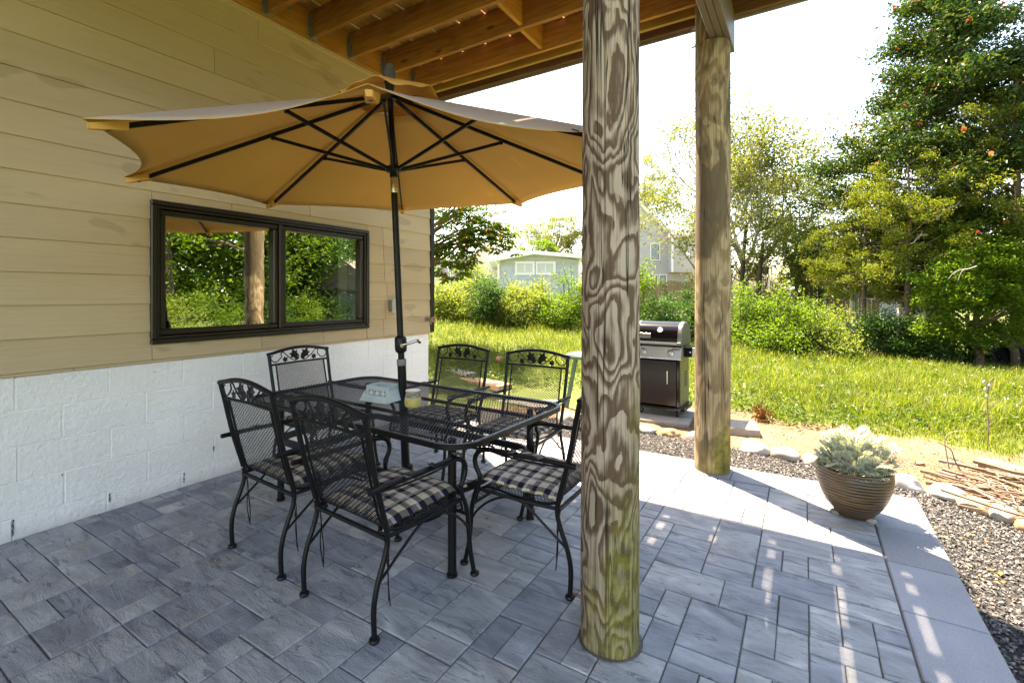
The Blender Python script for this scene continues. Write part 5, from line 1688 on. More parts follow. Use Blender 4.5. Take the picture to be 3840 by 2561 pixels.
def clap(name, mat, parent, x0, x1, z0, z1, pitch, y=0.0, top=None, depth=.02):
    """lap siding as real courses; top(x) -> height limit for gables is handled by clipping each course"""
    m = MB(); z = z0
    while z < z1 - .01:
        zt = min(z + pitch, z1)
        a, b = x0, x1
        if top is not None: a, b = top(z, zt)
        if b - a > .02:
            m.add([(a, y - depth, z), (b, y - depth, z), (b, y, zt), (a, y, zt), (a, y, z), (b, y, z)], [(0, 1, 2, 3), (4, 5, 1, 0)])
        z = zt
    return m.build(name, MAT[mat], parent)


def window_set(parent, x0, x1, z0, z1, y=-.02, mull=(), glass="far_glass", trim="white_paint", t=.07):
    m = MB()
    m.box((x0 - t, y - .05, z0 - t), (x1 + t, y, z0)); m.box((x0 - t, y - .05, z1), (x1 + t, y, z1 + t))
    m.box((x0 - t, y - .05, z0), (x0, y, z1)); m.box((x1, y - .05, z0), (x1 + t, y, z1))
    w = m.build("window", MAT[trim], parent)
    m = MB(); k = .028
    m.box((x0, y - .03, z0), (x1, y - .008, z0 + k)); m.box((x0, y - .03, z1 - k), (x1, y - .008, z1)); m.box((x0, y - .03, z0), (x0 + k, y - .008, z1)); m.box((x1 - k, y - .03, z0), (x1, y - .008, z1))
    for q in mull: m.box((q - .02, y - .03, z0), (q + .02, y - .008, z1))
    m.build("sash", MAT["dark_trim" if glass == "far_glass" else trim], w)
    edges = [x0] + list(mull) + [x1]
    for a, b in zip(edges[:-1], edges[1:]):
        MB().box((a + .01, y - .014, z0 + .01), (b - .01, y - .010, z1 - .01)).build("pane", MAT[glass], w)
    return w


D1 = 22.0
k1 = S * D1 / FPX                           # metres per picture px at this depth
loc, rz = local(1225, D1, 0, 0)
h1 = thing("low_house", "low pale blue grey shingled house with two wide windows behind the bushes", "house", loc, rz)
X = lambda xd: (xd - 1225) * k1
zg1 = .3
body = MB().box((X(1148), 0, zg1), (X(1328), 5, zat(597, D1))); body.build("wall", MAT["grey_shingle"], h1)
gb = MB(); za, zb = zat(597, D1), zat(579, D1)
gb.add([(X(1148), 0, za), (X(1328), 0, za), (X(1222), 0, zb - .06), (X(1148), 5, za), (X(1328), 5, za), (X(1222), 5, zb - .06)], [(0, 1, 2), (5, 4, 3)]); gb.build("gable", MAT["grey_shingle"], h1)
rfm = MB()
for (xa, ya, xb, yb) in ((1122, 595, 1224, 577), (1224, 577, 1352, 588)):
    p0 = Vector((X(xa), -.45, zat(ya, D1))); p1 = Vector((X(xb), -.45, zat(yb, D1)))
    q0, q1 = p0 + Vector((0, 6, 0)), p1 + Vector((0, 6, 0)); dn = Vector((0, 0, -.17))
    rfm.add([p0, p1, q1, q0, p0 + dn, p1 + dn, q1 + dn, q0 + dn], [(0, 1, 2, 3), (7, 6, 5, 4), (0, 4, 5, 1), (3, 2, 6, 7), (0, 3, 7, 4), (1, 5, 6, 2)])
rfm.build("roof", MAT["white_paint"], h1)
MB().tube([(X(1225), 1.5, zat(580, D1)), (X(1225), 1.5, zat(566, D1))], .05, 8).build("vent_pipe", MAT["dark_trim"], h1)
shr = random.Random(3); me_s = {}
for r_i, (ya, yb) in enumerate(((582, 606), (606, 625), (625, 643), (643, 662))):
    zt, zb_ = zat(ya, D1), zat(yb, D1); x = X(1148) - shr.uniform(0, .2)
    while x < X(1328):
        w = shr.choice((.22, .26, .30, .34)); a, b = max(x, X(1148)), min(x + w, X(1328)); x += w
        if b - a < .05: continue
        zt2 = zt
        if r_i == 0:
            xm = (a + b) / 2
            zt2 = min(zt, (za + (zb - .06 - za) * (1 - abs(xm - X(1222)) / (X(1328) - X(1222) if xm > X(1222) else X(1222) - X(1148)))) - .02)
        c = (a + b) / 2; wv = zat(614, D1)
        if X(1182) < c < X(1260) and zb_ < zat(602, D1) and zt > zat(621, D1): continue
        if zt2 - zb_ < .05: continue
        key = (round(b - a - .012, 2), round(zt2 - zb_, 2))
        if key not in me_s:
            hw_, hh = key[0] / 2, key[1]
            m = MB(); m.add([(-hw_, -.035, 0), (hw_, -.035, 0), (hw_, -.012, hh), (-hw_, -.012, hh), (-hw_, .0, 0), (hw_, .0, 0), (hw_, 0, hh), (-hw_, 0, hh)], [(0, 1, 2, 3), (0, 4, 5, 1), (1, 5, 6, 2), (3, 7, 4, 0)])
            me_s[key] = m.mesh("shingle", MAT["grey_shingle"])
        inst("shingle", me_s[key], h1, (c, -.002, zb_ + shr.uniform(-.006, .006)), (0, shr.uniform(-.008, .008), 0))
for (xa, xb) in ((1186, 1224), (1233, 1272)):
    window_set(h1, X(xa), X(xb), zat(628, D1), zat(604, D1), -.03, ((X(xa) + X(xb)) / 2,), "blind_pale")
gt_ = MB(); gt_.tube(catmull([(X(1345), -.2, zat(590, D1)), (X(1338), -.15, zat(594, D1)), (X(1330), -.06, zat(604, D1)), (X(1330), -.06, zat(640, D1))], 4), .05, 8); gt_.build("downpipe", MAT["white_paint"], h1, True)
gt_ = MB(); gt_.tube(catmull([(X(1136), -.2, zat(600, D1)), (X(1141), -.15, zat(602, D1)), (X(1145), -.06, zat(612, D1)), (X(1145), -.06, zat(640, D1))], 4), .05, 8); gt_.build("downpipe", MAT["white_paint"], h1, True)

D2 = 27.0; k2 = S * D2 / FPX
loc, rz = local(1110, D2)
h2 = thing("bungalow", "cream bungalow with brown gabled roof and dark porch windows under the chestnut tree", "house", loc, rz)
X = lambda xd: (xd - 1110) * k2
clap("wall", "pale_clap", h2, X(990), X(1300), .3, zat(592, D2), .22)
MB().box((X(990), .02, .3), (X(1300), 6, zat(592, D2))).build("wall_core", MAT["pale_clap"], h2)
m = MB()
pk, e1, e2 = (X(1128), zat(560, D2)), (X(1030), zat(606, D2)), (X(1182), zat(592, D2))
m.add([(e1[0], 0, e1[1]), (e2[0], 0, e2[1]), (pk[0], 0, pk[1])], [(0, 1, 2)]); m.build("gable", MAT["pale_clap"], h2)
m = MB()
for (a, b) in ((pk, e1), (pk, e2)):
    p0, p1 = Vector((a[0], -.3, a[1] + .1)), Vector((b[0], -.3, b[1] + .1)); dn = Vector((0, 0, -.22)); q = Vector((0, .12, 0))
    m.add([p0, p1, p1 + q, p0 + q, p0 + dn, p1 + dn, p1 + dn + q, p0 + dn + q], [(0, 1, 2, 3), (7, 6, 5, 4), (0, 4, 5, 1), (3, 2, 6, 7), (1, 5, 6, 2)])
m.build("bargeboard", MAT["white_paint"], h2)
m = MB()
for (a, b, far) in ((pk, e1, 7), (pk, e2, 7)):
    p0, p1 = Vector((a[0], -.18, a[1] + .1)), Vector((b[0], -.18, b[1] + .1))
    m.add([p0, p1, p1 + Vector((0, far, 0)), p0 + Vector((0, far, 0))], [(0, 1, 2, 3)])
p0, p1 = Vector((pk[0], .4, pk[1] + .05)), Vector((X(1300), .4, zat(584, D2)))
m.add([p0, Vector((e2[0], -.3, e2[1] + .12)), Vector((X(1300), -.3, zat(590, D2))), Vector((X(1300), 3, zat(575, D2) )), Vector((pk[0], 3, pk[1] + .1))], [(0, 1, 2, 3, 4)])
m.build("roof", MAT["roof_shingle"], h2)
for a, b in ((1013, 1028), (1036, 1052), (1056, 1076)): window_set(h2, X(a), X(b), zat(655, D2), zat(615, D2), -.03, (), "far_glass")

D3 = 33.0; k3 = S * D3 / FPX
loc, rz = local(1530, D3)
h3 = thing("tall_house", "tall grey clapboard house with white trimmed windows between the two round posts", "house", loc, rz)
X = lambda xd: (xd - 1530) * k3
zp = zat(345, D3)
MB().box((X(1375), .02, .2), (X(1660), 8, zat(560, D3))).build("wall_core", MAT["grey_clap"], h3)
gl = lambda z, zt: (X(1375), min(X(1660), X(1545) - (zt - zat(545, D3)) * 1.0 if zt > zat(545, D3) else X(1660)))
clap("wall", "grey_clap", h3, X(1375), X(1660), .2, zat(400, D3), .125, 0, gl)
m = MB(); a = Vector((X(1545), -.12, zat(545, D3))); b = Vector((X(1390), -.12, zat(545, D3) + (X(1545) - X(1390))))
m.bar(a, b, .12, .28, (0, 1, 0)); m.build("rake_trim", MAT["white_paint"], h3)
m = MB(); m.add([a + Vector((.1, 0, .1)), b + Vector((.1, 0, .1)), b + Vector((.1, 7, .1)), a + Vector((.1, 7, .1))], [(0, 1, 2, 3)]); m.build("roof", MAT["roof_slate"], h3)
bo_ = MB().box((X(1534), -.75, zat(626, D3)), (X(1590), .0, zat(548, D3))); bo_.build("bay", MAT["grey_clap"], h3)
clap("bay_siding", "grey_clap", h3, X(1536), X(1588), zat(626, D3), zat(548, D3), .125, -.755)
for xx in (1535, 1589): MB().box((X(xx) - .07, -.80, zat(626, D3)), (X(xx) + .07, -.74, zat(547, D3))).build("corner_board", MAT["white_paint"], h3)
MB().box((X(1527), -.92, zat(549, D3)), (X(1597), .0, zat(543, D3))).build("eave", MAT["pale_wood_rail"], h3)
m = MB(); m.add([(X(1526), -.95, zat(543, D3)), (X(1598), -.95, zat(543, D3)), (X(1590), 0, zat(528, D3)), (X(1534), 0, zat(528, D3))], [(0, 1, 2, 3)]); m.build("bay_roof", MAT["roof_slate"], h3)
MB().box((X(1562), -.82, zat(593, D3)), (X(1573), -.755, zat(580, D3))).build("wall_vent", MAT["white_paint"], h3)
window_set(h3, X(1495), X(1513), zat(596, D3), zat(561, D3), -.02)
window_set(h3, X(1492), X(1508), zat(672, D3), zat(632, D3), -.02); window_set(h3, X(1515), X(1528), zat(668, D3), zat(632, D3), -.02)
MB().box((X(1440), -1.2, zat(640, D3)), (X(1478), -.02, zat(633, D3)), .02).build("porch_roof", MAT["pale_wood_rail"], h3)

# raised neighbour deck with stair on the far right of that house
D4 = 30.0; k4 = S * D4 / FPX
loc, rz = local(1740, D4)
dk = thing("raised_deck", "neighbour's raised deck with cream railing, stair and stone pillars behind the trees", "deck", loc, rz)
X = lambda xd: (xd - 1740) * k4
zdk = zat(644, D4)
MB().box((X(1640), 0, zdk - .3), (X(1778), 4, zdk)).build("floor", MAT["pale_wood_rail"], dk)
MB().box((X(1640), .4, .1), (X(1765), 4, zdk - .3)).build("under_wall", MAT["grey_clap"], dk)
for xa, xb in ((1757, 1772), (1776, 1784)): MB().box((X(xa), -.1 if xa < 1770 else .6, -.2), (X(xb), .3 if xa < 1770 else 1.1, zdk - .02), .02).build("stone_pillar", MAT["stone_pillar"], dk)
for xx in (1645, 1676, 1711, 1745, 1771): MB().box((X(xx) - .07, -.05, zdk), (X(xx) + .07, .09, zdk + .95)).build("rail_post", MAT["pale_wood_rail"], dk)
for z in (.08, .88): MB().box((X(1640), -.01, zdk + z), (X(1775), .05, zdk + z + .08)).build("rail", MAT["pale_wood_rail"], dk)
bal = MB(); x = X(1640)
while x < X(1775): bal.box((x, .01, zdk + .12), (x + .025, .035, zdk + .9)); x += .115
bal.build("baluster", MAT["dark_trim"], dk)
for yy in (1.2, 2.4, 3.6): MB().box((X(1778) - .06, yy, zdk), (X(1778) + .06, yy + .12, zdk + .95)).build("rail_post", MAT["pale_wood_rail"], dk)
for z in (.08, .88): MB().box((X(1778) - .03, 0, zdk + z), (X(1778) + .03, 4, zdk + z + .08)).build("rail", MAT["pale_wood_rail"], dk)
a, b = Vector((X(1688), -.6, zat(640, D4))), Vector((X(1775), -.6, zat(696, D4)))
for yy in (0, -1.0):
    MB().bar(a + Vector((0, yy, -.25)), b + Vector((0, yy, -.25)), .06, .32, (0, 1, 0)).build("stair_stringer", MAT["pale_wood_rail"], dk)
    MB().bar(a + Vector((0, yy, .75)), b + Vector((0, yy, .75)), .07, .10, (0, 1, 0)).build("stair_rail", MAT["pale_wood_rail"], dk)
sb = MB()
for i in range(24):
    p = a.lerp(b, i / 23) + Vector((0, -1.0, 0)); sb.box((p.x, p.y - .01, p.z - .1), (p.x + .025, p.y + .015, p.z + .75))
sb.build("baluster", MAT["dark_trim"], dk)
p = a.lerp(b, .52) + Vector((0, -1.0, 0)); MB().box((p.x - .07, p.y - .06, p.z - .6), (p.x + .07, p.y + .06, p.z + 1.0)).build("rail_post", MAT["pale_wood_rail"], dk)
cg = thing("covered_grill", "black cloth covered grill standing on the neighbour's raised deck", "grill", (0, 0, 0))
x_, y_ = at(1733, D4 + 1.2); cg.location = (x_, y_, zdk); cg.rotation_euler = (0, 0, YAW)
m = MB(); hx_ = .75
for (z, kx, ky) in ((0, 1, 1), (.85, 1.0, 1.0), (1.05, .8, .8), (1.2, .5, .6), (1.22, .3, .4)): m.v += [(-hx_ * kx, -.35 * ky, z), (hx_ * kx, -.35 * ky, z), (hx_ * kx, .35 * ky, z), (-hx_ * kx, .35 * ky, z)]
for s in range(4):
    for q_ in range(4): m.f.append((s * 4 + q_, s * 4 + (q_ + 1) % 4, (s + 1) * 4 + (q_ + 1) % 4, (s + 1) * 4 + q_))
m.f.append((16, 17, 18, 19)); m.build("cover", MAT["chrome_cloth"], cg, True, ang=30)

# small white building, white shed, fences
D5 = 42.0; k5 = S * D5 / FPX
loc, rz = local(1945, D5)
h4 = thing("white_garage", "white clapboard garage end with pale brown roof beyond the wooden fence", "garage", loc, rz)
X = lambda xd: (xd - 1945) * k5
clap("wall", "white_paint", h4, X(1890), X(2010), -1.0, zat(655, D5), .22)
m = MB(); m.add([(X(1890), 0, zat(655, D5)), (X(1972), 0, zat(655, D5)), (X(1950), 0, zat(636, D5)), (X(1890), 0, zat(640, D5))], [(0, 1, 2, 3)]); m.build("gable", MAT["white_paint"], h4)
m = MB(); m.add([(X(1945), -.3, zat(634, D5)), (X(1995), -.3, zat(660, D5)), (X(2060), 6, zat(650, D5)), (X(2000), 6, zat(630, D5))], [(0, 1, 2, 3)]); m.build("roof", MAT["roof_shingle"], h4)
MB().box((X(1890), .05, -1.0), (X(2010), 6, zat(656, D5))).build("wall_core", MAT["white_paint"], h4)


def stockade(label, xa, Da, xb, Db, n, htop, arch, mat, name="wooden_fence", w=.14, base=None):
    a, b = Vector((*at(xa, Da), 0)), Vector((*at(xb, Db), 0))
    f = thing(name, label, "fence", ((a.x + b.x) / 2, (a.y + b.y) / 2, 0), math.atan2(b.y - a.y, b.x - a.x))
    Ltot = (b - a).length; pl_ = Ltot / n
    for k in range(n):
        m = MB(); x0 = -Ltot / 2 + k * pl_; cnt = max(1, int(pl_ / w))
        for i in range(cnt):
            t = (i + .5) / cnt; x = x0 + i * pl_ / cnt
            wx_, wy_ = a.lerp(b, (k + t) / n)[:2]
            zg = float(ground_z(wx_, wy_)) if base is None else base
            z = zg + htop + arch * math.sin(math.pi * t) + rnd.uniform(-.012, .012)
            yy = rnd.uniform(-.006, .006)
            m.box((x + .004, yy - .011, zg - .15), (x + pl_ / cnt - .004, yy + .011, z))
        m.box((x0, .012, zg + .4), (x0 + pl_, .05, zg + .49)); m.box((x0, .012, zg + htop - .25), (x0 + pl_, .05, zg + htop - .16))
        m.build("fence_panel", MAT[mat], f)
        MB().box((x0 - .05, -.03, zg - .2), (x0 + .05, .07, zg + htop + .02)).build("fence_post", MAT[mat], f)
    return f


stockade("weathered wooden stockade fence with gently arched panels under the cedars", 1690, 23.5, 2105, 20.0, 5, 1.52, .16, "fence_wood", base=-.05)
stockade("brown wooden stockade fence in front of the tall grey house", 1440, 26, 1640, 25, 3, 1.45, .12, "fence_wood", base=.55)
stockade("low blue grey board fence panel between the bushes under the cedars", 1915, 15.2, 2010, 14.6, 2, 1.0, .0, "grey_board", "board_fence", .2, base=-.50)
loc, rz = local(2075, 15.5, -.55)
shd = thing("garden_shed", "white garden shed corner showing between the vines and the fence", "shed", loc, rz)
MB().box((-.15, 0, 0), (.12, .1, 1.75)).build("corner_board", MAT["white_paint"], shd)
MB().box((.125, .03, 0), (1.2, 1.2, 1.70)).build("wall", MAT["blind_pale"], shd)
MB().box((-.2, -.05, 1.75), (1.4, 1.4, 1.82)).build("roof", MAT["roof_shingle"], shd)
MB().box((.60, .015, .05), (.64, .028, 1.6)).build("door", MAT["white_paint"], shd)
pt = thing("flower_pot", "small terracotta pot in front of the white shed corner", "pot", (*at(2057, 14.8), -.1))
MB().lathe([(.0, 0), (.07, 0), (.10, .16), (.11, .16), (.11, .19), (.0, .19)], 14).build("pot", MAT["terracotta"], pt, True)

# post-like pale stake, old tyres at the frame edge
stk = thing("pale_stake", "thin pale wooden stake standing against the cedar trunk and fence", "stake", (*at(1954, 17.5), -.4))
MB().box((-.04, -.04, 0), (.04, .04, 2.2), .006).build("stake_body", MAT["pale_wood_rail"], stk)


def tyre(label, xd, D, z, rx, rz, R_=.33):
    x, y = at(xd, D)
    t = thing("old_tyre", label, "tyre", (x, y, z), 0)
    pr = [(R_ - .085, -.075), (R_ - .03, -.10), (R_, -.085), (R_ + .008, -.04), (R_ + .008, .04), (R_, .085), (R_ - .03, .10), (R_ - .085, .075), (R_ - .075, .0), (R_ - .085, -.075)]
    tr_ = MB().lathe(pr, 36); o = tr_.build("tyre_body", MAT["rubber"], t, True, rot=(rx, 0, rz))
    tb = MB()
    for k in range(30):
        a = R(12 * k)
        for s in (-1, 0, 1):
            c = Vector(((R_ + .010) * math.cos(a), (R_ + .010) * math.sin(a), s * .045)); e = Vector((-math.sin(a), math.cos(a), .35 * (s or 1))).normalized()
            tb.bar(c - e * .024, c + e * .024, .012, .026, (0, 0, 1))
    tb.build("tread", MAT["rubber"], o)
    return t


zt_ = float(ground_z(*at(2300, 12.2)))
tyre("old black tyre standing on its edge in the weeds under the vines", 2312, 12.2, zt_ + .30, R(84), YAW + R(-28))
tyre("old black tyre lying nearly flat in the weeds beside the upright tyre", 2268, 12.4, zt_ + .12, R(28), YAW + R(20))

# ------------------------------------------------------------------ trees and bushes
def clumps(spec, g):
    """spec: list of (centre, radii, count); points spread to the outer part of each ellipsoid"""
    out = []
    for c, r, n in spec:
        d = g.normal(size=(n, 3)); d /= np.linalg.norm(d, axis=1)[:, None]
        rad = g.uniform(.35, 1.0, n) ** .6
        out.append(np.array(c) + d * rad[:, None] * np.array(r))
    return np.concatenate(out)


def leaf_points(cent, rad, per, g, flat=.6):
    n = len(cent); k = g.poisson(per, n)
    idx = np.repeat(np.arange(n), k)
    p = g.normal(size=(len(idx), 3)) * .5
    p[:, 2] *= flat
    rr = rad if np.isscalar(rad) else rad[idx][:, None]
    return cent[idx] + p * rr


def limbs(m, root, top, cents, g, r0, frac=.5, pick=26, n=6, sag=.0):
    """trunk from root to top then limbs to some of the clump centres"""
    root, top = Vector(root), Vector(top)
    w = [Vector((g.normal() * .04, g.normal() * .04, 0)) * (top - root).length for _ in range(5)]
    tr = catmull([root] + [root.lerp(top, (i + 1) / 6) + w[i] * .5 for i in range(5)] + [top], 3)
    nt = len(tr); m.tube(tr, [r0 * (1.15 if i == 0 else 1.0) * (1 - .82 * i / (nt - 1)) for i in range(nt)], n + 2)
    L = (top - root).length
    for i in g.permutation(len(cents))[:pick]:
        c = Vector(cents[i])
        t = min(.95, max(frac, ((c.z - root.z) / L) * .8 - .05))
        s = tr[int(t * (nt - 1))]
        mid = s.lerp(c, .5) + Vector((g.normal() * .1, g.normal() * .1, g.normal() * .08 - sag)) * (c - s).length * .6
        rl = r0 * (1 - .8 * t) * .6
        m.tube(catmull([s, mid, c], 4), [rl * (1 - .8 * k / 8) + .004 for k in range(9)], n, caps=False)


def tree(name, label, base, top, spec, rad, per, lsize, leaf, bark, r0, seed, aspect=.5, flat=.6, pick=26, frac=.4, group=None, droop=0.0, cat="tree", trunk=True, up=.3):
    g = np.random.default_rng(seed)
    t = thing(name, label, cat, base, 0, group)
    b = np.array(base)
    cents = clumps([((c[0] - b[0], c[1] - b[1], c[2] - b[2]), r, n) for c, r, n in spec], g)
    rr = rad * g.uniform(.6, 1.4, len(cents))
    P = leaf_points(cents, rr, per, g, flat)
    P = P[P[:, 2] > .05]
    v, f = leaf_cloud(P, lsize, aspect, up, seed=seed, droop=droop)
    inst("crown", fastmesh("crown", v, f, LEAF[leaf]), t)
    if trunk:
        m = MB(); limbs(m, (0, 0, -.2), np.array(top) - b, cents, g, r0, frac, pick)
        m.build("trunk", MAT[bark], t, True)
    return t


def P3(xd, yd, D): return (*at(xd, D), zat(yd, D))


def base_of(xd, D, dz=0.0):
    x, y = at(xd, D); return (x, y, float(ground_z(x, y)) + dz)


# chestnut by the house corner: large drooping hand-shaped leaves
def chestnut():
    g = np.random.default_rng(31); D = 10.5
    b = base_of(905, D); t = thing("chestnut_tree", "broad leaved chestnut tree with browning leaves beside the house corner", "tree", b)
    spec = [(P3(1000, 500, D), (.9, .9, .8), 34), (P3(1070, 515, D), (.75, .8, .5), 40), (P3(1130, 540, D), (.55, .6, .32), 26), (P3(1030, 590, D), (.5, .5, .42), 26), (P3(930, 400, D), (1.3, 1.2, 1.6), 44), (P3(1000, 300, D), (.8, .8, .8), 18)]
    c = clumps([((q[0] - b[0], q[1] - b[1], q[2] - b[2]), r, n) for q, r, n in spec], g)
    V = []; F = []; off = 0
    P = []; Al = []; SZ_ = []
    for k in range(len(c)):
        for j in range(5):
            o = c[k] + g.normal(size=3) * [.14, .14, .10]
            a0 = g.uniform(0, 6.28)
            for q in range(7):
                a = a0 + q * 6.28 / 7; d = np.array([math.cos(a), math.sin(a), -.55 + .15 * g.normal()])
                s = .17 * g.uniform(.75, 1.2) * (1 - .25 * (q in (0, 6)))
                P.append(o + d * s * .5); Al.append(d); SZ_.append(s)
    P, Al, SZ_ = np.array(P), np.array(Al), np.array(SZ_)
    nm = np.tile([0, 0, 1.0], (len(P), 1)) + g.normal(size=P.shape) * .35; ax = Al / np.linalg.norm(Al, axis=1)[:, None]
    nm -= ax * (ax * nm).sum(1)[:, None]; nm /= np.linalg.norm(nm, axis=1)[:, None]; bx = np.cross(nm, ax); L = SZ_[:, None]
    V = np.stack([P - ax * L * .5, P + bx * L * .17 + ax * L * .15 + nm * L * .05, P + ax * L * .5, P - bx * L * .17 + ax * L * .15 + nm * L * .05], 1).reshape(-1, 3)
    i = np.arange(len(P))[:, None] * 4; F = np.concatenate([i + np.array([[0, 2, 1]]), i + np.array([[0, 3, 2]])], 0)
    inst("crown", fastmesh("crown", V, F, LEAF["chestnut"]), t)
    m = MB(); limbs(m, (0, 0, -.2), np.array(P3(935, 330, D)) - np.array(b), c, g, .12, .35, 22); m.build("trunk", MAT["bark_brown"], t, True)


chestnut()


# airy tree: fully branched skeleton with small light leaves
def airy(name, label, base, lean, height, spread, seed, leaf, bark, depth=5, lsize=.10, per=7, r0=.16, stems=3, group=None):
    g = random.Random(seed); gn = np.random.default_rng(seed)
    t = thing(name, label, "tree", base, 0, group); m = MB(); tips_ = []

    def grow(p, d, L, r, lev):
        n = 4; q = [p]
        for i in range(n):
            d = (d + Vector((g.gauss(0, .10), g.gauss(0, .10), g.gauss(0, .06) + .035))).normalized(); q.append(q[-1] + d * L / n)
        m.tube(q, [r * (1 - .45 * i / n) for i in range(n + 1)], 7 if lev < 2 else (5 if lev < 4 else 3), caps=False)
        if lev >= depth:
            tips_.append((q[-1], d)); tips_.append((q[2], d)); return
        if lev >= depth - 1: tips_.append((q[-1], d))
        for k in range(g.choice((2, 3, 3)) if lev < depth - 1 else 3):
            s = q[-1] if k == 0 else q[g.choice((2, 3, 4))]
            ax = Vector((g.gauss(0, 1), g.gauss(0, 1), g.gauss(0, .35))).normalized()
            nd = (d + ax * spread * (.35 if k == 0 else .85)).normalized()
            grow(s, nd, L * g.uniform(.62, .82), r * (.62 if k == 0 else .48), lev + 1)
    for s in range(stems):
        a = 2 * math.pi * s / stems + g.uniform(0, 1)
        d = Vector((math.cos(a) * .38 + lean[0], math.sin(a) * .38 + lean[1], 1)).normalized()
        grow(Vector((.1 * math.cos(a), .1 * math.sin(a), -.2)), d, height * .30, r0, 0)
    m.build("trunk", MAT[bark], t, True)
    pts = np.array([tuple(p) for p, d in tips_]); k = gn.poisson(per, len(pts)); idx = np.repeat(np.arange(len(pts)), k)
    P = pts[idx] + gn.normal(size=(len(idx), 3)) * height * .020
    v, f = leaf_cloud(P, lsize, .5, .3, seed=seed)
    inst("crown", fastmesh("crown", v, f, LEAF[leaf]), t)
    return t


airy("open_tree", "tall airy yellow green tree with fine branches rising behind the knotted post", base_of(1690, 22), (-.02, 0), 12.2, .95, 5, "airy", "bark_grey", 6, .125, 9, .16, 4)
airy("open_tree", "lower leafy tree in front of the neighbour's raised deck, beside the knotted post", base_of(1762, 20), (.10, 0), 5.4, .85, 8, "airy", "bark_dark", 5, .11, 10, .09, 2)
airy("open_tree", "leafy grey green tree rising behind the tall house and the knotted post", base_of(1600, 47), (-.1, 0), 13.0, .9, 12, "airy", "bark_grey", 5, .13, 9, .12, 3)
airy("far_tree", "thin sparse brownish tree rising above the low shingled house", base_of(1215, 38), (0, 0), 8.6, .75, 14, "far", "bark_grey", 5, .16, 5, .12, 2)
g_ = base_of(1282, 40)
tree("far_tree", "rounded dense olive tree standing behind the low shingled house's outer end", g_, P3(1282, 500, 40), [(P3(1285, 530, 40), (1.9, 1.9, 1.7), 70), (P3(1318, 555, 40), (1.2, 1.4, 1.2), 34), (P3(1245, 558, 40), (.9, 1.2, .9), 26)], .5, 60, .17, "far", "bark_grey", .2, 15)
g_ = base_of(1245, 30)
tree("far_tree", "bright green young tree top just above the low shingled roof", g_, P3(1245, 560, 30), [(P3(1245, 572, 30), (.9, .9, .7), 30), (P3(1205, 580, 30), (.5, .6, .4), 14)], .3, 60, .13, "bush", "bark_grey", .08, 16)
g_ = base_of(1478, 44)
tree("far_tree", "pale olive tree rising between the thick post and the airy tree", g_, P3(1478, 420, 44), [(P3(1490, 400, 44), (2.3, 2, 2.0), 60), (P3(1520, 440, 44), (2.4, 2, 2), 50), (P3(1470, 470, 44), (2, 2, 1.6), 50)], .6, 45, .18, "far", "bark_grey", .2, 17)
g_ = base_of(1825, 32)
tree("far_tree", "dense green tree mass behind the dark twin trunked cedar", g_, P3(1835, 480, 32), [(P3(1825, 560, 32), (1.8, 1.5, 1.7), 60), (P3(1880, 600, 32), (1.6, 1.5, 1.4), 50), (P3(1790, 520, 32), (1.2, 1.5, 1.2), 34)], .5, 60, .15, "airy", "bark_dark", .2, 18)
g_ = base_of(1935, 38)
tree("far_tree", "grey green tree beyond the fence seen between the cedars", g_, P3(1935, 520, 38), [(P3(1935, 600, 38), (2, 2, 1.6), 50), (P3(1990, 620, 38), (2, 2, 1.3), 40)], .5, 55, .17, "far", "bark_dark", .2, 19)


def cedar(name, label, base, H, Rm, seed, leaf, prof, per=150, lsize=.075, lift=.15, nb=52, bare=.12, side=None, r0=.16, tuft=.26, group=None, bark="bark_brown", dens_=.17):
    """evergreen: whorled limbs each carrying flattened sprays, silhouette from prof(t)"""
    g = np.random.default_rng(seed); t = thing(name, label, "tree", base, 0, group)
    m = MB(); m.tube([(g.normal() * .03, g.normal() * .03, H * i / 8 - .2) for i in range(9)], [r0 * (1 - .88 * i / 8) + .01 for i in range(9)], 9)
    P = []
    for k in range(nb):
        tz = bare + (1 - bare) * (k + g.uniform(0, 1)) / nb
        a = k * 2.399 + g.normal() * .35
        if side is not None and g.random() < .55: a = side + g.normal() * .55
        L = Rm * prof(tz) * g.uniform(.65, 1.12)
        d = Vector((math.cos(a), math.sin(a), lift + g.normal() * .10))
        s = Vector((0, 0, H * tz * (.96 if tz < .95 else .98)))
        q = [s + d * (L * i / 4) + Vector((0, 0, .06 * L * (i / 4) ** 2)) + Vector((g.normal() * .03, g.normal() * .03, g.normal() * .03)) * L * (i > 0) for i in range(5)]
        m.tube(q, [r0 * .28 * (1 - tz * .6) * (1 - .8 * i / 4) + .005 for i in range(5)], 5, caps=False)
        for i in range(max(3, int(L / dens_))):
            u = g.uniform(.25, 1.05); p = q[0].lerp(q[-1], min(u, 1)) if u <= 1 else q[-1]
            n = int(per * g.uniform(.4, 1.2)); sp = tuft * g.uniform(.7, 1.35)
            o = np.array(p) + g.normal(size=3) * [.10 * L, .10 * L, .05 * L + .05]
            P.append(o + g.normal(size=(n, 3)) * [sp * .55, sp * .55, sp * .34])
    P = np.concatenate(P); P = P[P[:, 2] > .25]
    v, f = leaf_cloud(P, lsize, .34, .05, seed=seed, droop=-.5)
    inst("crown", fastmesh("crown", v, f, LEAF[leaf]), t)
    m.build("trunk", MAT[bark], t, True)
    return t, P


bA = base_of(2165, 14.0)
cA, PA = cedar("cedar_tree", "tallest dark cedar, wrapped to its tip in flowering vine", bA, 11.8 - bA[2], 2.9, 41, "cedar", lambda t: min(1.0, (1.03 - t) * 1.75) ** .85, per=95, nb=105, lsize=.12, r0=.20, tuft=.36)
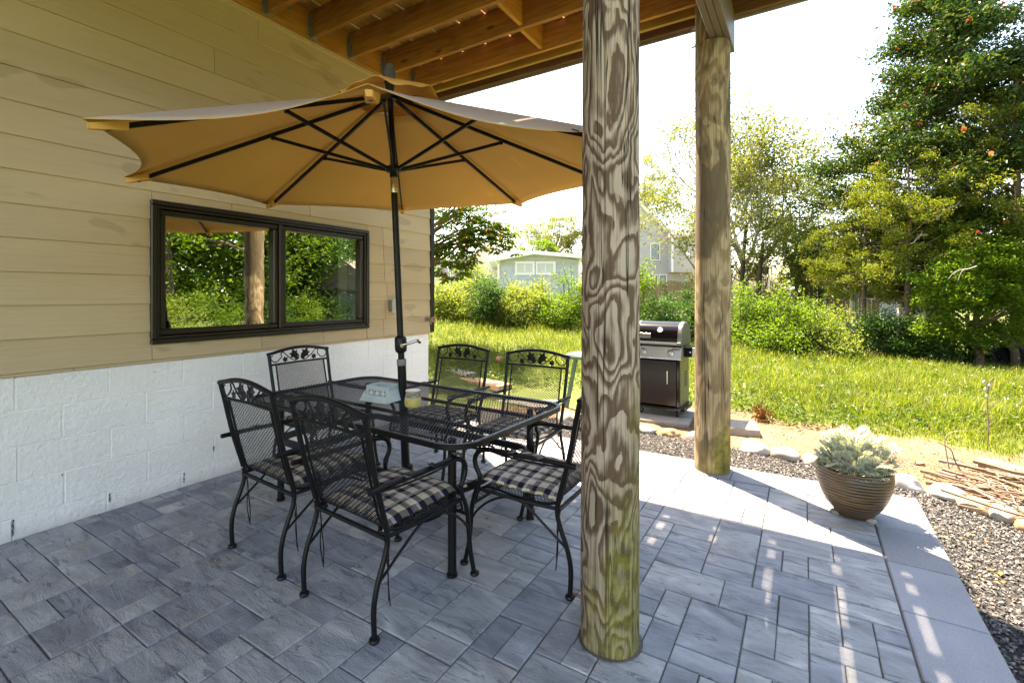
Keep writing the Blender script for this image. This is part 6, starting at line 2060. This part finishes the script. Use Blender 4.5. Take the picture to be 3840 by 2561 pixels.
# trumpet vine over the upper and viewer-facing sides of that cedar
gv = np.random.default_rng(43)
top = PA[PA[:, 2] > 3.0]
sel = top[gv.integers(0, len(top), 70000)]
rad_ = np.hypot(sel[:, 0], sel[:, 1]); 
lim = 2.9 * np.minimum(1.0, (1.03 - sel[:, 2] / (11.8 - bA[2])) * 1.75) ** .85
keep_ = (rad_ > .45 * lim) & (gv.random(len(sel)) < np.clip((sel[:, 2] - 2.0) / 5.0, .12, 1))
vp = sel[keep_] * [1.06, 1.06, 1.0] + gv.normal(size=(keep_.sum(), 3)) * .10
vn = thing("trumpet_vine", "glossy dark green trumpet vine with red flowers climbing the tallest cedar", "vine", bA)
v, f = leaf_cloud(vp, .125, .5, .5, seed=44)
inst("foliage", fastmesh("foliage", v, f, LEAF["vine"]), vn)
fm = MB(); fm.lathe([(.012, -.09), (.022, -.02), (.03, .0), (.065, .035)], 7)
fmesh = fm.mesh("flower", MAT["flower_red"], True)
dirc = np.array([-FW[0], -FW[1]])
cand = vp[((vp[:, :2] @ dirc) > -.4)]
for k in gv.permutation(len(cand))[:74]:
    p = cand[k] * [1.04, 1.04, 1.0]
    o = inst("flower", fmesh, vn, p, (gv.uniform(-1.2, 1.2), gv.uniform(-1.2, 1.2), gv.uniform(0, 6.28)), (.8,) * 3)
MB().tube(catmull([(.18, -.1, 0), (-.15, -.2, 2), (.2, -.15, 4), (-.1, -.1, 6.5), (0, 0, 9)], 6), .035, 7).build("stem", MAT["bark_brown"], vn, True)

bB = base_of(2335, 12.2)
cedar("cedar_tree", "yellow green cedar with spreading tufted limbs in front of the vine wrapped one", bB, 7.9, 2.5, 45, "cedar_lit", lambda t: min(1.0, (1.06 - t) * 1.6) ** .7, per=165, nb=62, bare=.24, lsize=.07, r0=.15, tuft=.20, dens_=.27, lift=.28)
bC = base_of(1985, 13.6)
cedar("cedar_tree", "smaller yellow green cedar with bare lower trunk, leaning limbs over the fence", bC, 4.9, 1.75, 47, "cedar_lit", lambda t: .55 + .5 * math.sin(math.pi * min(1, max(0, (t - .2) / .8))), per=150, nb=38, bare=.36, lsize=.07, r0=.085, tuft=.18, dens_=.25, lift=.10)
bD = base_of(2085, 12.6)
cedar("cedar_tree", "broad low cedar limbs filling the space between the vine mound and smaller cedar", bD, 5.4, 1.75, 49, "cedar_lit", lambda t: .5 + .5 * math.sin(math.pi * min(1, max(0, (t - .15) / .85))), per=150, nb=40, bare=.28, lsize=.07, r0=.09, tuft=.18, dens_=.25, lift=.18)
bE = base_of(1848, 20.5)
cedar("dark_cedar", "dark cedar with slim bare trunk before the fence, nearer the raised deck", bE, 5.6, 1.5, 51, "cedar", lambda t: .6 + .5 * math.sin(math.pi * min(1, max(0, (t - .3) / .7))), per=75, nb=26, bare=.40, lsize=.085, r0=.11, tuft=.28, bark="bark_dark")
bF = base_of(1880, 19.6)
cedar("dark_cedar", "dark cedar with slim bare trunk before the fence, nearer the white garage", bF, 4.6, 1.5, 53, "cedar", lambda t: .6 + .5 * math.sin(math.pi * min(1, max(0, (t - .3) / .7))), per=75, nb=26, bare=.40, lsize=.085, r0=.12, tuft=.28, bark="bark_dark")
for (xd, D, H_, lab) in ((1700, 19.5, 4.6, "slim dark tree trunk beside the knotted post before the neighbour's stair"), (1708 + 30, 19.0, 3.9, "slim dark tree trunk crossing the neighbour's stair and stone pillar")):
    b = base_of(xd, D)
    t = thing("slim_tree", lab, "tree", b)
    MB().tube(catmull([(0, 0, -.2), (.03, 0, H_ * .4), (.12, 0, H_ * .75), (.22, 0, H_)], 5), [.12 - .004 * k for k in range(16)], 9).build("trunk", MAT["bark_dark"], t, True)
    g = np.random.default_rng(xd); c = g.normal(size=(26, 3)) * [.7, .7, .5] + [.2, 0, H_]
    v, f = leaf_cloud(leaf_points(c, .4, 55, g), .10, .5, .3, seed=xd); inst("crown", fastmesh("crown", v, f, LEAF["airy"]), t)


def bush(label, xd, ytop, halfw, D, leaf, seed, depth=.8, lsize=.075, n=26, per=70, name="bush", spikes=0, rad=.28, dz=0.0):
    b = base_of(xd, D, dz); k = S * D / FPX; hw = halfw * k; ht = max(.5, zat(ytop, D) - b[2])
    c = (b[0], b[1], b[2] + ht * .48)
    g = np.random.default_rng(seed)
    spec = [(c, (hw * .9, depth, ht * .50), n), ((c[0], c[1], b[2] + ht * .3), (hw * 1.0, depth, ht * .3), n // 2)]
    t = thing(name, label, "bush", b)
    cents = clumps([((q[0] - b[0], q[1] - b[1], q[2] - b[2]), r, m_) for q, r, m_ in spec], g)
    # radii are in view-aligned axes: turn them
    ca, sa = math.cos(YAW), math.sin(YAW)
    cents = np.stack([cents[:, 0] * ca - cents[:, 1] * sa, cents[:, 0] * sa + cents[:, 1] * ca, cents[:, 2]], -1)
    P = leaf_points(cents, rad * g.uniform(.6, 1.4, len(cents)), per, g, .75)
    m = MB()
    for i in range(min(14, len(cents))):
        m.tube([(g.normal() * .08, g.normal() * .08, -.1), tuple(cents[i] * [.5, .5, .55]), tuple(cents[i])], [.018, .012, .005], 5, caps=False)
    for s in range(spikes):
        a = np.array([g.normal() * hw * .4, g.normal() * .3, ht * .8]); e = a + np.array([g.normal() * .18, g.normal() * .15, g.uniform(.35, .65)])
        q = np.linspace(0, 1, 46)[:, None]; P = np.concatenate([P, a + (e - a) * q + g.normal(size=(46, 3)) * .035])
        m.tube([tuple(a * [.8, .8, .3]), tuple(a), tuple(e)], [.012, .009, .003], 5)
    P = P[P[:, 2] > .02]
    v, f = leaf_cloud(P, lsize, .5, .4, seed=seed)
    inst("foliage", fastmesh("foliage", v, f, LEAF[leaf]), t); m.build("stem", MAT["bark_brown"], t)
    return t


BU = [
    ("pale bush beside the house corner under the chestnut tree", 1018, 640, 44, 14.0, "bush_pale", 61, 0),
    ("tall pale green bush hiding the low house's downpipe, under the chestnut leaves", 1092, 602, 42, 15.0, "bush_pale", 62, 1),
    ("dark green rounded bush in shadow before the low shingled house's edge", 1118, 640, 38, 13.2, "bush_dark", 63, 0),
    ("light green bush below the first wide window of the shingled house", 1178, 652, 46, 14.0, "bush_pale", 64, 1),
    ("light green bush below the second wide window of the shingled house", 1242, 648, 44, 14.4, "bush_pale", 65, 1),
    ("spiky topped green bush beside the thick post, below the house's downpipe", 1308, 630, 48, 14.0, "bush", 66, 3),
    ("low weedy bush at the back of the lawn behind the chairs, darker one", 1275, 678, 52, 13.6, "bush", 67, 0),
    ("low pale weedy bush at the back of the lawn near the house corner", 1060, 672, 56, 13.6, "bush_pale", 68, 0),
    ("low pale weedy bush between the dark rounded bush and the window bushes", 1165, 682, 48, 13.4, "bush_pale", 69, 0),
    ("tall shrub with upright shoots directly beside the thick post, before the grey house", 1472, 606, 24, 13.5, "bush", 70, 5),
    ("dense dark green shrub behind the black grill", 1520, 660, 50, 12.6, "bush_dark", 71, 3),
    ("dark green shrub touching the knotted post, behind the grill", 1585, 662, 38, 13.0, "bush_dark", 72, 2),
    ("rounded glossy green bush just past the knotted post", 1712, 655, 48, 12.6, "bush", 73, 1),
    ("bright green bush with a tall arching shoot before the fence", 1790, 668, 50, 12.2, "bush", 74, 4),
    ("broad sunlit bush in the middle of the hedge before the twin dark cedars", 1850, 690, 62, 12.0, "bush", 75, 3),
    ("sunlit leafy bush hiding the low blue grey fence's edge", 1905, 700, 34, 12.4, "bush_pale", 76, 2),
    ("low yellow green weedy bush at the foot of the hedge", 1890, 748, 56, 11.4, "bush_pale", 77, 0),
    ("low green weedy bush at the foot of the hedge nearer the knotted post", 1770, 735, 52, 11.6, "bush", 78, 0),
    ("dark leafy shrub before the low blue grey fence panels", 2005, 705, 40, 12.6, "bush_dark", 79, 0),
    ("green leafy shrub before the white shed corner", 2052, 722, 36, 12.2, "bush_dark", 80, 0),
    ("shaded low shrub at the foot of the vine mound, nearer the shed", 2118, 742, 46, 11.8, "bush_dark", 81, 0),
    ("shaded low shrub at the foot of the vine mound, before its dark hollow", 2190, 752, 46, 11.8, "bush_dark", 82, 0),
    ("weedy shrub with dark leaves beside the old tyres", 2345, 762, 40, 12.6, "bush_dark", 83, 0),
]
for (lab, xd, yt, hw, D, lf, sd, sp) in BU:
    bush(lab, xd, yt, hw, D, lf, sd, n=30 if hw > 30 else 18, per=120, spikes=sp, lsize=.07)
# bright vine mound draped over a dead tree, white bare twig in it
bV = base_of(2245, 11.2)
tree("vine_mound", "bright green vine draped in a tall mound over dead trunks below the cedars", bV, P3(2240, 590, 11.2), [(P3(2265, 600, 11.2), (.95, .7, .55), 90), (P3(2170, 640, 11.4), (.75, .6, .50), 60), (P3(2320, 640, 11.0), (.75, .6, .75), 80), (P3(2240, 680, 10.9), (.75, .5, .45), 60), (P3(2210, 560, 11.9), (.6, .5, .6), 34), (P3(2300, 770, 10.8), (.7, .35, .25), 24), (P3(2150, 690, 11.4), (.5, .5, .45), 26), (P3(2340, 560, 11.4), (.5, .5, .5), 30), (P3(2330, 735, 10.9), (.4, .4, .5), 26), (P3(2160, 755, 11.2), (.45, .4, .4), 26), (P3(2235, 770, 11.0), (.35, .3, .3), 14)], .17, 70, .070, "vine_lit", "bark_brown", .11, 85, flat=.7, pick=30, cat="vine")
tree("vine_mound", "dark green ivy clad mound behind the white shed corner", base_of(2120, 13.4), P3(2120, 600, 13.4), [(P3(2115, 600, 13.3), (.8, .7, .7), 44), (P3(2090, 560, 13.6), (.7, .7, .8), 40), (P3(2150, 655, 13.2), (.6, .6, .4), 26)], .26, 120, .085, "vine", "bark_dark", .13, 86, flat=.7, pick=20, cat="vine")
for (xd, D, lab, r) in ((2152, 12.4, "cut pale brown stump trunk at the foot of the vine mound", .10), (2226, 11.9, "pale bare trunk inside the hollow of the vine mound", .055), (2325, 12.1, "leaning brown trunk beside the old tyres", .10)):
    b = base_of(xd, D); t = thing("bare_trunk", lab, "trunk", b)
    MB().tube(catmull([(0, 0, -.2), (.02, 0, .5), (-.05 if xd < 2300 else -.45, 0, 1.35)], 5), [r * (1 - .02 * k) for k in range(11)], 9).build("trunk_body", MAT["bark_brown"], t, True)
b = P3(2225, 617, 10.2); tw = thing("dead_twig", "white bare twig hanging in front of the bright vine mound", "twig", b)
m = MB()
for (dx, dz) in ((-.25, -.12), (-.34, -.22), (-.18, -.25)):
    m.tube(catmull([(.12, 0, .05), (0, 0, .0), (dx * .6, .02, dz * .2), (dx, 0, dz)], 4), [.010 - .0006 * k for k in range(13)], 5)
m.build("twig_body", MAT["rock_white"], tw, True)
for (x0, y0, x1, y1, D) in ((2128, 540, 2088, 560, 11.9), (2150, 505, 2205, 462, 11.6), (2090, 545, 2010, 520, 12.8), (2100, 615, 2135, 640, 12.4)):
    a, c = P3(x0, y0, D), P3(x1, y1, D)
    t = thing("dead_limb", {2128: "bare dead limb showing low in the cedars above the shed", 2150: "bare curved limb crossing the yellow green cedar's middle", 2090: "long bare limb reaching over the fence from the cedars", 2100: "short broken limb hanging above the white shed"}[x0], "branch", a)
    d = Vector(c) - Vector(a); m = MB(); m.tube(catmull([(0, 0, 0), tuple(d * .4 + Vector((0, 0, .07))), tuple(d * .75 + Vector((0, 0, -.02))), tuple(d)], 4), [.028 - .0016 * k for k in range(13)], 6)
    m.tube([tuple(d * .5), tuple(d * .5 + Vector((.1, .1, .22)))], [.014, .005], 5); m.build("limb", MAT["stick_grey"], t, True)

# garden on the open side of the patio (seen mirrored in the window)
def plain_tree(lab, x, y, H, w, leaf, seed, lsize=.16, n=150, per=80):  # trees out of view, heights raised to block sky fill over the patio
    z = float(ground_z(x, y))
    tree("garden_tree", lab, (x, y, z), (x, y, z + H * .8), [((x, y, z + H * .62), (w, w, H * .36), n), ((x, y, z + H * .30), (w * .95, w * .95, H * .22), n // 2)], .75, per, lsize, leaf, "bark_brown", .2, seed, pick=30)


plain_tree("leafy tree on the open side of the lawn, mirrored above the pale shrub", 10.5, 7.0, 11.5, 3.2, "vine_lit", 91)
plain_tree("leafy tree on the open side of the lawn, mirrored beside the window bar", 11.0, 10.8, 11.5, 3.2, "bush", 92)
plain_tree("leafy tree on the open side of the lawn, mirrored above the grey outbuilding", 17.5, 21.0, 11.5, 3.8, "bush_dark", 93)
plain_tree("leafy tree on the open lawn side, mirrored at the window's far edge", 12.0, 13.6, 8.5, 2.4, "bush_dark", 95)
for k, (x, y, s, lf, lab) in enumerate(((6.6, 5.3, 1.0, "bush_pale", "pale flowering shrub on the open side of the lawn mirrored in the window"), (8.6, 5.0, .9, "bush_dark", "dark shrub beside the pale flowering one on the open side of the lawn"))):
    g = np.random.default_rng(96 + k); t = thing("garden_shrub", lab, "bush", (x, y, float(ground_z(x, y))))
    c = clumps([((0, 0, .85 * s), (1.1 * s, 1.1 * s, .85 * s), 60)], g); v, f = leaf_cloud(leaf_points(c, .3, 70, g), .07, .5, .3, seed=96 + k)
    inst("foliage", fastmesh("foliage", v, f, LEAF[lf]), t); m = MB()
    for i in range(12): m.tube([(0, 0, -.1), tuple(c[i] * [.5, .5, .6]), tuple(c[i])], [.02, .012, .005], 5, caps=False)
    m.build("stem", MAT["bark_brown"], t)
plain_tree("leafy tree on the open lawn side, tallest of those mirrored in the window", 14.0, 8.8, 10.5, 3.2, "vine_lit", 98)
plain_tree("leafy tree on the open lawn side, mirrored low behind the pale shrub", 12.5, 5.0, 7.5, 2.6, "bush", 99)
def woods(name, pts, H, n, lsize, leaf, seed, wid=3.0):
    """a far wood that reads as one mass: lumpy top line, leaves all through"""
    g = np.random.default_rng(seed); pts = np.array(pts, float)
    seg = np.hypot(*np.diff(pts, axis=0).T); cum = np.concatenate([[0], np.cumsum(seg)])
    s = g.uniform(0, cum[-1], n); x = np.interp(s, cum, pts[:, 0]); y = np.interp(s, cum, pts[:, 1])
    top = H * (.72 + .18 * np.sin(s * .55 + seed) + .14 * np.sin(s * 1.43 + 2) + .08 * np.sin(s * 3.7))
    z = top * g.random(n) ** .8
    P = np.stack([x + g.normal(size=n) * wid, y + g.normal(size=n) * wid, np.array([float(ground_z(a, b)) for a, b in zip(x, y)]) + z], -1)
    v, f = leaf_cloud(P, lsize, .6, .3, seed=seed)
    return tag(inst(name, fastmesh(name, v, f, LEAF[leaf])), kind="stuff")


woods("far_woods", [(-110, 40), (-70, 80), (-20, 100), (30, 95), (60, 70)], 7.5, 26000, 1.0, "far", 121, 4)
woods("far_woods", [(24, -20), (23, 4), (26, 24), (34, 42), (60, 60)], 8.0, 30000, .55, "bush_dark", 122, 2.0)
for k_, (x_, y_, s_, lf_) in enumerate(((8.2, 7.2, 1.05, "bush"), (9.2, 9.4, 1.1, "bush_dark"), (9.8, 11.6, 1.0, "bush"), (10.8, 13.8, .9, "bush_dark"))):
    g = np.random.default_rng(196 + k_)
    t = thing("garden_shrub", ("green shrub on the open lawn side, next beyond the pale flowering one", "dark shrub on the open lawn side below the mirrored tall tree", "green shrub on the open lawn side near the mirrored window bar", "dark shrub on the open lawn side before the grey outbuilding")[k_], "bush", (x_, y_, float(ground_z(x_, y_))))
    c = clumps([((0, 0, .8 * s_), (1.3 * s_, 1.3 * s_, .8 * s_), 70)], g); v, f = leaf_cloud(leaf_points(c, .3, 60, g), .085, .5, .3, seed=196 + k_)
    inst("foliage", fastmesh("foliage", v, f, LEAF[lf_]), t)
ou = thing("outbuilding", "grey boarded outbuilding with a small window, mirrored in the house window", "outbuilding", (14.0, 16.8, -.6), R(66))
MB().box((-3, 0, 0), (3, 4, 2.3)).build("wall", MAT["grey_board"], ou)
m = MB(); m.add([(-3.3, -.4, 2.2), (3.3, -.4, 2.2), (3.3, 2, 3.7), (-3.3, 2, 3.7), (-3.3, 4.4, 2.2), (3.3, 4.4, 2.2)], [(0, 1, 2, 3), (3, 2, 5, 4), (0, 3, 4), (1, 5, 2)]); m.build("roof", MAT["roof_shingle"], ou)
window_set(ou, -.5, .5, .9, 1.7, -.01, (0,))

# ------------------------------------------------------------------ grass
def grass(n, seed, Dlo, Dhi, h0, h1, w, name, lat=(-1.3, 1.35)):
    g = np.random.default_rng(seed)
    u = g.random(n); D = Dlo * (Dhi / Dlo) ** u
    Lm = g.uniform(-1.02, 1.2, n) * D * 1.10
    x = FW[0] * D + RT[0] * Lm; y = FW[1] * D + RT[1] * Lm
    k = (y > grass_line(x)) & ~((x < -3.75) & (y < 4.6)) & (x > -16)
    # thinner where the lawn meets the dirt
    k &= g.random(n) < np.clip((y - grass_line(x)) / .5 + .25, 0, 1)
    x, y, D = x[k], y[k], D[k]; n = len(x)
    pt_ = np.sin(x * 2.1 + 1.3 * np.sin(y * 1.7)) * np.sin(y * 2.6 + x) * .5 + .5
    edge = np.clip((y - grass_line(x)) / 1.6, .35, 1)
    h = (h0 + (h1 - h0) * g.random(n) ** 1.6) * (.65 + .6 * pt_) * edge
    z = ground_z(x, y) - .02
    a = g.uniform(0, 6.28, n); dx, dy = np.cos(a), np.sin(a)
    b = a + 1.57 + g.normal(size=n) * .5
    lean = h * g.uniform(.15, .75, n); lx_, ly_ = np.cos(b) * lean, np.sin(b) * lean
    ww = w * (.7 + .6 * g.random(n)) * np.maximum(1, D / 9)
    V = np.empty((n, 5, 3))
    V[:, 0] = np.stack([x - dx * ww, y - dy * ww, z], -1); V[:, 1] = np.stack([x + dx * ww, y + dy * ww, z], -1)
    V[:, 2] = np.stack([x - dx * ww * .75 + lx_ * .35, y - dy * ww * .75 + ly_ * .35, z + h * .62], -1); V[:, 3] = np.stack([x + dx * ww * .75 + lx_ * .35, y + dy * ww * .75 + ly_ * .35, z + h * .62], -1)
    V[:, 4] = np.stack([x + lx_, y + ly_, z + h * (1 - .25 * (lean / h) ** 2)], -1)
    i = np.arange(n)[:, None] * 5
    F = np.concatenate([i + np.array([[0, 1, 3]]), i + np.array([[0, 3, 2]]), i + np.array([[2, 3, 4]])], 0)
    return tag(inst(name, fastmesh(name, V.reshape(-1, 3), F, LEAF["grass"])), kind="stuff")


grass(245000, 101, 4.1, 17.5, .09, .32, .0032, "grass")
# broad-leaved weeds and small white flowers through the lawn
g = np.random.default_rng(103)
n = 5200
D = 5.4 * (14.0 / 5.4) ** g.random(n); Lm = g.uniform(-1, 1.15, n) * D * 1.1
x = FW[0] * D + RT[0] * Lm; y = FW[1] * D + RT[1] * Lm
k = (y > grass_line(x) - .12) & ~((x < -3.75) & (y < 4.6)); x, y = x[k], y[k]
c = np.stack([x, y, ground_z(x, y) + .08], -1)
P = leaf_points(c, .16, 9, g, .6)
v, f = leaf_cloud(P, .055, .5, .5, seed=104); tag(inst("weeds", fastmesh("weeds", v, f, LEAF["weed"])), kind="stuff")
m = g.permutation(len(x))[:150]
P = np.stack([x[m], y[m], ground_z(x[m], y[m]) + g.uniform(.2, .42, len(m))], -1)
v, f = leaf_cloud(np.repeat(P, 4, 0) + g.normal(size=(len(m) * 4, 3)) * .010, .013, .9, 1.0, seed=105)
wf = MT("white_bloom", (.75, .76, .68), .8); tag(inst("white_flowers", fastmesh("white_flowers", v, f, wf.m)), kind="stuff")
